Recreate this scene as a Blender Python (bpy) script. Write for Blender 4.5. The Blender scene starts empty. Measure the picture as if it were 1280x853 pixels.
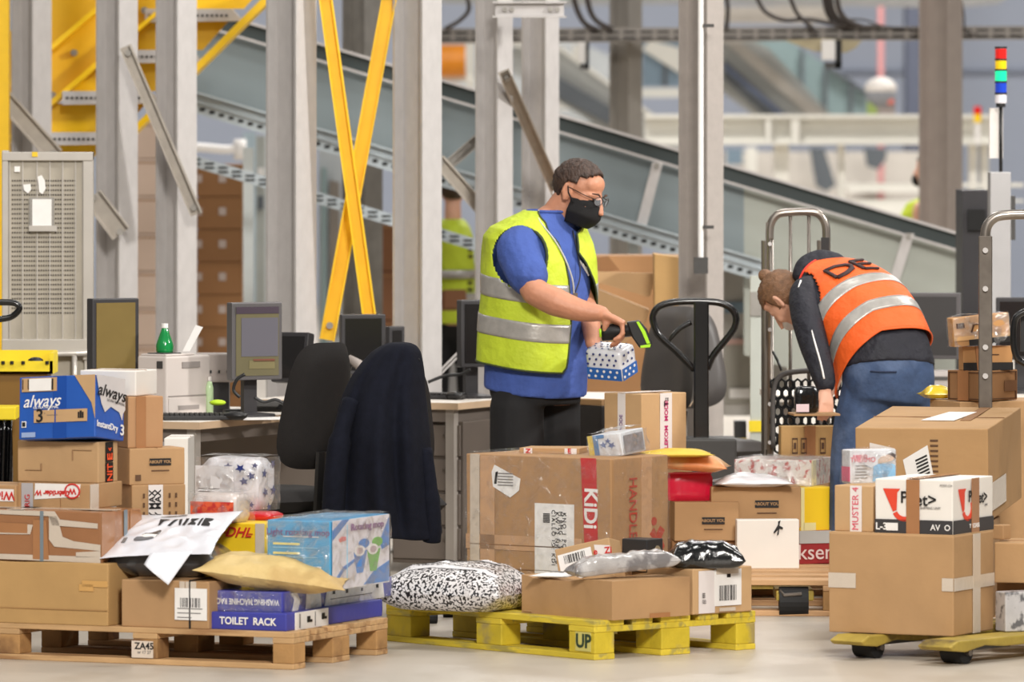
import bpy, math, random
import numpy as np
from mathutils import Vector, Matrix, noise
PI = math.pi
F_PX, HOR, CAM_H = 8400.0, 142.0, 2.0
def sc_at(Y): return F_PX / Y
def WX(px, Y): return (px - 640.0) * Y / F_PX
def WZ(py, Y): return CAM_H - (py - HOR) * Y / F_PX
def W(px, py, Y): return Vector((WX(px, Y), Y, WZ(py, Y)))
def lin(c):
    c = c / 255.0
    return c / 12.92 if c <= 0.04045 else ((c + 0.055) / 1.055) ** 2.4
def RGB(r, g, b): return (lin(r), lin(g), lin(b), 1.0)
scene = bpy.context.scene
COL = scene.collection
# ------------------------------------------------------------ materials
_mats = {}
def M(name, rgb=(200, 200, 200), rough=0.6, metal=0.0, var=0.06, scale=6.0, bump=0.0, bscale=120.0,
      spec=0.5, coat=0.0, emit=0.0, dark=None, dscale=3.0, stretch=(1, 1, 1), rnd=0.0, alpha=1.0, bd=.01):
    if name in _mats: return _mats[name]
    m = bpy.data.materials.new(name); m.use_nodes = True
    nt = m.node_tree; N = nt.nodes; L = nt.links
    b = N['Principled BSDF']
    b.inputs['Roughness'].default_value = rough
    b.inputs['Metallic'].default_value = metal
    b.inputs['Specular IOR Level'].default_value = spec
    b.inputs['Coat Weight'].default_value = coat
    b.inputs['Coat Roughness'].default_value = 0.15
    tc = N.new('ShaderNodeTexCoord'); mp = N.new('ShaderNodeMapping')
    mp.inputs['Scale'].default_value = stretch
    L.new(tc.outputs['Object'], mp.inputs['Vector'])
    no = N.new('ShaderNodeTexNoise'); no.inputs['Scale'].default_value = scale; no.inputs['Detail'].default_value = 5
    L.new(mp.outputs['Vector'], no.inputs['Vector'])
    c = RGB(*rgb)
    ra = N.new('ShaderNodeValToRGB')
    ra.color_ramp.elements[0].position = 0.3; ra.color_ramp.elements[1].position = 0.7
    ra.color_ramp.elements[0].color = tuple(x * (1 - var) for x in c[:3]) + (1,)
    ra.color_ramp.elements[1].color = tuple(min(1, x * (1 + var)) for x in c[:3]) + (1,)
    L.new(no.outputs['Fac'], ra.inputs['Fac'])
    out = ra.outputs['Color']
    if dark:
        n2 = N.new('ShaderNodeTexNoise'); n2.inputs['Scale'].default_value = dscale; n2.inputs['Detail'].default_value = 6
        L.new(mp.outputs['Vector'], n2.inputs['Vector'])
        r2 = N.new('ShaderNodeValToRGB'); r2.color_ramp.elements[0].position = 0.52; r2.color_ramp.elements[1].position = 0.62
        L.new(n2.outputs['Fac'], r2.inputs['Fac'])
        mx = N.new('ShaderNodeMix'); mx.data_type = 'RGBA'
        L.new(r2.outputs['Color'], mx.inputs[0]); L.new(out, mx.inputs[6]); mx.inputs[7].default_value = RGB(*dark)
        out = mx.outputs[2]
    if rnd:
        oi = N.new('ShaderNodeObjectInfo'); hs = N.new('ShaderNodeHueSaturation')
        mr = N.new('ShaderNodeMapRange'); mr.inputs[3].default_value = 1 - rnd; mr.inputs[4].default_value = 1 + rnd
        L.new(oi.outputs['Random'], mr.inputs[0]); L.new(mr.outputs[0], hs.inputs['Value']); L.new(out, hs.inputs['Color'])
        out = hs.outputs['Color']
    L.new(out, b.inputs['Base Color'])
    if bump:
        n3 = N.new('ShaderNodeTexNoise'); n3.inputs['Scale'].default_value = bscale; n3.inputs['Detail'].default_value = 4
        L.new(mp.outputs['Vector'], n3.inputs['Vector'])
        bp = N.new('ShaderNodeBump'); bp.inputs['Strength'].default_value = bump; bp.inputs['Distance'].default_value = bd
        L.new(n3.outputs['Fac'], bp.inputs['Height']); L.new(bp.outputs['Normal'], b.inputs['Normal'])
    if emit:
        L.new(out, b.inputs['Emission Color']); b.inputs['Emission Strength'].default_value = emit
    if alpha < 1: b.inputs['Alpha'].default_value = alpha
    _mats[name] = m
    return m
def film(name='clear_film', amt=0.20, tint=(235, 235, 235), bs=18.0, white=0.04):
    """clear stretched plastic: mostly see-through, with crumpled glossy highlights"""
    if name in _mats: return _mats[name]
    m = bpy.data.materials.new(name); m.use_nodes = True
    nt = m.node_tree; N = nt.nodes; L = nt.links; N.clear()
    o = N.new('ShaderNodeOutputMaterial'); mix = N.new('ShaderNodeMixShader'); mix2 = N.new('ShaderNodeMixShader')
    tr = N.new('ShaderNodeBsdfTransparent'); gl = N.new('ShaderNodeBsdfGlossy'); df = N.new('ShaderNodeBsdfDiffuse')
    gl.inputs['Roughness'].default_value = 0.12; df.inputs['Color'].default_value = RGB(*tint)
    tc = N.new('ShaderNodeTexCoord'); no = N.new('ShaderNodeTexNoise'); no.inputs['Scale'].default_value = bs
    no.inputs['Detail'].default_value = 6; no.inputs['Distortion'].default_value = 1.5
    L.new(tc.outputs['Object'], no.inputs['Vector'])
    bp = N.new('ShaderNodeBump'); bp.inputs['Strength'].default_value = 1.0; bp.inputs['Distance'].default_value = 0.02
    L.new(no.outputs['Fac'], bp.inputs['Height']); L.new(bp.outputs['Normal'], gl.inputs['Normal'])
    ra = N.new('ShaderNodeValToRGB'); ra.color_ramp.elements[0].position = 0.42; ra.color_ramp.elements[1].position = 0.72
    ra.color_ramp.elements[0].color = (amt * .4,) * 3 + (1,); ra.color_ramp.elements[1].color = (min(1, amt * 2.4),) * 3 + (1,)
    L.new(no.outputs['Fac'], ra.inputs['Fac'])
    L.new(ra.outputs['Color'], mix.inputs[0]); L.new(tr.outputs[0], mix.inputs[1]); L.new(gl.outputs[0], mix.inputs[2])
    mix2.inputs[0].default_value = white
    L.new(mix.outputs[0], mix2.inputs[1]); L.new(df.outputs[0], mix2.inputs[2]); L.new(mix2.outputs[0], o.inputs['Surface'])
    _mats[name] = m
    return m
# ------------------------------------------------------------ mesh building
class MB:
    def __init__(s): s.v = []; s.f = []; s.m = []
    def quad(s, a, b, c, d, mi=0):
        n = len(s.v); s.v += [tuple(a), tuple(b), tuple(c), tuple(d)]; s.f.append((n, n + 1, n + 2, n + 3)); s.m.append(mi); return s
    def poly(s, pts, mi=0):
        n = len(s.v); s.v += [tuple(p) for p in pts]; s.f.append(tuple(range(n, n + len(pts)))); s.m.append(mi); return s
    def box(s, a, b, mi=0, mat=None):
        x0, y0, z0 = a; x1, y1, z1 = b
        P = [(x0, y0, z0), (x1, y0, z0), (x1, y1, z0), (x0, y1, z0), (x0, y0, z1), (x1, y0, z1), (x1, y1, z1), (x0, y1, z1)]
        if mat: P = [tuple(mat @ Vector(p)) for p in P]
        n = len(s.v); s.v += P
        for q in ((0, 3, 2, 1), (4, 5, 6, 7), (0, 1, 5, 4), (1, 2, 6, 5), (2, 3, 7, 6), (3, 0, 4, 7)):
            s.f.append(tuple(n + i for i in q)); s.m.append(mi)
        return s
    def cbox(s, c, d, mi=0, mat=None):
        return s.box((c[0] - d[0] / 2, c[1] - d[1] / 2, c[2] - d[2] / 2), (c[0] + d[0] / 2, c[1] + d[1] / 2, c[2] + d[2] / 2), mi, mat)
    def prism(s, prof, o, U, V, D, mi=0):
        """closed profile [(u,v)] at o in axes U,V, extruded by vector D"""
        o = Vector(o); U = Vector(U); V = Vector(V); D = Vector(D); n = len(s.v); k = len(prof)
        A = [o + U * p[0] + V * p[1] for p in prof]
        s.v += [tuple(p) for p in A] + [tuple(p + D) for p in A]
        s.f.append(tuple(n + i for i in range(k))[::-1]); s.m.append(mi)
        s.f.append(tuple(n + k + i for i in range(k))); s.m.append(mi)
        for i in range(k):
            j = (i + 1) % k; s.f.append((n + i, n + j, n + k + j, n + k + i)); s.m.append(mi)
        return s
    def tube(s, pts, r, seg=10, mi=0, cap=True, closed=False):
        P = [Vector(p) for p in pts]; k = len(P)
        R = r if isinstance(r, (list, tuple)) else [r] * k
        up = None; n0 = len(s.v)
        for i, p in enumerate(P):
            if closed: t = (P[(i + 1) % k] - P[i - 1])
            else: t = (P[min(i + 1, k - 1)] - P[max(i - 1, 0)])
            t = t.normalized() if t.length > 1e-9 else Vector((0, 0, 1))
            if up is None: up = Vector((0, 0, 1)) if abs(t.z) < .9 else Vector((1, 0, 0))
            a = t.cross(up); a = a.normalized() if a.length > 1e-6 else t.orthogonal().normalized()
            b = a.cross(t).normalized(); up = b
            rr = R[i]; rx, ry = rr if isinstance(rr, (list, tuple)) else (rr, rr)
            for q in range(seg):
                w = 2 * PI * q / seg
                s.v.append(tuple(p + a * (math.cos(w) * rx) + b * (math.sin(w) * ry)))
        rng = k if closed else k - 1
        for i in range(rng):
            for q in range(seg):
                a0 = n0 + i * seg + q; a1 = n0 + i * seg + (q + 1) % seg
                i2 = (i + 1) % k
                b0 = n0 + i2 * seg + q; b1 = n0 + i2 * seg + (q + 1) % seg
                s.f.append((a0, a1, b1, b0)); s.m.append(mi)
        if cap and not closed:
            s.f.append(tuple(n0 + q for q in range(seg))[::-1]); s.m.append(mi)
            s.f.append(tuple(n0 + (k - 1) * seg + q for q in range(seg))); s.m.append(mi)
        return s
    def cyl(s, a, b, r, seg=16, mi=0): return s.tube([a, b], r, seg, mi)
    def lathe(s, prof, o=(0, 0, 0), seg=20, mi=0):
        return s.tube([(o[0], o[1], o[2] + z) for r, z in prof], [max(r, 1e-4) for r, z in prof], seg, mi)
    def ell(s, c, r, seg=14, rings=9, mi=0, rot=None):
        n = len(s.v); c = Vector(c)
        for i in range(rings + 1):
            t = PI * i / rings
            for q in range(seg):
                w = 2 * PI * q / seg
                p = Vector((r[0] * math.sin(t) * math.cos(w), r[1] * math.sin(t) * math.sin(w), r[2] * math.cos(t)))
                if rot: p = rot @ p
                s.v.append(tuple(c + p))
        for i in range(rings):
            for q in range(seg):
                s.f.append((n + i * seg + q, n + (i + 1) * seg + q, n + (i + 1) * seg + (q + 1) % seg, n + i * seg + (q + 1) % seg)); s.m.append(mi)
        return s
    def grid(s, fn, nu, nv, mi=0, wrap=False):
        n = len(s.v)
        for j in range(nv + 1):
            for i in range(nu + (0 if wrap else 1)):
                s.v.append(tuple(fn(i / nu, j / nv)))
        st = nu if wrap else nu + 1
        for j in range(nv):
            for i in range(nu):
                i2 = (i + 1) % st if wrap else i + 1
                s.f.append((n + j * st + i, n + j * st + i2, n + (j + 1) * st + i2, n + (j + 1) * st + i)); s.m.append(mi)
        return s
    def build(s, name, mats, parent=None, loc=None, rot=None, smooth=False, bevel=0, solid=0, sub=0, auto=False):
        me = bpy.data.meshes.new(name); me.from_pydata(s.v, [], s.f)
        if not isinstance(mats, (list, tuple)): mats = [mats]
        for m in mats: me.materials.append(m)
        if len(mats) > 1: me.polygons.foreach_set('material_index', s.m)
        me.update()
        if smooth: me.shade_smooth()
        o = bpy.data.objects.new(name, me); COL.objects.link(o)
        if parent: o.parent = parent
        if loc is not None: o.location = loc
        if rot is not None: o.rotation_euler = rot
        if bevel:
            b = o.modifiers.new('bevel', 'BEVEL'); b.width = bevel; b.segments = 2; b.limit_method = 'ANGLE'
        if solid:
            b = o.modifiers.new('solid', 'SOLIDIFY'); b.thickness = solid; b.offset = 0
        if sub:
            b = o.modifiers.new('sub', 'SUBSURF'); b.levels = sub; b.render_levels = sub
        return o
def tag(o, label=None, cat=None, group=None, kind=None):
    if label: o['label'] = label
    if cat: o['category'] = cat
    if group: o['group'] = group
    if kind: o['kind'] = kind
    return o
def empty(name, loc=(0, 0, 0), rz=0, rot=None):
    o = bpy.data.objects.new(name, None); COL.objects.link(o); o.location = loc
    o.rotation_euler = rot if rot else (0, 0, rz); o.empty_display_size = .1
    return o
def copy_tree(o, parent=None):
    c = o.copy(); COL.objects.link(c); c.parent = parent
    for ch in list(o.children): copy_tree(ch, c)
    return c
def text(s, size, mat, parent, loc, rot, name='lettering', sx=1.0, shear=0.0, bold=0.0, align='CENTER', sp=1.0):
    cu = bpy.data.curves.new(name, 'FONT'); cu.body = s; cu.size = size; cu.align_x = align; cu.align_y = 'CENTER'
    cu.extrude = 0.0006; cu.offset = bold; cu.shear = shear; cu.space_character = sp; cu.resolution_u = 3
    cu.materials.append(mat)
    o = bpy.data.objects.new(name, cu); COL.objects.link(o); o.parent = parent; o.location = loc
    o.rotation_euler = rot; o.scale = (sx, 1, 1)
    return o
# ------------------------------------------------------------ camera, light
cam = bpy.data.objects.new('camera', bpy.data.cameras.new('camera')); COL.objects.link(cam); scene.camera = cam
cam.location = (0, 0, CAM_H); cam.rotation_euler = (PI / 2, 0, 0)
cam.data.sensor_width = 36; cam.data.lens = F_PX / 1280 * 36; cam.data.shift_y = -(426.5 - HOR) / 1280.0
cam.data.clip_end = 300; cam.data.clip_start = 0.5
cam.data.dof.use_dof = True; cam.data.dof.focus_distance = 26.3; cam.data.dof.aperture_fstop = 4.0
scene.view_settings.view_transform = 'Standard'; scene.view_settings.look = 'None'
scene.view_settings.gamma = 1; scene.view_settings.exposure = -0.17; scene.view_settings.use_curve_mapping = False
w = bpy.data.worlds.new('world'); scene.world = w; w.use_nodes = True
w.node_tree.nodes['Background'].inputs[0].default_value = (1.0, 0.965, 0.93, 1)
w.node_tree.nodes['Background'].inputs[1].default_value = 0.23
def area(name, loc, aim, size, power, col=(1, .96, .9), sy=None):
    d = bpy.data.lights.new(name, 'AREA'); d.energy = power; d.color = col
    d.shape = 'RECTANGLE'; d.size = size; d.size_y = sy or size
    o = bpy.data.objects.new(name, d); COL.objects.link(o); o.location = loc
    o.rotation_euler = (Vector(aim) - Vector(loc)).to_track_quat('-Z', 'Y').to_euler()
    return o

area('hall_lamp_side', (-5, 14, 9), (0, 27, .5), 3, 170, (1, .97, .93))
def spot(name, loc, aim, power, ang, size=.6, col=(1, .97, .93)):
    d = bpy.data.lights.new(name, 'SPOT'); d.energy = power; d.color = col; d.spot_size = math.radians(ang); d.spot_blend = .5; d.shadow_soft_size = size
    o = bpy.data.objects.new(name, d); COL.objects.link(o); o.location = loc
    o.rotation_euler = (Vector(aim) - Vector(loc)).to_track_quat('-Z', 'Y').to_euler(); return o
spot('added_column_spot', (10, 25.5, 6.5), (-2.8, 31.8, 2.2), 4700, 42)  # added narrow spot, brightens the columns from the right and misses the boxes
spot('hall_spot_front', (2.5, 7, 9.8), (0.2, 25.6, .3), 14500, 40, 1.6, (1, .96, .9))
for lx, ly, lp in ((-3, 24, 130), (3.5, 24, 400), (0, 31, 200), (6, 33, 450), (-6, 34, 130), (0, 44, 950), (8, 50, 850), (4, 60, 1100), (-6, 60, 800)):  # the farthest pair is added to brighten the back wall
    area('hall_top_light', (lx, ly, 8.5), (lx, ly, 0), 3.0, lp, (1, .97, .93), 1.0)
# ------------------------------------------------------------ common materials
galv = M('galvanised_steel', (192, 188, 186), .5, .15, .05, 22, .1, 60, stretch=(1, 1, .6))
galv_t = M('galvanised_steel_taupe', (172, 164, 158), .5, .15, .05, 22, .1, 60)
galv_d = M('dull_steel_grey', (150, 146, 140), .5, .45, .1, 12, .1, 60)
steel = M('bare_steel_tube', (120, 112, 104), .32, .8, .15, 20)
black = M('black_plastic', (26, 25, 25), .42, 0, .1, 30)
blackm = M('black_matte', (18, 18, 19), .7, 0, .15, 30)
blackp = M('black_gloss_paint', (16, 15, 15), .22, 0, .1, 30, coat=.4)
dgrey = M('dark_grey_plastic', (62, 60, 58), .5, 0, .08, 30)
white = M('white_paper', (238, 235, 232), .6, 0, .02, 30)
offwhite = M('off_white_plastic', (222, 216, 210), .5, 0, .03, 20)
ink = M('black_ink', (25, 22, 22), .6, 0, .05)
greyink = M('grey_ink', (120, 116, 114), .6, 0, .1)
redink = M('red_ink', (205, 40, 35), .55, 0, .05)
yellow = M('yellow_paint', (250, 200, 8), .42, 0, .06, 9, .05, 30)
# ============================================================ SETTING
fl = M('floor_screed', (196, 186, 172), .38, 0, .06, 1.2, .05, 40, dark=(184, 173, 158), dscale=2.2, stretch=(1, .5, 1))
tag(MB().box((-30, -6, -.2), (30, 75, 0)).build('floor', fl), kind='structure')
wallm = M('wall_panel_blue_grey', (170, 178, 195), .6, 0, .02, 2)
mb = MB().box((-30, 70, 0), (30, 70.3, 12))
tag(mb.build('wall_back', wallm), kind='structure')
mb = MB()
for px in (1133,): mb.box((WX(1131, 66), 65.7, 0), (WX(1157, 66), 66.2, 11))
tag(mb.build('trim_1', M('blue_grey_dark_trim', (92, 98, 116), .6, 0, .02)), kind='structure')
mb = MB()
for z in (WZ(89, 69.9),): mb.box((-30, 69.94, z - .02), (30, 69.99, z + .02))
tag(mb.build('trim_2', M('blue_grey_joint', (138, 146, 164), .6)), kind='structure')

# ---------- I-section columns
def column(xl, xc, xr, Y, label, ztop=7.5, phi=45, mat=galv, name='steel_upright'):
    s = sc_at(Y); ph = math.radians(phi)
    b = (xr - xc) / s / math.cos(ph); d = (xc - xl) / s / math.sin(ph)
    t, tw = .014, .012
    # local: x across flange, y depth (away). origin = near left corner of front flange
    P = [(0, 0), (b, 0), (b, t), (b / 2 + tw / 2, t), (b / 2 + tw / 2, d - t), (b, d - t), (b, d), (0, d), (0, d - t), (b / 2 - tw / 2, d - t), (b / 2 - tw / 2, t), (0, t)]
    e = empty(name, (WX(xc, Y), Y, 0), ph)
    MB().prism(P, (0, 0, .012), (1, 0, 0), (0, 1, 0), (0, 0, ztop)).build('shaft', mat, e)
    MB().box((-.06, -.06, 0), (b + .06, d + .06, .012)).build('base_plate', galv_d, e)
    tag(e, label, 'column', 'galvanised steel columns of the platform'); return e
column(12, 41, 63, 33, 'galvanised steel column at the far left, behind the perforated cage panel')
column(118, 149, 171, 32, 'galvanised steel column behind the leftmost monitor, upper end of a short bracket on it')
column(193, 222, 245, 32, 'galvanised steel column behind the green bottle and the printer')
column(331, 370, 395, 30.5, 'wide galvanised column directly left of the yellow crossed braces')
column(490, 528, 552, 30.5, 'wide galvanised column directly right of the yellow crossed braces')
column(594, 622, 641, 32.5, 'galvanised column just left of the man in the yellow vest, diagonal strut bolted on')
column(652, 682, 699, 33.5, 'galvanised column rising behind the head of the man in the yellow vest')
column(849, 884, 905, 31, 'galvanised column behind the pallet jack handle, white conduit running down it', mat=galv_t)
column(1150, 1186, 1205, 40, 'brownish grey column behind the conveyor, far worker standing behind it', phi=55, mat=M('painted_column_taupe', (172, 160, 152), .5, .2, .05, 10))
column(427, 456, 478, 37, 'steel column seen behind the yellow crossed braces', mat=galv_d)
column(762, 786, 803, 41, 'distant grey column between the cable tray and the sloping conveyor', mat=M('distant_column_grey', (160, 155, 148), .6, .2, .05))
# ---------- braces: angle sections
def brace(x0, y0, x1, y1, Y0, Y1, wpx, label, mat=galv, name='diagonal_brace', grp=None, flip=1, cat='brace', lipside=1):
    """U-section strut from pixel to pixel, wpx wide in the picture"""
    A = W(x0, y0, Y0); B = W(x1, y1, Y1); D = B - A; Ld = D.length; D.normalize()
    wd = wpx / sc_at((Y0 + Y1) / 2)
    n = Vector((0, -1, 0)); n = (n - D * n.dot(D)).normalized(); a = D.cross(n).normalized() * flip
    t = .008
    prof = [(-wd / 2, 0), (-wd / 2, .05), (-wd / 2 + t, .05), (-wd / 2 + t, t), (wd / 2 - t, t), (wd / 2 - t, .05), (wd / 2, .05), (wd / 2, 0)]
    # web at back, lips towards the viewer
    c = (A + B) / 2
    e = empty(name, c)
    MB().prism(prof, A - c, a, n, D * Ld).build('channel', mat, e)
    for q in (.04, .96):
        p = A + D * (Ld * q) - c + n * .012
        MB().cyl(p, p + n * .02, .016, 8).build('bolt', galv_d, e)
    tag(e, label, cat, grp); return e
ym = yellow
brace(404, -25, 466, 425, 30.55, 30.55, 17, 'yellow brace of the crossed pair that leans from upper left to lower right', ym, 'yellow_brace', 'yellow crossed braces')
brace(491, -25, 409, 425, 30.68, 30.68, 19, 'yellow brace of the crossed pair that leans from upper right to lower left', ym, 'yellow_brace', 'yellow crossed braces')
br = M('galvanised_brace_tan', (168, 160, 150), .45, .5, .1, 14)
brace(157, 58, 246, 268, 31.9, 31.9, 15, 'long galvanised brace running from the second column down to the third', br)
brace(-12, 103, 70, 195, 32.9, 32.9, 22, 'galvanised brace ending at the top of the perforated cage panel', br)
brace(116, 245, 152, 292, 31.93, 31.93, 26, 'short galvanised bracket low on the second column', br, 'bracket', cat='bracket')
brace(425, 68, 492, 152, 36.6, 36.6, 19, 'galvanised brace crossing behind the yellow crossed braces', br)
brace(548, 200, 632, 296, 33, 33, 17, 'galvanised brace from the wide column down to the shoulder of the man in yellow', br)
brace(629, 88, 694, 236, 32.4, 33.3, 15, 'galvanised brace above and left of the head of the man in yellow', br)
brace(600, 172, 552, 214, 33.6, 33.6, 14, 'short dark brace between two columns in front of the conveyor side', galv_d)
brace(546, 470, 600, 415, 31, 31, 6, 'thin pale brace low behind the desk', galv)
# ---------- cap plate + header between col 6 and 7
c = W(662, 12, 32.3)
e = empty('header_plate', c)
s_ = sc_at(32.3)
MB().cbox((0, 0, 0), (86 / s_, .02, 15 / s_)).cbox((0, -.02, 9 / s_), (92 / s_, .06, .008)).cbox((0, -.02, -9 / s_), (92 / s_, .06, .008)).build('plate', galv, e)
for dx in (-31, -22, 26, 35):
    MB().cyl((dx / s_, -.01, 0), (dx / s_, -.03, 0), .012, 6).build('bolt', galv_d, e)
tag(e, 'bolted header plate joining two columns at the top of the view', 'plate')
# white conduit on column 8
e = empty('conduit', W(876, 300, 30.85))
y0 = WZ(325, 30.85) - WZ(300, 30.85)
MB().tube([(0, 0, y0), (0, 0, 2.4)], .013, 10).build('pipe', white, e)
for py in (32, 284):
    z = WZ(py, 30.85) - WZ(300, 30.85)
    MB().cbox((.035, 0, z), (.05, .03, .015)).build('clip', dgrey, e)
z = WZ(332, 30.85) - WZ(300, 30.85)
MB().cbox((.0, -.01, z), (.065, .05, .075)).build('junction_box', dgrey, e)
tag(e, 'white vertical conduit ending in a small grey box behind the pallet jack handle', 'conduit')

# ---------- conveyor (sloping, teal grey side) 
CY0, CY1 = 36.0, 36.0
def cl(px, off): return 145 + .2975 * (px - 699) + off
teal = M('conveyor_side_teal', (130, 142, 146), .42, .15, .05, 2, .03, 20)
olive = M('conveyor_side_pale', (166, 170, 162), .42, .3, .06, 3, .03, 20)
band = M('conveyor_belt_dark', (48, 60, 60), .5, 0, .08, 8)
rail = M('rail_zinc', (176, 186, 192), .4, .4, .06, 12)
conv = empty('belt_conveyor', W(699, 200, 36))
co = conv.location.copy()
def strip(xa, xb, o0, o1, Y, th, mat, name, par=conv, oo=None):
    oo = oo if oo is not None else co
    mb = MB(); P = []
    for px, o_ in ((xa, o0), (xb, o0), (xb, o1), (xa, o1)):
        P.append(W(px, cl(px, o_), Y) - oo)
    n = len(mb.v)
    mb.v += [tuple(p) for p in P] + [tuple(p + Vector((0, th, 0))) for p in P]
    for q in ((0, 1, 2, 3)[::-1], (4, 5, 6, 7), (0, 1, 5, 4), (1, 2, 6, 5), (2, 3, 7, 6), (3, 0, 4, 7)): mb.f.append(q); mb.m.append(0)
    return mb.build(name, mat, par)
strip(235, 1262, 0, 19, 35.9, .7, band, 'belt')
strip(235, 1262, -3, 0.5, 35.85, .05, galv, 'top_edge')
strip(235, 1262, 18.5, 21.5, 35.8, .06, galv, 'lower_edge')
strip(235, 930, 21, 112, 35.95, .05, teal, 'side_panel')
strip(930, 1262, 21, 230, 35.95, .05, olive, 'side_panel')
def zrail(xa, xb, o0, hgt, Y, name, holes=True, par=conv, oo=None, lab=None):
    oo2 = oo if oo is not None else co
    r = strip(xa, xb, o0, o0 + hgt, Y, .05, rail, name, par, oo)
    strip(xa, xb, o0 - 1.5, o0 + .8, Y - .06, .11, rail, 'flange', r, oo)
    strip(xa, xb, o0 + hgt * .38, o0 + hgt * .46, Y - .03, .03, rail, 'rib', r, oo)
    if holes:
        mb = MB(); px = xa + 6
        while px < xb - 5:
            p = W(px, cl(px, o0 + hgt * .72), Y - .003) - oo2
            mb.cbox(p, (.028, .004, .018)); px += 12
        mb.build('slot_row', blackm, r)
    return r
zrail(235, 952, 106, 26, 35.75, 'lower_rail')
for xa, ya, xb, yb in ((822, 203, 797, 300), (1136, 292, 1114, 362), (1246, 322, 1226, 392)):
    A = W(xa, ya, 35.82) - co; B = W(xb, yb, 35.82) - co; D = B - A
    MB().prism([(-.028, 0), (.028, 0), (.028, -.03), (-.028, -.03)], A, (1, 0, 0), (0, 1, 0), D).build('rib', galv, conv)
    p = A + D * .04 + Vector((0, -.03, 0)); MB().cyl(p, p + Vector((0, -.02, 0)), .016, 8).build('bolt', galv_d, conv)
# bracket and legs
for px, py in ((951, 340), (310, 185), (792, 300)):
    z1 = WZ(py, 36) - co.z
    mb = MB().cbox((WX(px, 36) - co.x, 0.06, (z1 + (-co.z)) / 2), (.055, .06, z1 + co.z))
    mb.build('leg', M('leg_pale_zinc', (186, 192, 192), .45, .3, .05), conv)
tag(conv, 'long sloping belt conveyor with teal grey sides running down to the right', 'conveyor')
# lower strut with slots, separate
lo = W(560, 290, 35.2); st = empty('slotted_strut', lo)
for i in range(1):
    strip(235, 850, 185, 200, 35.2, .04, rail, 'channel', st, lo)
    mb = MB(); px = 245
    while px < 845:
        for dy in (4.5, 10):
            p = W(px, cl(px, 185 + dy), 35.19) - lo; mb.cbox(p, (.05, .004, .009))
        px += 17
    mb.build('slot_row', blackm, st)
tag(st, 'pale slotted strut running parallel below the sloping conveyor', 'strut')
# ============================================================ STAIRCASE
amber = M('yellow_stair_paint', (240, 190, 20), .45, 0, .06, 3, .03, 20)
so = W(180, 100, 34); st = empty('staircase', so)
def ppoly(pts, Y, th, mat, name, par, oo, mb=None):
    """plate with a pixel outline at depth Y (Y may be per point), th thick"""
    Ys = Y if isinstance(Y, (list, tuple)) else [Y] * len(pts)
    P = [W(p[0], p[1], y) - oo for p, y in zip(pts, Ys)]
    own = mb is None
    mb = mb or MB(); n = len(mb.v); k = len(P)
    mb.v += [tuple(p) for p in P] + [tuple(p + Vector((0, th, 0))) for p in P]
    mb.f.append(tuple(n + i for i in range(k))); mb.f.append(tuple(n + k + i for i in range(k))[::-1])
    for i in range(k):
        j = (i + 1) % k; mb.f.append((n + i, n + k + i, n + k + j, n + j))
    mb.m += [0] * (k + 2)
    return mb.build(name, mat, par) if own else mb
a = ppoly([(-12, 128), (200, -52), (200, 13), (-12, 193)], 33.75, .05, amber, 'stringer', st, so)
ppoly([(-12, 120), (200, -60), (200, -52), (-12, 128)], 33.62, .3, yellow, 'flange', a, so)
ppoly([(-12, 189), (200, 9), (200, 15), (-12, 199)], 33.62, .3, yellow, 'flange', a, so)
mb = MB()
for px, py in ((93, 66), (66, 119), (181, 13), (150, 60), (20, 160)):
    p = W(px, py, 33.74) - so; mb.cyl(p, p - Vector((0, .03, 0)), .018, 8)
mb.build('bolt', galv_d, a)
b_ = ppoly([(350, -25), (130, 195), (130, 205), (350, -12)], 33.5, .35, yellow, 'stringer', st, so)
ppoly([(-12, 60), (120, -52), (200, -120), (200, -60), (-12, 120)], 34.0, .03, amber, 'side_plate', st, so)
for k in range(0, 5):
    xr = 303 - 51.5 * k; y = 11 + 51.5 * k; xl = xr - 122; Yk = 33.7 - .06 * k
    t = ppoly([(xl, y), (xr - 14, y), (xr, y + 15), (xl, y + 17)], Yk, .24, galv, 'tread', st, so)
    mb = MB(); px = xl + 6
    while px < xr - 16:
        mb.cbox(W(px, y + 8.5, Yk - .002) - so, (.012, .006, .012)); px += 6
    mb.build('slot_row', blackm, t)
    ppoly([(xl, y - 36), (xr + 34, y - 36), (xr + 2, y), (xl, y)], Yk + .22, .02, yellow, 'riser', st, so)
tag(st, 'yellow painted steel staircase with perforated grey treads rising behind the columns', 'staircase')
e = empty('yellow_post', (WX(4, 32.4), 32.4, 0))
MB().box((-.06, -.05, 0), (.03, .05, 3.6)).build('post', yellow, e); MB().box((-.1, -.1, 0), (.1, .1, .012)).build('base_plate', yellow, e)
tag(e, 'yellow post at the left edge of the view beside the staircase', 'post')

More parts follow.
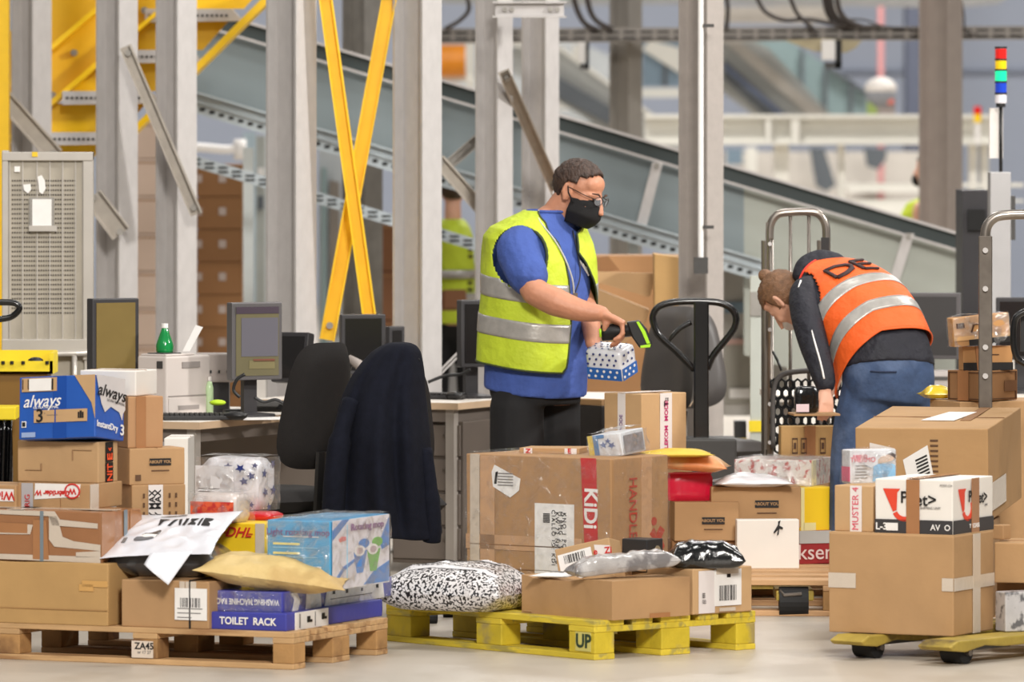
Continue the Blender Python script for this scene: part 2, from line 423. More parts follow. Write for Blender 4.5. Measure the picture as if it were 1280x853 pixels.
# ============================================================ CABLE TRAY, sensors, cables
TY = 40.6
trm = M('tray_grey', (140, 134, 128), .5, .3, .08, 10)
o0 = W(900, 43, TY); ct = empty('cable_tray', o0)
def trY(px): return 44.5 - 4.0 * (px - 552) / 728.0
ppoly([(540, trY(540) - 9), (1300, trY(1300) - 8), (1300, trY(1300) + 7), (540, trY(540) + 8)], TY, .02, trm, 'side_rail', ct, o0)
ppoly([(540, trY(540) + 7), (1300, trY(1300) + 6), (1300, trY(1300) + 8), (540, trY(540) + 9)], TY, .4, trm, 'tray_bottom', ct, o0)
mb = MB(); px = 556
while px < 1290:
    for dy in (-3, 4): mb.cbox(W(px, trY(px) + dy, TY - .002) - o0, (.075, .006, .011))
    px += 21
mb.build('slot_row', blackm, ct)
tag(ct, 'horizontal slotted cable tray crossing the upper part of the hall', 'cable tray')
cabm = M('cable_sheath_brown_black', (62, 54, 50), .5, 0, .1)
cabs = [([(716, -8), (722, 14), (732, 30), (748, 38)], 'cable hanging in a loop to the left of the pair above the white sensor'),
        ([(733, -8), (738, 14), (748, 28), (766, 37)], 'cable hanging in a loop to the right of the pair above the white sensor'),
        ([(583, -6), (586, 12), (574, 26), (556, 36)], 'cable looping above the orange roller'),
        ([(908, -8), (910, 14), (908, 36)], 'cable running down beside the conduit column'),
        ([(944, -8), (956, 14), (980, 25), (1010, 24), (1060, 33), (1100, 33)], 'long flat cable running into the tray left of the bracket sensor'),
        ([(986, -8), (996, 16), (1012, 32), (1022, 42)], 'cable dropping steeply into the tray above the bracket sensor'),
        ([(1030, -8), (1034, 14), (1044, 28), (1062, 35)], 'first cable of the bundle right of the bracket sensor'),
        ([(1037, -8), (1041, 14), (1052, 27), (1068, 34)], 'middle cable of the bundle right of the bracket sensor'),
        ([(1046, -8), (1049, 12), (1060, 26), (1078, 34)], 'last cable of the bundle right of the bracket sensor'),
        ([(1055, 24), (1080, 25), (1105, 33), (1140, 36)], 'thin cable lying loose over the tray edge'),
        ([(1201, -5), (1205, 20), (1207, 40), (1222, 43)], 'thin cable coming down the right hand column into the tray')]
def smooth_path(P, n=6):
    P = [Vector(p) for p in P]; out = []
    for i in range(len(P) - 1):
        p0 = P[max(i - 1, 0)]; p1 = P[i]; p2 = P[i + 1]; p3 = P[min(i + 2, len(P) - 1)]
        for k in range(n):
            t = k / n
            out.append(.5 * ((2 * p1) + (p2 - p0) * t + (2 * p0 - 5 * p1 + 4 * p2 - p3) * t * t + (-p0 + 3 * p1 - 3 * p2 + p3) * t ** 3))
    out.append(P[-1]); return out
for i, (pts, lab) in enumerate(cabs):
    Yc = TY - .03 - .04 * (i % 3); o_ = W(pts[0][0], pts[0][1], Yc)
    r = .017 if i in (0, 1, 6, 7, 8) else (.006 if i >= 9 else .013)
    c = MB().tube(smooth_path([W(x, y, Yc) - o_ for x, y in pts]), r, 8).build('cable', cabm, None, o_, smooth=True)
    tag(c, lab, 'cable', 'cables above the tray')
def sensor(x0, y0, x1, y1, Y, lab, plate=None):
    o_ = W((x0 + x1) / 2, (y0 + y1) / 2, Y); e = empty('sensor', o_); s = sc_at(Y); w_ = (x1 - x0) / s; h_ = (y1 - y0) / s
    MB().cbox((-w_ * .15, 0, h_ * .15), (w_ * .7, .08, h_ * .7)).build('housing', white, e, bevel=.004)
    MB().cbox((w_ * .3, 0, 0), (w_ * .3, .09, h_)).build('side_cover', blackm, e)
    MB().cbox((0, 0, -h_ * .38), (w_ * .7, .09, h_ * .2)).build('lens', dgrey, e)
    if plate:
        MB().prism([(p[0] / s, -p[1] / s) for p in plate], (0, .06, 0), (1, 0, 0), (0, 0, 1), (0, .03, 0)).build('bracket', M('bracket_ochre_grey', (170, 158, 128), .5, .2, .1), e)
    tag(e, lab, 'sensor')
sensor(723, 53, 737, 87, TY - .1, 'small white and black sensor hanging under the cable tray left of the distant column')
sensor(1027, 50, 1053, 86, TY - .1, 'white sensor with a grey and ochre bracket under the cable tray', [(-60, -18), (-8, -20), (38, -17), (30, -8), (18, -2), (-22, -4)])

# ============================================================ FAR MACHINERY
lg = M('pale_grey_beam_paint', (226, 224, 216), .5, 0, .02, 4)
mg = M('mid_grey_machine', (170, 172, 170), .55, .1, .04, 4)
dg2 = M('dark_slate_machine', (92, 98, 104), .55, .1, .08, 5)
blu = M('blue_grey_guard_panel', (122, 142, 158), .5, .1, .04, 5)
tq = M('teal_guard_panel', (128, 148, 150), .5, .1, .04, 5)
BY = 50
o_ = W(1000, 160, BY); e = empty('platform_beam', o_)
def hbeam(x0, x1, y0, y1, Y, nm='beam', d=.35):
    a = ppoly([(x0, y0), (x1, y0), (x1, y0 + 5), (x0, y0 + 5)], Y - d / 2, d, lg, nm, e, o_)
    ppoly([(x0, y0 + 5), (x1, y0 + 5), (x1, y1 - 4), (x0, y1 - 4)], Y - .05, .04, lg, 'web', a, o_)
    ppoly([(x0, y1 - 4), (x1, y1 - 4), (x1, y1), (x0, y1)], Y - d / 2, d, lg, 'flange', a, o_)
hbeam(806, 1240, 143, 181, BY)
for x0, x1 in ((957, 964), (989, 999)):
    ppoly([(x0, 147), (x1, 147), (x1, 178), (x0, 178)], BY - .16, .05, lg, 'stiffener', e, o_)
for x0, x1, yb in ((968, 986, 300), (1048, 1056, 290), (1212, 1222, 330), (1226, 1236, 330)):
    ppoly([(x0, 181), (x1, 181), (x1, 440), (x0, 440)], BY, .2, lg, 'leg', e, o_)
tag(e, 'long pale grey platform beam on legs beyond the sloping conveyor', 'beam')
def slab(name, cat, pts, Y, th, mat, lab, extra=()):
    cx = sum(p[0] for p in pts) / len(pts); cy = sum(p[1] for p in pts) / len(pts)
    o_ = W(cx, cy, Y); e = empty(name, o_)
    ppoly(pts, Y, th, mat, 'panel', e, o_)
    for ex in extra: ppoly(ex[0], Y + ex[3], ex[4] if len(ex) > 4 else .08, ex[1], ex[2], e, o_)
    tag(e, lab, cat); return e
slab('far_conveyor', 'conveyor', [(640, 55), (700, 60), (850, 170), (850, 200), (800, 190), (640, 90)], 56, .8, mg,
     'distant grey conveyor sloping down behind the head of the man in yellow',
     [([(690, 92), (770, 138), (770, 160), (690, 118)], dg2, 'belt_side', -.1), ([(640, 52), (700, 57), (850, 167), (850, 172), (700, 63), (640, 58)], lg, 'rail', -.15)])
slab('far_conveyor', 'conveyor', [(900, 30), (960, 60), (1045, 150), (1045, 175), (985, 175), (900, 110)], 60, .8, mg,
     'distant conveyor sloping down beyond the pale beam, dark printed side rail',
     [([(905, 74), (990, 150), (978, 165), (905, 98)], dg2, 'belt_side', -.12), ([(905, 34), (1040, 150), (1020, 152), (905, 52)], M('far_rail_warm_grey', (186, 182, 176)), 'rail', -.16),
      ([(905, 78), (990, 150), (986, 155), (905, 86)], M('far_blue_print', (110, 122, 150)), 'printed_rail', -.14)])
slab('guard_fence', 'fence', [(905, 50), (985, 50), (1035, 82), (1085, 118), (1085, 150), (1010, 150), (905, 60)], 62, .2, tq,
     'teal side guard panels of the far conveyor below the bracket sensor',
     [([(1032, 78), (1084, 114), (1084, 119), (1032, 84)], dg2, 'top_rail', -.05), ([(1062, 100), (1066, 103), (1066, 150), (1062, 150)], dg2, 'post', -.05),
      ([(1030, 80), (1034, 82), (1034, 150), (1030, 150)], dg2, 'post', -.05), ([(1001, 60), (1005, 62), (1005, 140), (1001, 140)], dg2, 'post', -.05)])
slab('guard_fence', 'fence', [(803, 50), (850, 50), (850, 108), (803, 108)], 58, .1, blu, 'blue grey guard panel between the distant column and the conduit column',
     [([(829, 76), (834, 76), (834, 108), (829, 108)], dg2, 'post', -.03), ([(803, 62), (850, 92), (850, 60), (812, 50)], lg, 'rail', -.06)])
slab('far_beam', 'beam', [(803, 110), (850, 110), (850, 122), (803, 122)], 57, .3, lg, 'short pale horizontal beam just above the long platform beam')
slab('far_machine', 'machine', [(640, 50), (715, 50), (765, 70), (765, 180), (640, 160)], 64, .4, M('far_housing_grey', (168, 172, 174)), 'blurred grey machine housing far behind the cable tray sensor',  # one even pale grey for the housing
     [([(716, 56), (725, 56), (725, 136), (716, 136)], lg, 'post', -3.5), ([(655, 110), (715, 112), (722, 132), (655, 130)], lg, 'cover', -3.2), ([(655, 133), (755, 133), (755, 137), (655, 137)], lg, 'rail', -3.2),
      ([(738, 138), (752, 138), (752, 160), (738, 156)], dg2, 'opening', -3.2)])
slab('ceiling_duct', 'duct', [(545, -12), (1270, -12), (1250, 4), (1190, 9), (1060, 6), (1020, 8), (905, 3), (700, 6), (545, 3)], 58, .5, M('duct_grey', (176, 176, 176), .5, .3), 'grey duct running along the very top of the view')
slab('wall_cabinet', 'cabinet', [(895, 8), (1052, 8), (1052, 30), (895, 28)], 59, .3, M('warm_white_cover', (214, 208, 200)), 'warm white cover behind the cable loops at the top')
slab('far_machine', 'machine', [(905, 190), (1150, 190), (1150, 300), (905, 300)], 64, .8, M('far_beige_machine', (196, 190, 182)), 'blurred beige machine below the pale platform beam',
     [([(1012, 185), (1030, 185), (1045, 232), (1032, 240), (1020, 232)], dg2, 'arm', -.3), ([(1080, 185), (1108, 185), (1108, 198), (1098, 212), (1084, 208)], dg2, 'motor', -.3),
      ([(932, 184), (946, 184), (946, 260), (932, 260)], lg, 'post', -.3), ([(908, 186), (928, 186), (928, 206), (908, 206)], blu, 'cover', -.3),
      ([(1060, 232), (1150, 232), (1150, 240), (1060, 240)], lg, 'rail', -.3), ([(1070, 252), (1150, 252), (1150, 270), (1080, 270)], lg, 'panel', -.25)])
e = empty('red_pole', (WX(1101, 64), 64, 0)); MB().cyl((0, 0, 0), (0, 0, WZ(8, 64)), .03, 8).build('pole', M('faded_red', (214, 150, 150)), e)
tag(e, 'faded red vertical pole in front of the back wall', 'pole')
# machine parts between columns, low
slab('far_machine', 'machine', [(398, 160), (428, 170), (428, 440), (398, 440)], 44, .4, M('pale_machine_leg', (176, 182, 186)), 'pale machine frame seen between the wide column and the yellow braces',
     [([(402, 210), (408, 210), (408, 440), (402, 440)], tq, 'post', -.1), ([(412, 225), (424, 228), (424, 420), (412, 420)], M('taupe_dark', (120, 112, 104)), 'post', -.1)])
slab('far_machine', 'machine', [(303, 170), (331, 170), (331, 440), (303, 440)], 43, .3, M('pale_olive_machine', (170, 174, 170)), 'pale machine end frame directly left of the wide column',
     [([(304, 165), (319, 165), (319, 440), (304, 440)], M('pale_blue_post', (176, 196, 208)), 'post', -.5), ([(322, 210), (329, 210), (329, 232), (322, 232)], white, 'cover', -.1),
      ([(322, 245), (329, 245), (329, 262), (322, 262)], dg2, 'opening', -.1)])
e = empty('white_pipe', W(245, 186, 42)); o_ = W(245, 186, 42)
MB().tube(smooth_path([W(x, y, 42) - o_ for x, y in ((180, 182), (245, 184), (285, 187), (298, 182), (301, 176))]), .028, 10).build('pipe', white, e, smooth=True)
MB().cyl(W(300, 174, 42) - o_, W(300, 200, 42) - o_, .04, 10).build('end_fitting', white, e, smooth=True)
tag(e, 'white horizontal pipe with an end fitting below the conveyor rail', 'pipe')
# orange roller
o_ = W(566, 76, 52); e = empty('roller', o_)
MB().cyl((-.12, 0, 0), (.1, 0, 0), .125, 20).build('drum', M('orange_drum', (214, 130, 14), .45, 0, .1), e, smooth=False)
MB().cyl((.1, 0, 0), (.106, 0, 0), .13, 20).build('end_ring', lg, e)
MB().cbox((.0, .2, -.14), (.3, .2, .05)).build('bracket', lg, e)
tag(e, 'orange roller above the conveyor between two columns', 'roller')
slab('far_machine', 'machine', [(552, 98), (596, 98), (596, 150), (552, 150)], 56, .3, M('very_pale_blue', (214, 222, 228)), 'very pale machine housing under the orange roller',
     [([(583, 50), (594, 50), (594, 120), (583, 120)], lg, 'post', -.2)])
# ---------- cartons far left behind the columns
cfar = M('brown_carton_far', (150, 108, 68), .75, 0, .05, 6, rnd=.12)
cpink = M('film_wrapped_carton', (206, 182, 164), .45, 0, .05, 6, rnd=.05)
lab_m = M('washed_label', (190, 176, 168))
def carton_stack(x0, x1, y0, y1, n, Y, mat, lab, grp, lx=None):
    hh = (y1 - y0) / n
    for k in range(n):
        ya = y0 + hh * k; yb = ya + hh
        o_ = Vector((WX((x0 + x1) / 2, Y), Y, WZ(yb, Y))); w_ = (x1 - x0) / sc_at(Y); h_ = hh / sc_at(Y)
        b = MB().box((-w_ / 2, 0, 0), (w_ / 2, .45, h_ - .003)).build('carton', mat, None, o_, bevel=.006)
        MB().box((-w_ / 2, -.002, h_ * .88), (w_ / 2, 0, h_ * .91)).build('flap_seam', cfar, b)
        if lx:
            for q in lx: MB().cbox(((q - (x0 + x1) / 2) / sc_at(Y), -.003, h_ * .55), (.042, .004, .045)).build('label', lab_m, b)
        pos = 'topmost' if k == 0 else 'bottom' if k == n - 1 else None
        word = pos or ['', 'second', 'third', 'fourth', 'fifth', 'sixth', 'seventh', 'eighth', 'ninth'][k] + ' from the top'
        tag(b, '%s, %s of its stack' % (lab, word), 'box', grp)
yb0 = HOR + 2 * 8400 / 39
carton_stack(246, 303, 205, yb0, 11 if False else 9, 39, cfar, 'brown carton with pale label behind the printer', 'brown cartons stacked behind the columns', lx=(248, 278))
carton_stack(168, 199, 152, yb0, 9, 38.6, cpink, 'pale film-wrapped carton between two columns', 'film-wrapped cartons behind the columns')
carton_stack(473, 500, 278, HOR + 2 * 8400 / 38, 5, 38, M('brown_carton_mid', (128, 84, 52), .7), 'dark brown carton behind the yellow braces', 'dark cartons behind the yellow braces')
# ============================================================ BOX TOOLS
crug = []
def card(name, rgb, rnd=.05):
    m = M(name, rgb, .72, 0, .085, 4.0, .25, 14, rnd=rnd, spec=.3, dark=tuple(int(c * .93) for c in rgb), dscale=2.0)
    return m
kraft = card('kraft_cardboard', (181, 143, 102))
kraft_l = card('light_kraft_cardboard', (194, 158, 116))
kraft_o = card('ochre_kraft_cardboard', (188, 150, 98))
kraft_d = card('dark_kraft_cardboard', (148, 108, 72))
tape_b = M('brown_packing_tape', (168, 118, 78), .22, 0, .06, 8, .1, 30, coat=.3)
tape_c = M('clear_packing_tape', (206, 192, 176), .2, 0, .04, 10, .15, 40, coat=.5)
tape_w = M('white_printed_tape', (232, 224, 220), .3, 0, .02, 10, coat=.2)
class Box: pass
def qbox(name, label, xL, xC, xR=None, yT=None, h=None, z0=0.0, Yc=24.0, th=24.0, mat=None, wL=None, wR=None, cat='box',
         group=None, rx=0.0, ry=0.0, tape=None, seam=True, bev=.004, dent=0.0, seed=0, nseg=10, rnd=.0025, roundy=0.0, fn=None):
    """box whose near vertical edge stands at pixel column xC at depth Yc; its left face runs back to column xL, its right face to xR"""
    t = math.radians(th); Xc = WX(xC, Yc)
    if wL is None:
        a = (xL - 640) / F_PX; wL = (Xc - a * Yc) / (math.cos(t) + a * math.sin(t))
    if wR is None:
        a = (xR - 640) / F_PX; wR = (a * Yc - Xc) / (math.sin(t) - a * math.cos(t))
    if h is None: h = WZ(yT, Yc) - z0
    B = Box(); B.wL, B.wR, B.h, B.z1 = wL, wR, h, z0 + h
    random.seed(seed + len(label)); off = Vector((random.random() * 50,) * 3)
    nx = nseg; ny = max(4, int(nseg * .7)); nz = max(4, int(nseg * .6))
    mb = MB(); V = {}
    def vid(i, j, k):
        key = (i, j, k)
        if key in V: return V[key]
        x = -wL + wL * i / nx; y = wR * j / ny; z = h * k / nz
        c = Vector((x, y, z)); d = noise.noise_vector(c * 5 + off) * rnd
        edge = (i in (0, nx)) + (j in (0, ny)) + (k in (0, nz))
        if edge >= 2: d *= .5
        if roundy:
            q = Vector(((i / nx - .5) * 2, (j / ny - .5) * 2, (k / nz - .5) * 2))
            r = Vector((q.x * abs(q.x) ** 6, q.y * abs(q.y) ** 6, q.z * abs(q.z) ** 6))
            d -= Vector((q.x * (q.y ** 8 + q.z ** 8), q.y * (q.x ** 8 + q.z ** 8), q.z * (q.x ** 8 + q.y ** 8))) * roundy
        if k == 0: d.z = max(d.z, 0) * .2
        if dent and k == nz: d.z -= dent * math.exp(-((i / nx - .35) ** 2) / .03) * (1 - .5 * j / ny)
        if fn: d += fn(i / nx, j / ny, k / nz)
        V[key] = len(mb.v); mb.v.append(tuple(c + d)); return V[key]
    def face(a, b, c, d): mb.f.append((a, b, c, d)); mb.m.append(0)
    for i in range(nx):
        for k in range(nz):
            face(vid(i, 0, k), vid(i + 1, 0, k), vid(i + 1, 0, k + 1), vid(i, 0, k + 1))
            face(vid(i + 1, ny, k), vid(i, ny, k), vid(i, ny, k + 1), vid(i + 1, ny, k + 1))
    for j in range(ny):
        for k in range(nz):
            face(vid(nx, j, k), vid(nx, j + 1, k), vid(nx, j + 1, k + 1), vid(nx, j, k + 1))
            face(vid(0, j + 1, k), vid(0, j, k), vid(0, j, k + 1), vid(0, j + 1, k + 1))
    for i in range(nx):
        for j in range(ny):
            face(vid(i, j, nz), vid(i + 1, j, nz), vid(i + 1, j + 1, nz), vid(i, j + 1, nz))
            face(vid(i, j + 1, 0), vid(i + 1, j + 1, 0), vid(i + 1, j, 0), vid(i, j, 0))
    o = mb.build(name, mat or kraft, None, (Xc, Yc, z0), smooth=bool(roundy), bevel=0 if roundy else bev)
    o.rotation_euler = (Matrix.Rotation(-t, 4, 'Z') @ Matrix.Rotation(math.radians(rx), 4, 'X') @ Matrix.Rotation(math.radians(ry), 4, 'Y')).to_euler()
    tag(o, label, cat, group); B.o = o
    if seam and not roundy:      # gap between the two top flaps
        MB().box((-wL, wR / 2 - .0015, h - .001), (0, wR / 2 + .0015, h + .0012)).build('flap_seam', kraft_d, o)
    if tape:
        tm = tape; m2 = MB(); tw = .028
        m2.box((-wL - .001, wR / 2 - tw, h - .004), (.001, wR / 2 + tw, h + .003))
        m2.box((-.001, wR / 2 - tw, h * .72), (.0045, wR / 2 + tw, h + .003))
        m2.build('tape', tm, o)
    return B
def frame(B, face):
    if face == 'F': return Vector((-B.wL, 0, 0)), Vector((1, 0, 0)), Vector((0, 0, 1)), Vector((0, -1, 0)), B.wL, B.h, (PI / 2, 0, 0)
    if face == 'R': return Vector((0, 0, 0)), Vector((0, 1, 0)), Vector((0, 0, 1)), Vector((1, 0, 0)), B.wR, B.h, (PI / 2, 0, PI / 2)
    return Vector((-B.wL, 0, B.h)), Vector((1, 0, 0)), Vector((0, 1, 0)), Vector((0, 0, 1)), B.wL, B.wR, (0, 0, 0)
def pt(B, face, u, v, off=.003):
    O, U, V, N, a, b, r = frame(B, face); return O + U * (u * a) + V * (v * b) + N * off
def shapes(B, face, polys, mat, name, off=.004, par=None, th=.002):
    """flat printed shapes, label sheets or tape strips on a face; points are fractions of the face"""
    if len(polys) > 1 and name in ('tape', 'clear_tape', 'brown_tape', 'white_label', 'printed_tape', 'silver_tape', 'label'):
        for q_ in polys: o_ = shapes(B, face, [q_], mat, name, off, par, th)
        return o_
    mb = MB(); O, U, V, N, a, b, r = frame(B, face)
    for P in polys:
        pts = [pt(B, face, u, v, off) for u, v in P]; k = len(pts); n = len(mb.v)
        mb.v += [tuple(p) for p in pts] + [tuple(p - N * th) for p in pts]
        mb.f.append(tuple(n + i for i in range(k))); mb.m.append(0)
        for i in range(k):
            j = (i + 1) % k; mb.f.append((n + i, n + k + i, n + k + j, n + j)); mb.m.append(0)
    return mb.build(name, mat, par or B.o)
def R4(u0, v0, u1, v1): return [(u0, v0), (u1, v0), (u1, v1), (u0, v1)]
def rrect(B, face, cu, cv, wm, hm, ang):
    """rectangle wm x hm metres centred at fraction cu,cv turned by ang degrees, in fractions"""
    O, U, V, N, a, b, r = frame(B, face); t = math.radians(ang); out = []
    for x, y in ((-wm / 2, -hm / 2), (wm / 2, -hm / 2), (wm / 2, hm / 2), (-wm / 2, hm / 2)):
        out.append((cu + (x * math.cos(t) - y * math.sin(t)) / a, cv + (x * math.sin(t) + y * math.cos(t)) / b))
    return out
def btext(B, face, s, u, v, size, mat, ang=0, name='lettering', sx=1.0, shear=0, bold=0, off=.0052, par=None, sp=1.0):
    O, U, V, N, a, b, r = frame(B, face)
    base = Matrix((U, V, N)).transposed()
    rot = (base @ Matrix.Rotation(math.radians(ang), 3, 'Z')).to_euler()
    return text(s, size, mat, par or B.o, pt(B, face, u, v, off), rot, name, sx, shear, bold, sp=sp)
def sheet(B, face, cu, cv, wm, hm, ang=0, bar=True, lines=5, name='shipping_label', mat=None, seed=1, barh=.3, barv=.25):
    """paper label with a bar code and rows of print"""
    l = shapes(B, face, [rrect(B, face, cu, cv, wm, hm, ang)], mat or white, name, .0045)
    O, U, V, N, a, b, r = frame(B, face); t = math.radians(ang); random.seed(seed)
    def loc(x, y, ww, hh):
        return [(cu + (p * math.cos(t) - q * math.sin(t)) / a, cv + (p * math.sin(t) + q * math.cos(t)) / b)
                for p, q in ((x - ww / 2, y - hh / 2), (x + ww / 2, y - hh / 2), (x + ww / 2, y + hh / 2), (x - ww / 2, y + hh / 2))]
    if bar:
        P = []; x = -wm * .32
        while x < wm * .32:
            ww = random.choice((.0018, .003, .0045)); P.append(loc(x, hm * barv, ww, hm * barh)); x += ww + random.choice((.0025, .004))
        shapes(B, face, P, ink, 'barcode', .0053, l)
    P = []
    for k in range(lines):
        y = hm * (-.42 + .42 * k / max(1, lines)); ww = wm * random.uniform(.3, .8)
        P.append(loc(-wm * .42 + ww / 2, y, ww, .0035))
    if P: shapes(B, face, P, greyink, 'print_lines', .0053, l)
    return l
# ============================================================ PALLETS
def pallet(name, label, px, py, th, L=1.2, Wd=.8, H=.144, mat=None, mat2=None, bb=(.145, .1, .145), seed=0, longleft=True, nails=True, Y=None):
    """near bottom corner at pixel px,py on the floor; long side runs to the left and back"""
    Yc = Y or CAM_H * F_PX / (py - HOR); t = math.radians(th)
    e = empty(name, (WX(px, Yc), Yc, 0), -t)
    k = H / .144; z1 = .022 * k; z2 = .1 * k; z3 = .122 * k
    bx = [(-bb[0], 0), (-L / 2 - bb[2] / 2, -L / 2 + bb[2] / 2), (-L, -L + bb[0])]
    by = [(0, bb[1]), (Wd / 2 - .0725, Wd / 2 + .0725), (Wd - bb[1], Wd)]
    random.seed(seed)
    for y0, y1 in by:
        MB().box((-L, y0, 0), (0, y1, z1)).build('bottom_board', mat, e, bevel=.003)
        for x0, x1 in bx:
            MB().box((x0, y0 + .002, z1), (x1, y1 - .002, z2)).build('block', mat2 or mat, e, bevel=.004)
    for x0, x1 in bx:
        MB().box((x0, 0, z2), (x1, Wd, z3)).build('stringer_board', mat, e, bevel=.003)
    ww = [.145, .1, .145, .1, .145]; gap = (Wd - sum(ww)) / 4; y = 0
    for q in ww:
        MB().box((-L, y, z3), (0, y + q, H)).build('deck_board', mat, e, bevel=.003); y += q + gap
    tag(e, label, 'pallet'); return e
wood = M('raw_pallet_wood', (196, 158, 112), .75, 0, .14, 5, .2, 60, stretch=(1, 8, 8), dark=(160, 120, 80), dscale=2, rnd=.1)
woodb = M('pallet_block_wood', (176, 134, 84), .8, 0, .16, 9, .25, 50, dark=(128, 92, 58), dscale=4, rnd=.12)
ywood = M('yellow_painted_pallet_wood', (216, 192, 58), .65, 0, .12, 6, .2, 50, dark=(176, 160, 80), dscale=5, stretch=(1, 5, 5), rnd=.07)
ywoodb = M('yellow_painted_block', (206, 182, 46), .65, 0, .15, 9, .25, 50, dark=(166, 148, 90), dscale=6, rnd=.07)
P1 = pallet('wooden_pallet', 'unpainted wooden pallet at the left under the blue rack boxes and brown cartons', 367, 838, 24, 1.2, .8, .134, wood, woodb, (.085, .1, .1), 1)
P2 = pallet('wooden_pallet', 'worn yellow painted wooden pallet in the middle foreground', 743, 826, 49.5, 1.2, .8, .144, ywood, ywoodb, (.145, .1, .145), 2)
P3 = pallet('wooden_pallet', 'wooden pallet on the jack behind, to the right of the yellow pallet', 1060, 771, 4, 1.0, 1.25, .144, M('pink_tan_pallet_wood', (206, 164, 120), .75, 0, .1, 5, .2, 60, stretch=(1, 8, 8)), woodb, (.1, .1, .145), 3)
# sticker and stencil on the blocks
e = P1
b = MB().box((-.652, -.003, .024), (-.565, .0005, .085)).build('sticker', M('sticker_tan_white', (222, 206, 190)), e)
text('ZA45', .034, ink, b, (-.6, -.0045, .066), (PI / 2, 0, 0), bold=.0006)
text('nr 17 27', .016, greyink, b, (-.6, -.0045, .044), (PI / 2, 0, 0))
b = MB().box((-.105, -.001, .03), (-.02, .0012, .1)).build('stencil_patch', M('worn_stencil_pale', (206, 196, 110)), P2)
text('UP', .07, M('stencil_green_black', (40, 60, 40)), b, (-.06, -.002, .065), (PI / 2, 0, 0), bold=.002)
# ============================================================ PARCELS ON THE LEFT PALLET
blue_r = M('indigo_print_card', (62, 66, 160), .42, 0, .06, 6, .08, 50, coat=.15)
lblue = M('sky_blue_print_card', (70, 158, 206), .35, 0, .05, 6, .05, 40, coat=.3)
clear = film()
clearw = film('milky_film', .22, white=.07, bs=14)
strapm = M('grey_strap', (120, 132, 140), .4)
b1 = qbox('cardboard_box', 'large plain kraft box on the left end of the unpainted pallet, under the tape-wrapped box', -42, 135, None, 705, None, .134, 24.44, 24, kraft_o, wR=.34, dent=.004)
shapes(b1, 'F', [R4(.82, .62, 1.0, .72), R4(.80, .55, .9, .66)], M('glue_mark_ochre', (206, 160, 96), .3), 'tape_residue')
shapes(b1, 'F', [R4(0, .24, 1.0, .25)], M('crease_line', (168, 126, 78)), 'crease')
b2 = qbox('cardboard_box', 'brown box with bar-code label and thin black strap left of the blue rack boxes', 152, 261, None, 728, None, .134, 24.29, 24, kraft, wR=.27)
sheet(b2, 'F', .8, .52, .13, .115, 0, seed=4, barv=.05, lines=3)
shapes(b2, 'F', [R4(.67, .7, .73, 1.0), R4(.74, .78, .86, 1.0)], tape_c, 'tape')
mb = MB(); mb.box((-b2.wL * .22, -.005, -.002), (-b2.wL * .205, 0, b2.h + .004)); mb.box((-b2.wL * .22, -.005, b2.h), (-b2.wL * .205, b2.wR, b2.h + .005))
mb.build('strap', blackm, b2.o)
b3 = qbox('cardboard_box', 'wide box wrapped all over in brown and clear tape, on the large plain kraft box', -42, 126, 176, 641, None, b1.z1, 24.47, 24, M('tape_wrapped_kraft', (158, 110, 74), .3, 0, .08, 6, .2, 20, coat=.3), seam=False, rnd=.005)
shapes(b3, 'F', [[(0, .03), (1, .0), (1, .12), (0, .13)], [(.2, .92), (.62, .9), (.64, .72), (.98, .68), (.98, .78), (.7, .84), (.66, 1), (.2, 1)],
                 [(.25, .52), (.48, .53), (.5, .72), (.36, .74), (.25, .7)], [(.62, .44), (.66, .3), (1, .24), (1, .36), (.8, .42), (.72, .5), (.68, .9), (.62, .9)], [(.82, .1), (1, .12), (1, .24), (.82, .2)]], tape_c, 'clear_tape')
shapes(b3, 'F', [[(0, .55), (.46, .55), (.46, .74), (0, .76)], [(.5, .82), (.6, .82), (.62, .04), (.5, .04)]], tape_b, 'brown_tape', off=.0046)
for u in (.47, ): shapes(b3, 'F', [R4(.555, 0, .58, 1.0)], strapm, 'strap', off=.006)
shapes(b3, 'R', [R4(.55, 0, .63, 1)], strapm, 'strap', off=.006)
shapes(b3, 'R', [[(0, 0), (.3, .2), (.34, 1), (0, 1)], [(.7, .3), (1, .1), (1, .9), (.72, 1)]], tape_b, 'brown_tape')
shapes(b3, 'T', [R4(0, .3, 1, .5), R4(.3, 0, .42, 1)], tape_c, 'clear_tape')
f = qbox('film_cover', 'x', -42, 126, 176, 641, None, b1.z1, 24.47, 24, clear, seam=False, rnd=.003)
def wrap(B, mat, g=.006, name='plastic_wrap', seed=3, n=16, amp=.004, round_=.0):
    """crumpled clear film lying close around a box, as a part of it"""
    mb = MB(); random.seed(seed); off = Vector((seed * 3.1,) * 3)
    for fc, (a, b) in (('F', (B.wL, B.h)), ('R', (B.wR, B.h)), ('T', (B.wL, B.wR))):
        O, U, V, N, aa, bb_, r = frame(B, fc)
        def fn(u, v):
            p = O + U * (u * aa) + V * (v * bb_)
            return p + N * (g + amp * (noise.noise(p * 16 + off) + .5 * noise.noise(p * 40 + off)))
        mb.grid(fn, n, n)
    return mb.build(name, mat, B.o, smooth=True)
COL.objects.unlink(f.o); bpy.data.objects.remove(f.o)
b4 = qbox('cardboard_box', 'end of a kraft box with red printed label at the left edge of view', -42, 20, None, 607, None, b3.z1, 24.76, 24, kraft, wR=.2)
shapes(b4, 'F', [R4(.62, .28, .96, .82)], white, 'label'); btext(b4, 'F', 'Wie', .8, .55, .045, redink, 180, 'lettering', bold=.0008, off=.0065)
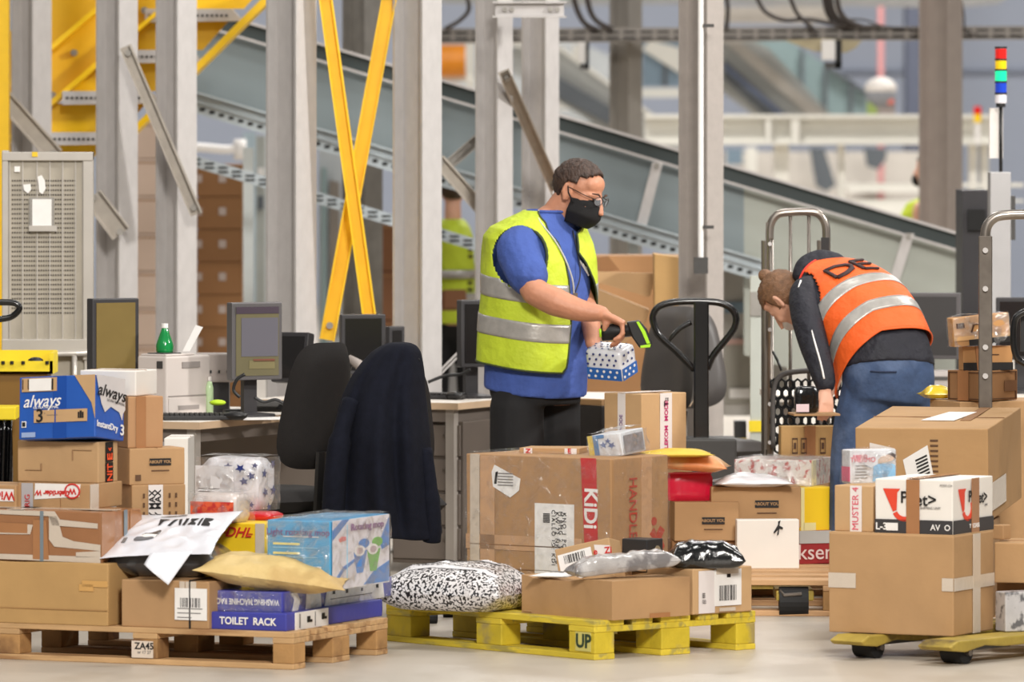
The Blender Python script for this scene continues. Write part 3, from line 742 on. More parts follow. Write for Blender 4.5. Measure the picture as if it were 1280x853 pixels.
b5 = qbox('cardboard_box', 'flat kraft box with silver tape strip and white label printed in red', 22, 112, 153, 606, None, b3.z1, 24.66, 24, kraft)
shapes(b5, 'F', [R4(.06, .02, .22, 1.0)], M('silver_tape_strip', (188, 184, 186), .25, .1), 'silver_tape')
btext(b5, 'F', 'RIG', .15, .3, .03, redink, 90, off=.007)
lb_ = shapes(b5, 'F', [[(.24, .35), (.86, .5), (.88, 1.0), (.25, 1.0)]], white, 'label')
btext(b5, 'F', 'Gebrüder W', .5, .63, .027, redink, 180, bold=.0009, off=.0065, par=None, shear=.2)
mb = MB(); c = pt(b5, 'F', .77, .72, .006); mb.tube([c + Vector((.03 * math.cos(a * PI / 8), 0, .026 * math.sin(a * PI / 8))) for a in range(16)], .0032, 6, closed=True); mb.build('round_logo', redink, b5.o)
btext(b5, 'F', 'W', .77, .72, .03, redink, 180, bold=.001, off=.0065)
shapes(b5, 'F', [R4(.6, 0, .605, .4)], kraft_d, 'flap_edge')
shapes(b5, 'R', [R4(0, 0, .25, 1)], tape_c, 'tape')
b6 = qbox('cardboard_box', 'plain light kraft box under the blue diaper carton, orange letters on its narrow side', 22, 123, 147, 553, None, b5.z1, 24.74, 24, kraft_l, rx=0)
shapes(b6, 'F', [R4(.1, .28, .3, .292), R4(.29, .28, .305, .45), R4(.68, .55, .692, .8), R4(.68, .79, .92, .802)], M('slit_line', (160, 124, 88)), 'slit')
for i, (ch, v0, v1) in enumerate((('E', .52, .74), ('T', .36, .5), ('I', .3, .36), ('N', .02, .28))):
    pass
shapes(b6, 'R', [R4(.34, .5, .72, .98), R4(.34, .0, .72, .48)], ink, 'black_stripe')
o6 = M('orange_red_print', (240, 84, 40), .5)
btext(b6, 'R', 'NIT', .53, .24, .056, o6, 90, bold=.0012, sx=.72, off=.0065); btext(b6, 'R', 'E', .53, .62, .056, o6, 90, bold=.0012, off=.0065)
shapes(b6, 'R', [[(.44, .84), (.53, .76), (.62, .84), (.58, .84), (.53, .8), (.48, .84)]], o6, 'chevron', off=.0062)
# diaper carton
blue_c = M('royal_blue_print_card', (36, 88, 176), .4, 0, .06, 6, .06, 50, coat=.1)
b7 = qbox('diaper_carton', 'tilted blue printed carton topping the kraft boxes on the left pallet', 24, 119, 155, 468, None, b6.z1 + .022, 24.68, 24, blue_c, rx=-6.5, ry=-3.0, seam=False)
shapes(b7, 'F', [[(.73, 1.0), (1.0, 1.0), (1.0, .3), (.955, .55)]], kraft_l, 'kraft_panel')
shapes(b7, 'F', [R4(.04, .76, .5, .98)], kraft_l, 'handle_border', .005)
shapes(b7, 'F', [R4(.05, .8, .06, .96), R4(.12, .8, .13, .96), R4(.435, .78, .455, .96)], ink, 'border_mark', .0066)
shapes(b7, 'F', [R4(.14, .77, .43, .965)], white, 'blank_label', .0075)
btext(b7, 'F', 'always', .3, .6, .064, white, 1, shear=.35, sx=.92, bold=.0004)
btext(b7, 'F', 'ULTRA NORMAL', .36, .5, .014, white, 0)
k_ = shapes(b7, 'F', [R4(.2, .26, .47, .46), R4(.49, .26, .9, .46)], kraft_l, 'kraft_window', .005)
btext(b7, 'F', '3', .28, .36, .068, ink, 0, bold=.001, off=.0066); btext(b7, 'F', '•• ˚ ——', .39, .38, .022, greyink, 0, off=.0066)
shapes(b7, 'F', [R4(.78, .31, .8, .41), R4(.805, .31, .83, .43), R4(.835, .31, .855, .41)], ink, 'bottle_icons', .0066)
shapes(b7, 'F', [R4(.04, .19, .1, .29)], white, 'icon', .005); shapes(b7, 'F', [R4(.05, .205, .09, .275)], ink, 'icon_mark', .0066)
shapes(b7, 'F', [R4(.04, .03, .22, .11)], M('pale_print', (150, 170, 210)), 'small_print', .005)
shapes(b7, 'F', [R4(.45, 0, .62, 1)], M('blue_tape_overlay', (24, 74, 160), .2, coat=.4), 'tape', .0036)
shapes(b7, 'R', [[(0, 1.0), (1.0, 1.0), (1.0, .5), (.93, .44), (.9, .33), (.8, .45), (.5, .52), (.3, .42), (.18, .55), (.0, 1)]], M('grey_white_print', (214, 208, 206), .4, coat=.3), 'pale_panel', .005)
btext(b7, 'R', 'always', .5, .74, .064, ink, -4, shear=.35, sx=1.35, bold=.0004, off=.0075)
btext(b7, 'R', 'ULTRA NORMAL', .66, .6, .012, greyink, -4, sx=1.6, off=.0075)
btext(b7, 'R', 'InstantDry', .36, .2, .034, white, -3, sx=1.15, bold=.0004, off=.0075); btext(b7, 'R', '3', .88, .16, .055, white, -3, sx=1.3, bold=.001, off=.0075)
# stack behind
b8 = qbox('cardboard_box', 'brown box with upright white tape, lowest of the stack beside the plain kraft box', 145, 165, 232, 607, None, .134, 24.9, 66, kraft)
shapes(b8, 'R', [R4(.3, .5, .57, 1.0)], tape_w, 'printed_tape'); 
for q in (.37, .48): btext(b8, 'R', 'CKOY MAX', q, .78, .034, ink, 90, bold=.0007)
for u in (.2, .68, .8): shapes(b8, 'R', [R4(u, .9 - .07 * k, u + .035, .935 - .07 * k) for k in range(5)], M('brown_print', (96, 66, 42)), 'print_column')
b9 = qbox('cardboard_box', 'kraft mail-order box with small black name stamp in the stack on the left pallet', 145, 162, 231, 561, None, b8.z1, 24.9, 66, kraft)
def stamp(B, face, u, v, s=1.0):
    a_, b_ = frame(B, face)[4:6]
    q = shapes(B, face, [rrect(B, face, u, v, .085 * s, .026 * s, 0)], ink, 'name_stamp', .0045)
    btext(B, face, 'ABOUT YOU', u, v, .0155 * s, kraft, 0, bold=.0004, off=.006)
    shapes(B, face, [rrect(B, face, u, v - .032 * s / b_ * 1.0, .07 * s, .004, 0)], M('brown_print', (96, 66, 42)), 'small_print', .0045)
stamp(b9, 'R', .55, .62); shapes(b9, 'R', [R4(.1, .12, .2, .28)], M('brown_print', (96, 66, 42)), 'square_mark')
b10 = qbox('cardboard_box', 'brown box with a broad vertical tape, topmost of the stack beside the blue diaper carton', 146, 160, 204, 496, None, b9.z1, 24.92, 66, kraft_d if 0 else card('mid_kraft_cardboard', (186, 142, 102)), seam=False)
shapes(b10, 'R', [R4(.22, .0, .5, 1.0)], tape_b, 'tape')
b11 = qbox('white_carton', 'blank white carton lying behind the blue diaper carton', 100, 170, 177, 464, None, b10.z1, 24.95, 20, M('white_card', (236, 230, 222), .6, 0, .03), wR=.2)
bw1 = qbox('white_carton', 'tall white carton standing on the floor behind the mail-order box stack', 205, 235, None, 548, None, 0, 26.4, 2, M('white_card', (236, 230, 222)), wR=.3)
# ---- blue rack boxes
ra = qbox('rack_box', 'lower of the two flat blue rack boxes, at the near corner of the unpainted pallet', 263, 358, 478, 768, None, .134, 24.19, 24, blue_r, seam=False)
btext(ra, 'F', 'TOILET  RACK', .5, .5, .037, white, 0, bold=.0009, sx=.95)
shapes(ra, 'R', [R4(.08, .0, .42, 1.0)], white, 'white_label'); shapes(ra, 'R', [R4(.2, .35, .23, .7), R4(.2, .35, .25, .5), R4(.35, .4, .38, .75), R4(.35, .4, .4, .55)], ink, 'arrow_mark', .006)
shapes(ra, 'R', [R4(.12, .1, .13, .9), R4(.28, .1, .285, .9)], greyink, 'fine_print', .006)
rb = qbox('rack_box', 'upper of the two flat blue rack boxes, lettering upside down', 264, 353, 490, 741, None, ra.z1, 24.25, 24, blue_r, seam=False)
btext(rb, 'F', 'WASHING MACHINE RACK', .5, .5, .03, white, 180, bold=.0006, sx=.72)
shapes(rb, 'R', [[(.08, .0), (.1, .55), (.07, .9), (.12, .9), (.15, .5), (.13, 0)], [(.2, 0), (.34, .02), (.33, 1), (.21, 1)], [(.37, .0), (.92, .0), (.9, .98), (.4, .98)]], white, 'white_label')
shapes(rb, 'R', [R4(.44, .55, .46, .75), R4(.56, .5, .58, .7), R4(.7, .5, .715, .65), R4(.84, .55, .86, .72), R4(.42, .3, .8, .33)], ink, 'print_marks', .006)
wrap(rb, clear, .007, seed=5)
# ---- light blue mop box
mp = qbox('mop_box', 'light blue boxed set in clear film, standing on the flat blue rack boxes', 334, 413, 486, 652, None, rb.z1, 24.34, 24, lblue, seam=False)
btext(mp, 'F', 'Light rotating mop', .5, .83, .034, M('purple_print', (110, 60, 130)), 0, bold=.0002, off=.0062)
for i in range(3):
    shapes(mp, 'F', [R4(.1, .645 - .135 * i, .52, .675 - .135 * i)], M('pale_yellow_print', (240, 226, 140)), 'highlight_line'); shapes(mp, 'F', [R4(.1, .6 - .135 * i, .8, .612 - .135 * i)], M('pale_blue_line', (150, 206, 232)), 'text_line')
shapes(mp, 'F', [R4(.26, .76, .82, .772)], white, 'text_line')
shapes(mp, 'F', [R4(.69, .14, .86, .34)], white, 'mark_panel'); btext(mp, 'F', 'CE', .775, .24, .036, ink, 0, off=.006)
pk = M('blush_white_print', (226, 222, 228), .35, 0, .03, coat=.3)
shapes(mp, 'R', [R4(.02, .0, .99, 1.0)], pk, 'printed_panel', .004, th=.001)
bl = M('mop_blue_print', (70, 130, 200), .35); gr = M('mop_green_print', (110, 180, 70), .35)
shapes(mp, 'R', [[(.02, .72), (.3, 1.0), (.18, 1.0), (.02, .86)], [(.98, .55), (.98, .95), (.82, .62), (.86, .5)], [(.98, .32), (.98, .02), (.55, .02), (.72, .2)], [(.02, .1), (.2, .32), (.4, .42), (.4, .38), (.2, .25), (.02, .02)]], bl, 'blue_wave', .0056)
for cx, m_ in ((.47, bl), (.7, gr)):
    shapes(mp, 'R', [[(cx - .09, .5), (cx + .13, .52), (cx + .06, .2), (cx - .04, .2)], [(cx + .08 + .09 * math.cos(a * PI / 6), .62 + .07 * math.sin(a * PI / 6)) for a in range(12)]], m_, 'mop_picture', .0062)
    shapes(mp, 'R', [[(cx + .09 * math.cos(a * PI / 6), .52 + .08 * math.sin(a * PI / 6)) for a in range(12)]], white, 'mop_head', .007)
    shapes(mp, 'R', [[(cx + .055 * math.cos(a * PI / 6), .52 + .05 * math.sin(a * PI / 6)) for a in range(12)]], M('mop_grey_pink', (190, 170, 176)), 'mop_centre', .0078)
shapes(mp, 'R', [[(.12, .72), (.17, .76), (.24, .75), (.24, .7), (.14, .68)]], M('pale_red_print', (226, 120, 120)), 'red_mark', .0062)
btext(mp, 'R', 'Rotating mop', .6, .87, .034, M('purple_grey_print', (140, 110, 140)), 0, bold=.0012, sx=1.5, off=.0075)
shapes(mp, 'R', [R4(.26, .12, .268, .92)], M('pale_blue_line', (150, 206, 232)), 'edge_line', .0062)
wrap(mp, clearw, .009, amp=.006, seed=7)
# ---- DHL box, slab, star pack, orange pack
yc = M('parcel_yellow_card', (244, 204, 34), .5, 0, .04, 5, .05, 50)
dh = qbox('yellow_parcel', 'yellow parcel box with red lettering behind the padded envelope', 244, 331, None, 655, None, .134, 24.76, 24, yc, wR=.34)
btext(dh, 'F', 'DHL', .62, .9, .05, redink, 0, shear=.4, bold=.001, sx=1.1); shapes(dh, 'F', [R4(.42, .885, .49, .893), R4(.42, .9, .49, .907), R4(.76, .885, .83, .893)], redink, 'stripe')
shapes(dh, 'F', [R4(.87, 0, 1.0, 1.0)], tape_c, 'tape')
rs = qbox('flat_red_box', 'flat red package under the star-patterned pack', 286, 338, 357, 641, None, dh.z1, 24.93, 24, M('bright_red_film', (200, 28, 44), .3, coat=.4), seam=False, roundy=.006)
stw = M('star_pack_white', (226, 224, 228), .3, 0, .05, 12, .2, 20, coat=.5)
sp = qbox('diaper_pack', 'white film-wrapped pack with dark blue stars behind the orange package', 246, 322, 348, 573, None, rs.z1, 25.0, 24, stw, seam=False, roundy=.016, nseg=16, rnd=.006)
starm = M('navy_print', (40, 54, 120), .4)
def star(cu, cv, r, ang, k=1.0):
    return [(cu + (r if i % 2 == 0 else r * .42) * k * math.cos(ang + i * PI / 5), cv + (r if i % 2 == 0 else r * .42) * math.sin(ang + i * PI / 5)) for i in range(10)]
random.seed(12)
shapes(sp, 'F', [star(.52, .83, .075, .3), star(.72, .8, .09, .9), star(.96, .86, .06, .2), star(.78, .56, .08, .5), star(.62, .3, .07, .7), star(.9, .12, .06, .1), star(.9, .66, .08, .6)], starm, 'star_print', .004)
shapes(sp, 'R', [star(.3, .7, .09, .2, 1.4), star(.35, .34, .09, .7, 1.4), star(.72, .36, .1, .2, 1.4), star(.5, .06, .08, .4, 1.4), star(.7, .86, .08, .9, 1.4)], starm, 'star_print', .004)
l = sheet(sp, 'F', .3, .46, .16, .15, 0, bar=False, lines=6, seed=9, mat=M('film_label_grey', (222, 220, 222)))
wrap(sp, clearw, .006, amp=.007, seed=8)
op = qbox('snack_package', 'clear-wrapped package with an orange front in front of the star-patterned pack', 236, 294, 316, 618, None, dh.z1, 24.78, 24, M('pale_pack', (224, 212, 206), .3, 0, .06, 14, coat=.4), seam=False, roundy=.008)
shapes(op, 'F', [R4(.06, .02, .98, .72)], M('orange_red_pack', (226, 96, 60), .35, 0, .18, 30, dark=(200, 50, 50), dscale=40), 'orange_print', .009)
shapes(op, 'F', [[(.62 + .05 * math.cos(a), .22 + .12 * math.sin(a)) for a in (0, 1, 2, 3, 4, 5)], [(.78 + .05 * math.cos(a), .2 + .12 * math.sin(a)) for a in (0, 1, 2, 3, 4, 5)]], M('brown_spot', (90, 50, 30)), 'fruit_picture', .006)
shapes(op, 'F', [[(.24 + .08 * math.cos(a), .72 + .14 * math.sin(a)) for a in (0, .8, 1.6, 2.4, 3.2, 4, 4.8, 5.6)]], white, 'round_logo', .006)
shapes(op, 'F', [R4(.3, .5, .6, .54), R4(.3, .4, .66, .44)], white, 'text_line', .006)
wrap(op, clearw, .008, amp=.008, seed=2)
# ============================================================ SOFT PARCELS
def bag(name, label, x0, x1, Y, z0, dep, h, rz, mat, cat='parcel bag', seed=0, wr=.012, pe=.8, pw=2.6, flat=.3, n=44, group=None, tilt=(0, 0), lenm=None, fl=8, prof=None, edge=.0):
    """filled soft bag: pillow with a seam edge and creases"""
    Lm = lenm or (x1 - x0) / sc_at(Y); o_ = Vector((WX((x0 + x1) / 2, Y), Y, z0)); off = Vector((seed * 7.3,) * 3)
    def hh(u, v):
        a = max(0.0, 1 - abs(u) ** pw) ** pe; b = max(0.0, 1 - abs(v) ** pw) ** pe
        return a * b * (prof(u, v) if prof else 1)
    def P(u, v, s):
        k = hh(u, v); e_ = 1 + edge * noise.noise(Vector((u * 3, v * 3, s)) + off)
        x = u * Lm / 2 * (1 - .08 * (1 - v * v)) * e_; y = v * dep / 2 * (1 - .08 * (1 - u * u)) * e_
        q = Vector((x * fl, y * fl, 0)) + off
        wv = noise.noise(q) * .6 + noise.noise(q * 2.3) * .4 + abs(noise.noise(q * 1.4 + Vector((9, 2, 5)))) * -.9
        if s > 0: z = h * flat + h * (1 - flat) * k + wr * wv * min(1, k * 1.6 + .15)
        else: z = h * flat - h * flat * min(1, k * 1.5) + wr * .25 * wv * (1 - k)
        return Vector((x, y, max(z, 0.0)))
    mb = MB()
    mb.grid(lambda a, b: P(a * 2 - 1, b * 2 - 1, 1), n, n)
    mb.grid(lambda a, b: P(1 - a * 2, b * 2 - 1, -1), n, n)
    o = mb.build(name, mat, None, o_, smooth=True)
    o.rotation_euler = (math.radians(tilt[0]), math.radians(tilt[1]), math.radians(rz))
    bm = o.modifiers.new('weld', 'WELD'); bm.merge_threshold = .0004
    tag(o, label, cat, group); o_P = P
    return o, P
def bagprint(o, P, polys, mat, name, off=.003, sub_=5):
    """print on the top of a bag: polygons in u,v (-1..1), following the surface"""
    mb = MB()
    for poly in polys:
        k = len(poly); cx = sum(p[0] for p in poly) / k; cy = sum(p[1] for p in poly) / k
        R = 4
        ring = []
        pts = []
        for i in range(k):
            a = poly[i]; b = poly[(i + 1) % k]
            for q in range(sub_): pts.append((a[0] + (b[0] - a[0]) * q / sub_, a[1] + (b[1] - a[1]) * q / sub_))
        kk = len(pts); n = len(mb.v)
        for r in range(1, R + 1):
            for p in pts: mb.v.append(tuple(P(cx + (p[0] - cx) * r / R, cy + (p[1] - cy) * r / R, 1) + Vector((0, 0, off))))
        mb.v.append(tuple(P(cx, cy, 1) + Vector((0, 0, off)))); c_ = n + kk * R
        for i in range(kk):
            j = (i + 1) % kk; mb.f.append((c_, n + i, n + j)); mb.m.append(0)
            for r in range(R - 1): mb.f.append((n + r * kk + i, n + (r + 1) * kk + i, n + (r + 1) * kk + j, n + r * kk + j)); mb.m.append(0)
    return mb.build(name, mat, o, smooth=True)
polyw = M('white_poly_mailer', (226, 226, 232), .28, 0, .03, 8, .15, 18, coat=.4)
polyg = M('dark_grey_poly_mailer', (78, 80, 84), .25, 0, .12, 8, .3, 16, coat=.5)
zb = b2.z1
g1, gP = bag('mailer_bag', 'dark grey poly mailer bag lying under the white mailer on the brown boxes', 138, 292, 24.66, zb + .002, .40, .17, -12, polyg, seed=3, wr=.02)
bagprint(g1, gP, [[(-.75, -.72), (-.2, -.8), (-.12, -.55), (-.7, -.5)]], white, 'label')
w1, wP = bag('mailer_bag', 'white poly mailer with dark lettering draped over the grey bag, corner hanging down', 0, 0, 24.60, zb + .135, .42, .04, -16, polyw, seed=5, wr=.012, lenm=.43, tilt=(19, -3), flat=.5)
w1.location.x = WX(216, 24.60)
bagprint(w1, wP, [[(-0.316, 0.195), (-0.266, 0.195), (-0.266, 0.458), (-0.172, 0.458), (-0.172, 0.510), (-0.352, 0.510)], [(-0.136, 0.195), (-0.078, 0.195), (0.008, 0.495), (-0.050, 0.495)], [(0.022, 0.495), (0.080, 0.210), (0.123, 0.210), (0.080, 0.495)], [(0.152, 0.195), (0.210, 0.195), (0.210, 0.495), (0.152, 0.495)], [(0.253, 0.195), (0.404, 0.195), (0.404, 0.270), (0.318, 0.345), (0.404, 0.495), (0.253, 0.495), (0.253, 0.420), (0.310, 0.420)], [(0.440, 0.195), (0.483, 0.195), (0.483, 0.495), (0.440, 0.495)], [(0.512, 0.210), (0.670, 0.210), (0.670, 0.285), (0.570, 0.285), (0.570, 0.420), (0.670, 0.420), (0.670, 0.495), (0.512, 0.495)]], ink, 'brand_print')
bagprint(w1, wP, [[(-.85, -.42), (-.77, -.42), (-.77, -.24), (-.85, -.24)], [(-.4, .68), (.1, .68), (.1, .74), (-.4, .74)]], greyink, 'small_print')
bagprint(w1, wP, [[(-.42 + .2 * math.cos(a * PI / 6), -.36 + .1 * math.sin(a * PI / 6)) for a in range(12)]], M('handle_slot_grey', (110, 110, 114)), 'handle_slot')
# hanging corner flap of the white mailer
fb = MB(); c0 = W(186, 704, 24.27) - w1.location
P_ = [W(188, 692, 24.32), W(240, 690, 24.36), W(210, 732, 24.24), W(180, 706, 24.28)]
fb = MB().grid(lambda u, v: (P_[0] * (1 - u) * (1 - v) + P_[1] * u * (1 - v) + P_[2] * u * v + P_[3] * (1 - u) * v) + Vector((0, -.012 * math.sin(u * 5) * v, 0)), 10, 8)
fo = fb.build('corner_flap', polyw, None, solid=.002, smooth=True); fo.parent = w1; bpy.context.view_layer.update(); fo.matrix_parent_inverse = w1.matrix_world.inverted()
padded = M('buff_padded_paper', (212, 184, 122), .55, 0, .08, 7, .6, 9, dark=(196, 164, 104), dscale=5, bd=.03)
e1, eP = bag('padded_envelope', 'crumpled buff yellow padded envelope in front of the yellow parcel and light blue box', 0, 0, 24.42, rb.z1 + .015, .30, .11, -6, padded, seed=11, wr=.016, lenm=.56, tilt=(6, 7), flat=.4, edge=.02, cat='envelope')
e1.location.x = WX(341, 24.38)
# ============================================================ PARCELS ON THE YELLOW PALLET
k1 = qbox('cardboard_box', 'low kraft box with a sagging lid at the near corner of the yellow pallet', 652, 765, 862, 727, None, .144, 24.59, 49.5, kraft, dent=.05, nseg=22, seam=False)
shapes(k1, 'R', [R4(.48, .0, .74, .12)], tape_b, 'tape'); shapes(k1, 'F', [R4(.03, .05, .12, .07)], kraft_l, 'print')
k2 = qbox('cardboard_box', 'small kraft box with two white labels at the right end of the yellow pallet', None, 866, 940, 712, None, .144, 24.86, 49.5, kraft_l, wL=.34)
sheet(k2, 'R', .58, .56, .135, .135, 0, seed=21, barv=-.15, barh=.42, lines=0); shapes(k2, 'R', [R4(.56, .78, .62, .88)], ink, 'logo_square', .006)
shapes(k2, 'R', [R4(.09, .02, .36, .95)], M('creased_white_label', (226, 218, 216), .4), 'second_label'); btext(k2, 'R', '||| IIII', .17, .35, .02, ink, 90, off=.006)
shapes(k2, 'R', [R4(.38, .86, .75, 1.0), R4(.43, .04, .7, .12)], tape_c, 'clear_tape', .007)
# kids furniture box
kb = qbox('cardboard_box', 'largest kraft box on the yellow pallet, red band with white letters near its corner', 583, 764, 835, 574, None, .144, 25.27, 37, card('big_box_kraft', (177, 137, 96)), seam=False, tape=None, nseg=16, rnd=.004)
kr = M('red_band_print', (196, 40, 42), .5)
rbn = shapes(kb, 'F', [[(.795, 1.0), (.9, 1.0), (.92, .0), (.84, .0)]], kr, 'red_band')
btext(kb, 'F', 'KiDi', .862, .66, .085, white, -91, bold=.002)
shapes(kb, 'F', [R4(.03, .0, .095, 1.0)], tape_c, 'clear_tape'); shapes(kb, 'F', [R4(.03, .38, .8, .388), R4(.1, .22, .78, .225)], kraft_d, 'crease')
shapes(kb, 'F', [R4(.1, .0, .2, .99), R4(0, .35, .8, .45)], M('kraft_tape_sheen', (200, 158, 120), .3, coat=.3), 'kraft_tape', .0032)
sl = shapes(kb, 'F', [[(.18, .88), (.2, .93), (.38, .84), (.37, .76), (.31, .71), (.19, .78)]], white, 'torn_label')
shapes(kb, 'F', [R4(.225, .87 - .02 * i - .0, .33, .876 - .02 * i) for i in range(5)], greyink, 'print_lines', .006, sl)
shapes(kb, 'F', [[(.2, .8), (.21, .88), (.225, .885), (.215, .8)]], ink, 'barcode', .006, sl)
bl_ = shapes(kb, 'F', [R4(.48, -.0, .75, .68)], white, 'large_label')
shapes(kb, 'F', [R4(.54, .55 + .007 * i * 1.6, .585, .557 + .007 * i * 1.6) for i in range(6)], ink, 'barcode', .006, bl_)
for q, s_ in ((.61, 'CIALLO ID: KDI'), (.635, 'KW 72 NKB 76'), (.66, 'M BMG 2 SGMB'), (.685, 'KNO 1 PC8 T4')):
    btext(kb, 'F', s_, q, .45, .024, ink, -90, name='label_text', off=.006, sp=1.3)
btext(kb, 'R', 'HANDLE WITH', .36, .5, .07, M('faded_red_ink', (178, 66, 48)), -90, bold=.0006, sx=.86)
shapes(kb, 'R', [R4(.52, .0, .7, 1)], M('kraft_tape_sheen', (200, 158, 120)), 'kraft_tape', .0032)
fr = M('faded_red_ink', (178, 66, 48))
shapes(kb, 'R', [[(.66, .47), (.74, .51), (.78, .47), (.85, .52), (.93, .49), (.87, .44), (.93, .38), (.86, .34), (.8, .40), (.72, .33), (.66, .36), (.73, .43)]], fr, 'glass_figure')
shapes(kb, 'R', [[(.74 + .05 * math.cos(a * PI / 4), .555 + .03 * math.sin(a * PI / 4)) for a in range(8)]], fr, 'figure_head')
wrap(kb, film('thin_film', .10, white=.02), .008, amp=.006, seed=15)
# thin boxes on it
t1 = qbox('flat_parcel', 'thin flat parcel with red letter tape lying on the largest kraft box', 649, 724, 738, 561, None, kb.z1, 25.62, 14, kraft, wR=None, seam=False)
shapes(t1, 'F', [R4(.08, 0, .22, 1), R4(.76, .0, .96, 1)], tape_w, 'printed_tape'); btext(t1, 'F', 'N', .15, .5, .024, redink, -90, bold=.001, off=.006); btext(t1, 'F', 'E', .84, .5, .026, redink, 0, bold=.001, off=.006)
# small product
pb = qbox('product_box', 'small blue and white boxed product in crumpled film on the largest kraft box', 738, 779, 808, 541, None, kb.z1 + .003, 25.45, 30, M('product_white', (226, 228, 232), .35, 0, .04, coat=.3), rx=4, ry=-7, seam=False, cat='box')
shapes(pb, 'F', [R4(.0, 0, .16, 1)], M('product_yellow', (236, 206, 60)), 'yellow_edge'); shapes(pb, 'F', [R4(.16, 0, .3, 1), R4(.3, .85, .5, 1)], M('product_blue', (60, 130, 190)), 'blue_panel')
shapes(pb, 'F', [star(.45, .55, .16, .3, .8), star(.7, .5, .16, .9, .8), star(.6, .7, .12, .1, .8)], M('product_slate', (90, 110, 160)), 'picture')
shapes(pb, 'R', [R4(.1, .1, .9, .85)], M('product_grey', (150, 146, 150), .4, 0, .25, 30), 'side_print')
wrap(pb, clearw, .012, amp=.014, seed=21)
# small tilted e-box
eb = qbox('small_parcel', 'small kraft parcel with white label leaning on the sagging box', 700, 769, 783, 671, None, k1.z1 - .012, 24.98, 22, kraft_l, ry=-13, rx=-9, seam=False)
sheet(eb, 'F', .36, .5, .135, .105, 3, seed=31, barv=.28, lines=4)
shapes(eb, 'F', [[(.72, .6), (1.0, .52), (1.0, .8), (.72, .9)]], tape_w, 'printed_tape'); btext(eb, 'F', 'e   Zi', .86, .7, .034, redink, -6, bold=.0008, off=.006)
bk = qbox('black_box', 'black box with a pale emblem between the leaning parcel and the black bag', 777, 809, 829, 675, None, k1.z1 - .0, 25.05, 35, M('charcoal_card', (46, 46, 48), .45, 0, .05), seam=False)
shapes(bk, 'F', [R4(.1, .04, .98, .42)], kraft, 'kraft_panel'); shapes(bk, 'R', [[(.6 + .2 * math.cos(a * PI / 5), .6 + .2 * math.sin(a * PI / 5)) for a in range(10)]], M('emblem_bronze', (150, 136, 110)), 'emblem')
blk = M('black_bin_film', (12, 12, 13), .16, 0, .2, 10, .5, 22, coat=.6)
bg, bP = bag('poly_bag', 'shiny black plastic bag lying on the small box with two white labels', 833, 929, 24.98, k2.z1 - .0, .2, .10, 5, blk, seed=17, wr=.016, fl=11, pe=.5, pw=4)
cf = M('grey_bubble_film', (176, 172, 170), .2, 0, .22, 12, .6, 26, coat=.6, dark=(120, 116, 116), dscale=10)
r1, rP = bag('film_roll', 'long grey crumpled film package lying across the sagging box', 706, 850, 24.78, k1.z1 + .002, .12, .07, 13, cf, seed=23, wr=.014, fl=14, pe=.45, pw=5, cat='package')
r1.location.x = WX(779, 24.78); r1.rotation_euler = (0, math.radians(-5), math.radians(20)); r1.location.z += .022
pl, pP = bag('paper_slip', 'white shipping slip with grey print at the left of the sagging box', 668, 722, 24.9, k1.z1 - .004, .16, .018, -22, white, seed=25, wr=.004, cat='paper', n=20)
bagprint(pl, pP, [[(-.3, -.3), (.5, -.3), (.5, .1), (-.3, .1)]], greyink, 'print')
# leopard cushion
def leopard():
    m = bpy.data.materials.new('speckled_fabric_film'); m.use_nodes = True; nt = m.node_tree; N = nt.nodes; L = nt.links; b = N['Principled BSDF']
    tc = N.new('ShaderNodeTexCoord'); n1 = N.new('ShaderNodeTexNoise'); n1.inputs['Scale'].default_value = 105; n1.inputs['Detail'].default_value = 1.0
    r = N.new('ShaderNodeValToRGB'); r.color_ramp.elements[0].position = .46; r.color_ramp.elements[1].position = .50
    r.color_ramp.elements[0].color = RGB(38, 34, 34); r.color_ramp.elements[1].color = RGB(226, 222, 222)
    L.new(tc.outputs['Object'], n1.inputs['Vector']); L.new(n1.outputs['Fac'], r.inputs['Fac']); L.new(r.outputs['Color'], b.inputs['Base Color'])
    b.inputs['Roughness'].default_value = .3; b.inputs['Coat Weight'].default_value = .4
    return m
lp, lP = bag('poly_bag', 'plump black and white speckled bag on the left end of the yellow pallet', 0, 0, 25.2, .144, .44, .18, -27, leopard(), seed=29, wr=.016, lenm=.56, pe=.5, flat=.36)
lp.location.x = WX(574, 25.2)
bagprint(lp, lP, [[(-.75, .1), (-.6, .3), (-.1, .3), (-.05, .12), (-.35, .12), (-.5, .0)], [(.0, .0), (.2, .25), (.3, .2), (.12, -.02)]], ink, 'dark_lettering')
bagprint(lp, lP, [[(.15, .2), (.45, .4), (.62, .2), (.4, .0)], [(-.9, -.62), (.85, -.62), (.85, -.5), (-.9, -.5)]], M('film_label_grey', (222, 220, 222)), 'pale_patch')

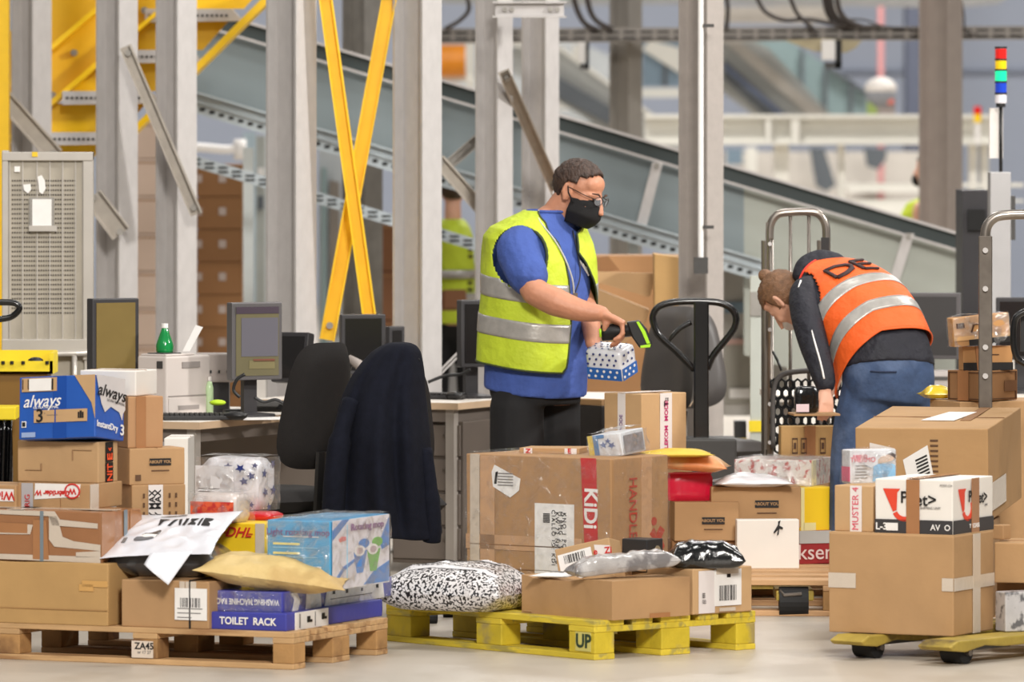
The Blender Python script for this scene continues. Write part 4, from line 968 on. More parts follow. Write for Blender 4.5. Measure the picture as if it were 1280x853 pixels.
# ============================================================ PALLET BEHIND (on the jack)
D3 = .144; Y3 = 27.5
ab = qbox('cardboard_box', 'kraft mail-order box with a small black name stamp, under the pink package', 838, 843, 924, 628, None, .144 + .105, Y3, 86, kraft)
un = qbox('cardboard_box', 'flat tape-wrapped kraft box beneath the mail-order box of the rear pallet', 834, 840, 924, None, .1045, .144, Y3 + .02, 86, kraft_d)
shapes(un, 'R', [R4(.1, .5, .8, .9)], tape_c, 'clear_tape')
stamp(ab, 'R', .6, .52, 1.1)
pkb = qbox('pink_package', 'glossy crimson wrapped package under the orange envelope', 832, 834, 891, 590, None, ab.z1, Y3 + .05, 84, M('crimson_wrap', (214, 26, 62), .25, 0, .06, 8, .35, 14, coat=.5), seam=False, roundy=.008, rnd=.006, cat='package')
shapes(pkb, 'R', [R4(.02, .93, .98, .97)], M('crimson_light', (236, 90, 110), .25), 'folded_edge')
tb = qbox('cardboard_box', 'brown box with white and magenta printed tape standing behind the small wrapped product', 755, 802, 858, 493, None, .60, 27.65, 42, kraft_l)
tb2 = qbox('cardboard_box', 'brown box carrying the tape-marked box, hidden behind envelopes on the rear pallet', 745, 800, 866, None, .60 - .146, .144, 27.73, 42, kraft)
shapes(tb, 'F', [R4(.38, 0, .58, 1)], tape_w, 'printed_tape'); shapes(tb, 'R', [R4(.4, 0, .66, 1)], tape_w, 'printed_tape'); shapes(tb, 'T', [R4(.38, 0, .58, 1)], tape_w, 'printed_tape')
mg_ = M('magenta_print', (196, 40, 110), .5)
btext(tb, 'R', 'TELEKOM  MODE', .53, .4, .03, mg_, 90, bold=.0006, off=.006); btext(tb, 'R', 'T::', .53, .85, .036, ink, 90, bold=.001, off=.006); btext(tb, 'F', 'IT MODE', .48, .45, .024, M('violet_print', (110, 70, 130)), 90, off=.006)
tb3 = qbox('cardboard_box', 'plain brown box seen between the man in yellow and the tape-marked box', 715, 752, 760, 500, None, .76, 28.5, 40, kraft)
tb4 = qbox('dark_crate', 'dark crate under the plain brown box beside the man in yellow', 712, 752, 760, None, .758, 0, 28.5, 40, M('dark_crate_plastic', (54, 50, 50), .5), seam=False)
ye, _ = bag('envelope', 'yellow padded envelope lying above the orange and white envelope', 0, 0, 27.27, .668, .2, .035, 4, M('deep_yellow_paper', (232, 196, 66), .5, 0, .05, 8, .1, 20), cat='envelope', seed=33, wr=.006, lenm=.3, n=24)
ye.location = Vector((WX(846, 27.42), 27.42, .60)); 
oe, oP = bag('envelope', 'pale orange cushioned envelope on the crimson package', 0, 0, 27.53, pkb.z1, .24, .08, -6, M('peach_paper', (238, 190, 140), .4, 0, .06, 8, .1, 20, dark=(236, 150, 96), dscale=4), cat='envelope', seed=35, wr=.008, lenm=.34, n=28, tilt=(0, 5))
oe.location.x = WX(860, 27.55); oe.location.z += .01
# second column
b20 = qbox('cardboard_box', 'wider kraft mail-order box with black name stamp, under the white soft mailer', 884, 889, 1001, 609, None, .30, 27.53, 85, kraft)
stamp(b20, 'R', .62, .58, 1.15)
b21 = qbox('white_carton', 'white soft-edged carton with a small black figure at the front of the rear pallet', 919, 921, 999, 650, None, .144, 27.37, 87, M('white_card', (236, 230, 222), .6, 0, .03), seam=False)
b20b = qbox('cardboard_box', 'kraft box supporting the wider mail-order box behind the white carton', 900, 903, 998, None, .155, .144, 27.57, 86, kraft)
shapes(b21, 'R', [[(.66, .96), (.7, .99), (.68, .88), (.74, .84), (.73, .8), (.68, .82), (.67, .7), (.64, .68), (.66, .8), (.6, .72), (.585, .74), (.66, .9)]], ink, 'black_figure', .0065)
wm, wP2 = bag('mailer_bag', 'flat glossy white soft mailer on the wider mail-order box of the rear pallet', 0, 0, 27.60, b20.z1, .28, .055, 3, M('silver_white_film', (230, 228, 232), .2, 0, .05, 10, .4, 14, coat=.5), seed=37, wr=.012, lenm=.33, n=28)
wm.location.x = WX(940, 27.55)
yb_ = qbox('yellow_parcel', 'yellow parcel with a pale label strip on the rear pallet behind the white carton', 985, 1000, 1043, 610, None, .277, 27.67, 70, yc, seam=False)
shapes(yb_, 'R', [R4(.02, 0, .12, 1), R4(.1, .02, .45, .2)], M('pale_yellow_label', (232, 222, 160)), 'label')
rd = qbox('red_carton', 'dark red carton with white lettering low on the rear pallet', 985, 999, 1040, 664, None, .144, 27.65, 72, M('dark_red_card', (150, 34, 38), .5, 0, .04), seam=False, cat='box')
shapes(rd, 'R', [R4(0, .62, 1, 1)], M('grey_top_print', (176, 174, 170)), 'grey_band'); btext(rd, 'R', 'ksen', .5, .34, .088, M('pale_letter', (220, 200, 196)), 0, bold=.0002)
rp = qbox('patterned_parcel', 'flat parcel wrapped in white paper with red figures, behind the white soft mailer', 918, 1014, 1040, 576, None, .46, 27.75, 18, M('red_figure_paper', (228, 222, 216), .35, 0, .03, 30, dark=(190, 80, 76), dscale=34, coat=.3), seam=False)
shapes(rp, 'R', [R4(.0, 0, .2, 1)], M('cream_panel', (240, 232, 196)), 'cream_panel'); wrap(rp, clearw, .006, seed=41, amp=.006)
rp2 = qbox('cardboard_box', 'brown box carrying the red-figured parcel, hidden behind the mail-order box', 930, 1010, 1036, None, .158, .30, 27.90, 18, kraft)
rp3 = qbox('cardboard_box', 'lowest brown box at the back of the rear pallet behind the white carton', 930, 1000, 1020, None, .154, .144, 27.95, 18, kraft)
# ============================================================ RIGHT CLUSTER
JY = 24.55
c1 = qbox('cardboard_box', 'largest plain kraft box on the right, standing on the worn yellow forks', 1036, 1192, 1242, 671, None, .092, 24.5, 27, card('warm_kraft', (184, 146, 104)), seam=False, nseg=14)
shapes(c1, 'F', [R4(.0, .45, .22, .6), R4(.91, .45, 1.0, .58)], tape_c, 'clear_tape'); shapes(c1, 'R', [R4(.0, .45, 1.0, .58)], tape_c, 'clear_tape'); shapes(c1, 'R', [R4(.46, .0, .64, 1.0)], tape_c, 'clear_tape', .005)
mb = MB(); mb.box((-c1.wL, .004, c1.h - .001), (-.002, c1.wR, c1.h + .004)); mb.build('lid_board', kraft_l, c1.o)
c2 = qbox('white_carton', 'white carton with red horn emblem and brown tape on the right kraft box', 1094, 1191, 1241, 601, None, c1.z1 + .004, 24.53, 27, M('white_card', (236, 230, 222)), seam=False)
dk = M('anthracite_print', (58, 56, 58), .5)
shapes(c2, 'F', [R4(0, 0, 1, .255)], dk, 'dark_band'); shapes(c2, 'R', [R4(0, 0, 1, .255)], dk, 'dark_band')
shapes(c2, 'F', [R4(.41, 0, .58, 1.0)], tape_b, 'brown_tape', .0065); shapes(c2, 'R', [R4(.44, 0, .62, 1.0)], tape_b, 'brown_tape', .0065)
shapes(c2, 'T', [R4(.41, 0, .58, 1.0)], tape_b, 'brown_tape', .005)
def horn(B, face, u, v, s, par=None, lo_=1.0):
    a_, b_ = frame(B, face)[4:6]; q = lambda x, y: (u + x * s / a_, v + y * s / b_)
    P = [q(-.5, .5), q(-.1, .5), q(.12, -.3)]
    cx_, cy_ = .16, -.08
    ring = [q(cx_ + r_ * math.cos(math.radians(d)), cy_ + r_ * math.sin(math.radians(d))) for r_, ds in ((.42, range(205, 400, 15)), (.27, range(385, 200, -15))) for d in ds]
    A = [q(.12 + .52 * math.cos(t), -.0 + .52 * math.sin(t)) for t in [math.radians(d) for d in range(235, 350, 15)]]
    Bk = [q(.14 + .36 * math.cos(t), .02 + .36 * math.sin(t)) for t in [math.radians(d) for d in range(340, 180, -20)]]
    shapes(B, face, [[q(-.55, .5), q(.02, .5), q(-.08, .38), q(-.1, -.15), q(-.22, -.2)], ring], M('horn_red', (226, 72, 48), .5), 'horn_emblem')
horn(c2, 'F', .32, .52, .12); horn(c2, 'R', .3, .52, .12)
btext(c2, 'F', 'P', .38, .66, .06, ink, 0, bold=.0008); btext(c2, 'F', 'et>', .66, .62, .062, ink, 0, bold=.0008); btext(c2, 'F', 'SHIPPING UNIT', .72, .48, .012, greyink, 0); btext(c2, 'F', 'POST-CH', .92, .9, .012, greyink, 0)
btext(c2, 'R', 'P', .4, .66, .06, ink, 0, bold=.0008); btext(c2, 'R', 'et>', .72, .62, .06, ink, 0, bold=.0008); btext(c2, 'R', 'UNIT', .8, .48, .012, greyink, 0)
shapes(c2, 'F', [R4(.15, .05, .3, .19)], white, 'size_panel', .0062); btext(c2, 'F', 'L-3', .09, .12, .036, white, 0, bold=.0008, off=.0066); btext(c2, 'F', 'AV  O', .85, .12, .03, white, 0, bold=.0004, off=.0066); btext(c2, 'R', 'Y  123456', .5, .12, .022, white, 0, bold=.0004, off=.0066)
c3 = qbox('cardboard_box', 'small kraft box with upright pink-lettered tape left of the white carton', 1043, 1091, None, 608, None, c1.z1 + .004, 24.70, 27, kraft_l, wR=.2, seam=False)
shapes(c3, 'F', [R4(.42, 0, .72, 1)], tape_w, 'printed_tape'); btext(c3, 'F', 'MUSTER 4', .57, .5, .036, M('pink_print', (220, 90, 110)), 90, off=.006)
c4 = qbox('medical_box', 'small white boxed health product with pink and blue print on the pink-taped kraft box', 1052, 1063, 1120, 563, None, c3.z1, 24.86, 66, M('product_white', (226, 228, 232)), seam=False, cat='box')
shapes(c4, 'R', [[(.48, .06), (.98, .06), (.98, .52), (.9, .57), (.6, .57), (.5, .5)]], M('light_blue_print', (146, 196, 232)), 'blue_print')
shapes(c4, 'R', [[(.6, .58), (.6, .7), (.66, .78), (.72, .8), (.8, .84), (.92, .86), (.98, .76), (.9, .66), (.76, .62)]], M('skin_print', (206, 180, 160)), 'picture_hand', .005)
shapes(c4, 'R', [[(.8, .86), (.9, .9), (.98, .84), (.97, .72), (.9, .8)]], M('hair_print', (86, 76, 74)), 'picture_dark', .006)
btext(c4, 'R', 'senso', .2, .82, .026, M('pink_print', (220, 90, 110)), 0, off=.006); btext(c4, 'R', 'THERMO', .26, .7, .026, M('pink_print', (220, 90, 110)), 0, off=.006)
shapes(c4, 'R', [R4(.1, .52 - .09 * i, .36, .535 - .09 * i) for i in range(5)], greyink, 'text_line', .005); shapes(c4, 'F', [R4(.1, .06, 1, .5)], M('pink_side_print', (226, 110, 140)), 'pink_panel')
wrap(c4, clear, .006, seed=43)
# big one behind
c5 = qbox('cardboard_box', 'very large kraft box tipped slightly forward at the right, white label on its lid', 1070, 1236, None, 536, None, .46, 25.3, 13, card('warm_kraft_b', (180, 142, 98)), wR=.82, rx=3.2, seam=False, nseg=16)
shapes(c5, 'T', [[(.41, .33), (.66, .33), (.73, .72), (.52, .72)]], white, 'lid_label'); shapes(c5, 'T', [R4(0, .49, 1, .5), R4(.7, .35, .78, .95)], kraft_d, 'flap_seam', .003)
l = sheet(c5, 'F', .5, .42, .095, .215, 0, bar=False, lines=0)
bpy.data.objects.remove(l)
l = shapes(c5, 'F', [[(.36, .66), (.545, .82), (.64, .12), (.45, .06)]], white, 'tilted_label', .0045)
P = []
for i in range(14):
    t = i / 14; P.append([(.452 + .075 * t + .0, .64 - .0 + .0 - .0 - t * .5 + .02), (.54 + .06 * t, .72 - t * .5 + .0), (.54 + .06 * t + .003, .70 - t * .5), (.452 + .075 * t + .003, .62 - t * .5 + .02)])
shapes(c5, 'F', P, ink, 'barcode', .0055, l); shapes(c5, 'F', [[(.415, .4), (.455, .44), (.465, .3), (.425, .28)]], ink, 'code_square', .0055, l)
shapes(c5, 'F', [R4(.565, .86 - .055 * i, .625, .88 - .055 * i) for i in range(12)], M('brown_print', (96, 66, 42)), 'printed_ladder')
shapes(c5, 'F', [[(.11, .62), (.11, .84), (.3, .78), (.3, .55)]], M('thin_label', (226, 218, 212)), 'second_label'); shapes(c5, 'F', [R4(.3, .1, .345, .32)], M('brown_print', (96, 66, 42)), 'print')
shapes(c5, 'F', [R4(.84, .12, 1.0, .34)], tape_c, 'clear_tape'); shapes(c5, 'R', [R4(.0, .1, .5, .4)], tape_c, 'clear_tape')
c6 = qbox('cardboard_box', 'kraft box low at the right edge behind the largest plain kraft box', 1200, 1236, None, 655, None, .094, 25.2, 9, kraft, wR=.5)
c6b = qbox('cardboard_box', 'kraft box at the right edge of the view above the grey patterned box', 1243, 1330, None, 680, None, .26, 24.85, 12, card('warm_kraft_c', (182, 144, 101)), wR=.3)
c6c = qbox('white_small_box', 'grey and white patterned small box on the fork at the right edge of the view', 1244, 1257, 1330, 741, None, .092, 24.72, 66, M('grey_pattern_print', (190, 188, 190), .4, 0, .1, 20, dark=(100, 100, 104), dscale=24, coat=.3), seam=False, cat='box')
c6d = qbox('cardboard_box', 'brown box hidden behind the grey patterned box at the right edge', 1246, 1330, None, None, .165, .092, 24.98, 12, kraft, wR=.2)
lt = qbox('small_parcel', 'small brown parcel with crumpled clear label wedged beside the largest plain kraft box', 1240, 1254, 1264, 657, None, c1.z1 - .04, 24.95, 40, kraft, seam=False)
# ---- boxes on the right roll cage
q1 = qbox('cardboard_box', 'brown box with crate-like printed border, lowest of three at the right cage', 1184, 1228, 1272, 464, None, .86, 26.6, 42, kraft_d)
q1.o.name = 'cardboard_box'
dkp = M('dark_brown_print', (80, 50, 30))
for fc in 'FR': shapes(q1, fc, [R4(.05, .05, .95, .075), R4(.05, .92, .95, .945), R4(.05, .05, .08, .945), R4(.92, .05, .95, .945)], dkp, 'printed_border')
shapes(q1, 'F', [R4(.32, 0, .62, 1.0)], tape_b, 'brown_tape', .006); shapes(q1, 'R', [R4(.6, .3, .95, .65)], M('brown_print_b', (110, 74, 46)), 'printed_panel', .005)
q2 = qbox('cardboard_box', 'flat box with dark base band, middle of the three at the right cage', 1198, 1204, 1266, 433, None, q1.z1, 26.65, 74, M('box_tan', (188, 138, 86), .6, 0, .05, 5), seam=False, ry=-1.5)
shapes(q2, 'R', [R4(0, 0, 1, .32)], ink, 'dark_band'); shapes(q2, 'R', [[(.28, 0), (.52, 0), (.48, 1), (.24, 1)]], tape_b, 'brown_tape', .006); shapes(q2, 'R', [R4(.55, .62, .72, .66)], dkp, 'print')
q3 = qbox('cardboard_box', 'tilted glossy taped box, topmost of the three at the right cage', 1186, 1193, 1264, None, .115, q2.z1 - .002, 26.6, 74, card('glossy_tan_box', (200, 150, 98)), seam=False, ry=0, rx=5)
shapes(q3, 'R', [R4(.0, .16, 1, .34)], M('glossy_print', (214, 168, 116), .2, coat=.6), 'shiny_tape'); shapes(q3, 'R', [R4(.0, .0, 1, .2)], M('glossy_kraft', (176, 130, 84), .2, coat=.6), 'tape'); shapes(q3, 'R', [R4(.26, .0, 1.0, .2)], ink, 'dark_tape', .006)
shapes(q3, 'R', [R4(.06, .62, .2, .8)], dkp, 'print_square', .005); shapes(q3, 'R', [[(.3, .45), (.36, .72), (.6, .72), (.66, .45), (.63, .45), (.58, .69), (.38, .69), (.33, .45)]], dkp, 'printed_outline', .005)
wrap(q3, clearw, .005, amp=.01, seed=47)
yy, _ = bag('yellow_bag', 'small yellow shiny bag beside the jeans of the bending person', 0, 0, 26.9, .86, .16, .06, 10, M('yellow_film', (226, 196, 40), .25, 0, .1, 12, .3, 20, coat=.5), seed=51, wr=.014, lenm=.13, n=20)
yy.location.x = WX(1171, 26.9)
# ============================================================ PALLET TRUCK FORKS (right foreground)
forkm = M('worn_yellow_fork_paint', (176, 152, 66), .6, .1, .2, 8, .3, 20, dark=(104, 88, 52), dscale=5)
def truck_forks(label, px, py, th, Lf, sep, z0, zt, mat, pxYc=None, wf=.15, name='pallet_truck'):
    """fork tips at the near end; px,py = bottom of the near roller of the left fork"""
    Yc = pxYc; t = math.radians(th); e = empty(name, (WX(px, Yc), Yc, 0), -t)
    for y in (0, -sep):
        yy = y if False else 0
    # local y points along forks (away), local x to the right
    for i, x0 in enumerate((0, sep)):
        mb = MB(); pts = [(0, .06), (.03, .035), (.12, .03)]
        prof = [(0, zt - .02), (.05, zt), (Lf, zt), (Lf, z0), (.34, z0), (.22, z0 + .01), (.1, z0 - .008), (.02, zt - .035)]
        mb.prism([(p[0], p[1]) for p in prof], (x0, 0, 0), (0, 1, 0), (0, 0, 1), (wf, 0, 0))
        mb.build('fork', mat, e, bevel=.006)
        MB().cyl((x0 + .03, .14, .042), (x0 + wf - .03, .14, .042), .041, 20).build('load_roller', blackm, e)
        MB().cyl((x0 + .01, .14, .042), (x0 + wf - .01, .14, .042), .012, 10).build('axle', steel, e)
        mb = MB().box((x0 + .02, .17, .05), (x0 + wf - .02, .4, zt - .02)); mb.build('roller_frame', dgrey, e)
    MB().box((0, Lf, z0), (sep + wf, Lf + .05, .26)).build('yoke', mat, e)
    tag(e, label, 'pallet truck'); return e
t1_ = truck_forks('worn yellow pallet truck whose low forks carry the boxes at the right foreground', 1036, 0, 40, 1.15, .40, .055, .09, forkm, 24.62)
# ============================================================ RED-LESS JACK OF THE REAR PALLET: black handle
jk = empty('pallet_truck', (WX(876, 28.6), 28.6, 0))
jx = lambda px, py, Y=28.6: W(px, py, Y) - jk.location
loop = [(868, 463), (846, 440), (825, 421), (818, 408), (816, 396), (822, 385), (836, 379), (856, 377), (880, 377), (900, 379), (914, 386), (920, 397), (918, 410), (908, 424), (892, 444), (884, 462)]
MB().tube(smooth_path([jx(*p) for p in loop], 4), .0155, 10).build('handle_loop', blackp, jk, smooth=True)
s_ = sc_at(28.6)
MB().box(tuple(jx(867, 570) * 1.0 + Vector((0, -.02, -.45))), tuple(jx(886, 377) + Vector((0, .02, 0)))).build('tiller', blackp, jk, bevel=.006)
MB().tube(smooth_path([jx(864, 403), jx(850, 411), jx(838, 424), jx(836, 431)], 4), [.012] * 4 + [.011] * 4 + [.009] * 4 + [.005], 8).build('release_lever', blackp, jk, smooth=True)
MB().box((-.13, -.1, 0), (.15, .16, .62)).build('pump_housing', dgrey, jk, bevel=.01)
for x in (-.25, .15): MB().box((x, -1.2, .06), (x + .12, 0, .1)).build('fork', forkm, jk)
for x in (-.1, .1): MB().cyl((x - .025, .05, .1), (x + .025, .05, .1), .1, 20).build('steer_wheel', blackm, jk)
tag(jk, 'pallet truck with upright black loop handle behind the rear boxes', 'pallet truck')
# roller under the rear pallet
o_ = Vector((WX(992, 26.75), 26.75, 0)); e = empty('truck_roller', o_)
MB().cyl((-.058, 0, .058), (.058, 0, .058), .058, 20).build('roller', blackm, e)
MB().box((-.07, -.02, .06), (.08, .3, .1)).build('fork_tip', forkm, e, bevel=.005)
MB().tube([(-.055, -.03, .1), (-.04, -.05, .085), (.03, -.05, .09)], .008, 8).build('bracket', steel, e)
tag(e, 'black load roller and fork tip under the front of the rear pallet', 'roller')
# ============================================================ DESKS
dtop = M('pale_laminate', (226, 218, 208), .4, 0, .02, 5); dedge = M('beech_edge', (196, 168, 138), .5, 0, .05, 8); dleg = M('desk_frame_grey', (168, 160, 152), .5, .3, .05); dpan = M('desk_panel_taupe', (112, 102, 94), .6, 0, .04)
def desk(px, py, th, wL, wR, label, z=.745, drawers=None, panel=True):
    Y = (CAM_H - z) * F_PX / (py - HOR); t = math.radians(th); e = empty('desk', (WX(px, Y), Y, 0), -t)
    MB().box((-wL, 0, z - .028), (0, wR, z)).build('desktop', dtop, e, bevel=.002)
    mb = MB().box((-wL, -.003, z - .03), (0, 0, z - .001)).box((0, -.003, z - .03), (.003, wR, z - .001)); mb.build('edge_band', dedge, e)
    for x in (-wL + .05, -.05):
        for y in (.05, wR - .06): MB().cbox((x, y, (z - .03) / 2), (.04, .045, z - .03)).build('leg', dleg, e)
    MB().box((-wL + .05, .03, z - .085), (-.05, .06, z - .03)).build('rail', dpan, e)
    MB().box((-.07, .05, z - .085), (-.04, wR - .05, z - .03)).build('rail', dpan, e)
    if panel: MB().box((-wL + .03, wR - .07, .25), (-.03, wR - .05, z - .03)).build('modesty_panel', dpan, e)
    tag(e, label, 'desk'); return e, Y
d1, YD1 = desk(249, 528, 24, .78, 1.35, 'desk carrying the printer and the two left monitors')
d2, YD2 = desk(572, 504, 24, 1.0, .72, 'desk behind the empty black chair and the jacket, beech edged top')
d3, YD3 = desk(862, 500, 3, .72, .8, 'white-topped desk right of the man in the yellow vest')
MB().box((-.76, .02, .1), (-.34, .05, .70)).build('side_panel', dleg, d1)
# drawer unit
e = empty('drawer_unit', (WX(548, YD2 + .2), YD2 + .12, 0), -math.radians(24)); 
MB().box((-.22, 0, .04), (.12, .6, .66)).build('body', M('taupe_metal', (104, 94, 86), .5, .2, .05), e, bevel=.004)
for k in range(4):
    f = MB().box((-.21, -.014, .06 + .15 * k), (.11, 0, .195 + .15 * k)).build('drawer', M('taupe_metal_front', (112, 102, 94), .5, .2, .05), e, bevel=.003)
    MB().cbox((.06, -.022, .15 + .15 * k), (.05, .016, .012)).build('handle', steel, f)
tag(e, 'taupe metal drawer unit under the desk behind the jacket', 'drawer unit')
DZ = .745
# ============================================================ MONITORS
scr_on = M('screen_grey_image', (98, 96, 104), .25, 0, .04, 3, emit=.12); scr_ol = M('screen_olive_image', (118, 100, 58), .25, 0, .06, 8, emit=.12); scr_off = M('screen_off', (30, 28, 28), .2, 0, .1)
bez = M('monitor_bezel', (52, 50, 52), .45, 0, .05); bez_s = M('monitor_bezel_silver', (96, 93, 94), .4, .2, .05)
def monitor(label, xc, yt, yb, wm, Y, yaw, scr, bz=bez, d=.05, base=True, tilt=0, ui=None, name='monitor', zdesk=DZ, back=False):
    """centre column xc, panel from pixel row yt to yb, wm metres wide, yaw degrees (0 faces the camera)"""
    zt, zb = WZ(yt, Y), WZ(yb, Y); hm = zt - zb
    e = empty(name, (WX(xc, Y), Y, zdesk), math.radians(yaw)); zz = (zt + zb) / 2 - zdesk
    T = Matrix.Translation((0, 0, zz)) @ Matrix.Rotation(math.radians(tilt), 4, 'X')
    p = MB().cbox((0, 0, 0), (wm, d, hm), mat=T).build('housing', bz, e, bevel=.005)
    if not back:
        s = MB().cbox((0, -d / 2 - .001, 0), (wm - .036, .003, hm - .036), mat=T).build('screen', scr, e)
        if ui:
            for (u0, v0, u1, v1, m_) in ui:
                MB().cbox(((u0 + u1 - 1) / 2 * (wm - .036), -d / 2 - .0035, ((v0 + v1) - 1) / 2 * (hm - .036)), ((u1 - u0) * (wm - .036), .002, (v1 - v0) * (hm - .036)), mat=T).build('window_on_screen', m_, s)
    MB().cbox((0, d / 2 + .02, zz), (wm * .5, .04, hm * .5)).build('back_cover', bz, e, bevel=.006)
    if base:
        MB().cbox((0, .05, zz / 2), (.06, .03, zz)).build('stand', bez, e)
        MB().lathe([(0, 0), (.11, 0), (.11, .012), (.03, .02), (0, .02)], (0, .05, 0)).build('foot', bez, e)
    tag(e, label, 'monitor'); return e
monitor('portrait monitor with an olive screen behind the white carton at left', 141, 373, 480, .215, 27.75, 30, scr_ol, d=.055)
monitor('portrait monitor showing a dark grey window left of the empty black chair', 318, 378, 475, .235, 27.75, 30, M('screen_olive_pale', (104, 98, 74), .25, 0, .05, emit=.1), bz=bez_s, ui=[(.12, .28, .98, .84, scr_on), (.0, .9, 1.0, 1.0, M('screen_bar', (70, 60, 70), .3, emit=.1)), (.4, .2, .9, .24, M('screen_red_line', (120, 70, 60), .3, emit=.1)), (.3, .1, .9, .22, M('screen_bar_olive', (120, 112, 80), .3, emit=.1))])
monitor('low black monitor turned away between the portrait monitor and the black chair', 366, 416, 479, .165, 28.3, -28, scr_off, back=False, tilt=-10)
monitor('dark monitor whose top shows above the black chair and the jacket', 453, 393, 468, .2, 29.7, 12, scr_off)
monitor('small dark monitor just left of the wide column foot', 492, 408, 455, .09, 30.0, 40, scr_off)
monitor('dark monitor directly left of the man in the yellow vest', 594, 375, 459, .16, 29.6, 25, scr_off)
# printer
pm = M('printer_pale_grey', (206, 196, 190), .5, 0, .02, 5); pmd = M('printer_seam', (150, 142, 138), .5)
Yp = 27.6; e = empty('printer', (WX(208, Yp), Yp, DZ), -math.radians(38))
wl = 38 / sc_at(Yp) / math.cos(math.radians(38)); wr = 52 / sc_at(Yp) / math.sin(math.radians(38)); hp = WZ(446, Yp) - DZ
MB().box((-wl, 0, 0), (0, wr, hp)).build('body', pm, e, bevel=.008)
MB().box((-wl * .96, wr * .04, hp), (-.012, wr * .7, hp + .008)).build('top_cover', pm, e, bevel=.004)
MB().box((-wl * .8, wr * .1, hp + .006), (-.04, wr * .5, hp + .012)).build('output_tray', dgrey, e)
for z, nm in ((.085, 'paper_drawer'), ): 
    f = MB().box((.0, .012, .012), (.004, wr - .012, z)).build(nm, pm, e, bevel=.001)
    MB().box((.003, wr * .25, .035), (.006, wr * .72, .052)).build('handle', pmd, f)
MB().box((.0, .012, .09), (.003, wr - .012, .094)).build('seam', pmd, e)
MB().box((.0, wr * .35, hp - .05), (.004, wr * .75, hp - .025)).build('handle', pmd, e)
MB().box((-.05, -.004, hp - .05), (-.02, 0, hp - .02)).build('control_button', dgrey, e)
MB().cbox((-wl - .0, -.01, .075), (.06, .03, .05)).build('red_cover', M('red_plastic', (200, 36, 34), .4), e)
tag(e, 'pale grey laser printer on the left desk', 'printer')
# bottle on printer
gb = M('green_bottle_plastic', (20, 140, 70), .12, 0, .1, 20, coat=.6); 
e = empty('bottle', (WX(206, 27.75), 27.75, DZ + hp + .009))
MB().lathe([(0, 0), (.034, 0), (.037, .012), (.037, .034), (.031, .052), (.02, .082), (.013, .1), (.012, .108), (0, .108)]).build('bottle_body', gb, e, smooth=True)
MB().lathe([(.0, .104), (.014, .104), (.014, .122), (0, .122)]).build('cap', white, e)
tag(e, 'green plastic bottle with white cap standing on the printer', 'bottle')
e = empty('bottle', (WX(262, 27.8), 27.8, DZ)); MB().lathe([(0, 0), (.016, 0), (.016, .12), (.009, .145), (0, .15)]).build('bottle_body', M('pale_green_liquid', (190, 216, 170), .2), e, smooth=True)
MB().lathe([(0, .148), (.008, .148), (.008, .166), (0, .166)]).build('cap', offwhite, e)
tag(e, 'slim pale green bottle standing right beside the printer', 'bottle')
# leaning papers
e = MB().prism([(0, 0), (.03, .0), (.085, .10), (.055, .11)], (0, 0, 0), (1, 0, 0), (0, 0, 1), (0, .01, 0)).build('paper_stack', white, None, (WX(228, 27.95), 27.95, DZ + hp + .009))
tag(e, 'white papers leaning on the printer next to the green bottle', 'paper')
# label printer + dark devices on desk 1
e = empty('label_printer', (WX(262, 28.1), 28.1, DZ)); 
MB().box((-.06, 0, .13), (.1, .15, .25)).build('head', M('grey_device', (150, 140, 134), .5), e, bevel=.006); MB().box((-.04, .02, 0), (.08, .13, .13)).build('stand', bez, e)
for k in range(4): MB().cbox((-.03 + .035 * k, -.002, .175), (.008, .004, .012)).build('button', black, e)
tag(e, 'grey counting device on a dark stand between printer and portrait monitor', 'device')
kb_m = M('keyboard_black', (34, 32, 32), .5, 0, .1)
def keyboard(label, px, py, Y, rz, L=.42, mat=kb_m):
    e = empty('keyboard', (WX(px, Y), Y, DZ), math.radians(rz))
    MB().box((-L / 2, -.075, 0), (L / 2, .075, .018)).build('base', mat, e, bevel=.004)
    mb = MB()
    for r in range(5):
        for c_ in range(int(L / .021)): mb.cbox((-L / 2 + .016 + c_ * .0205, -.056 + r * .027, .022), (.016, .021, .009))
    mb.build('keys', mat, e); tag(e, label, 'keyboard')
keyboard('black keyboard at the front of the left desk', 253, 520, 27.55, 6, .33)
keyboard('black keyboard lying left of the man in the yellow vest', 541, 492, 29.55, -10, .3)
def mouse(label, px, Y, rz=0, m_=black):
    e = MB().ell((0, 0, .018), (.033, .055, .019), 14, 8).build('mouse', m_, None, (WX(px, Y), Y, DZ), (0, 0, math.radians(rz)), smooth=True)
    MB().cbox((0, -.03, .034), (.004, .02, .006)).build('scroll_wheel', dgrey, e); tag(e, label, 'mouse')
mouse('black mouse beside the keyboard of the left desk', 294, 27.5, 70)
mouse('dark shiny mouse on the desk left of the man in yellow', 568, 29.45, 30)
e = empty('handset', (WX(330, 27.9), 27.9, DZ))
for i, (x, y, l, r) in enumerate(((-.1, 0, .14, 20), (.02, .04, .16, -15), (.1, -.03, .12, 60), (.0, -.06, .18, 5))):
    T = Matrix.Translation((x, y, .015 + .012 * i)) @ Matrix.Rotation(math.radians(r), 4, 'Z')
    MB().cbox((0, 0, 0), (l, .045, .025), mat=T).build('body' if i == 0 else 'cover', dgrey if i % 2 else black, e, bevel=.005)
tag(e, 'heap-like dark corded scanner cradle in front of the portrait monitor', 'cradle')
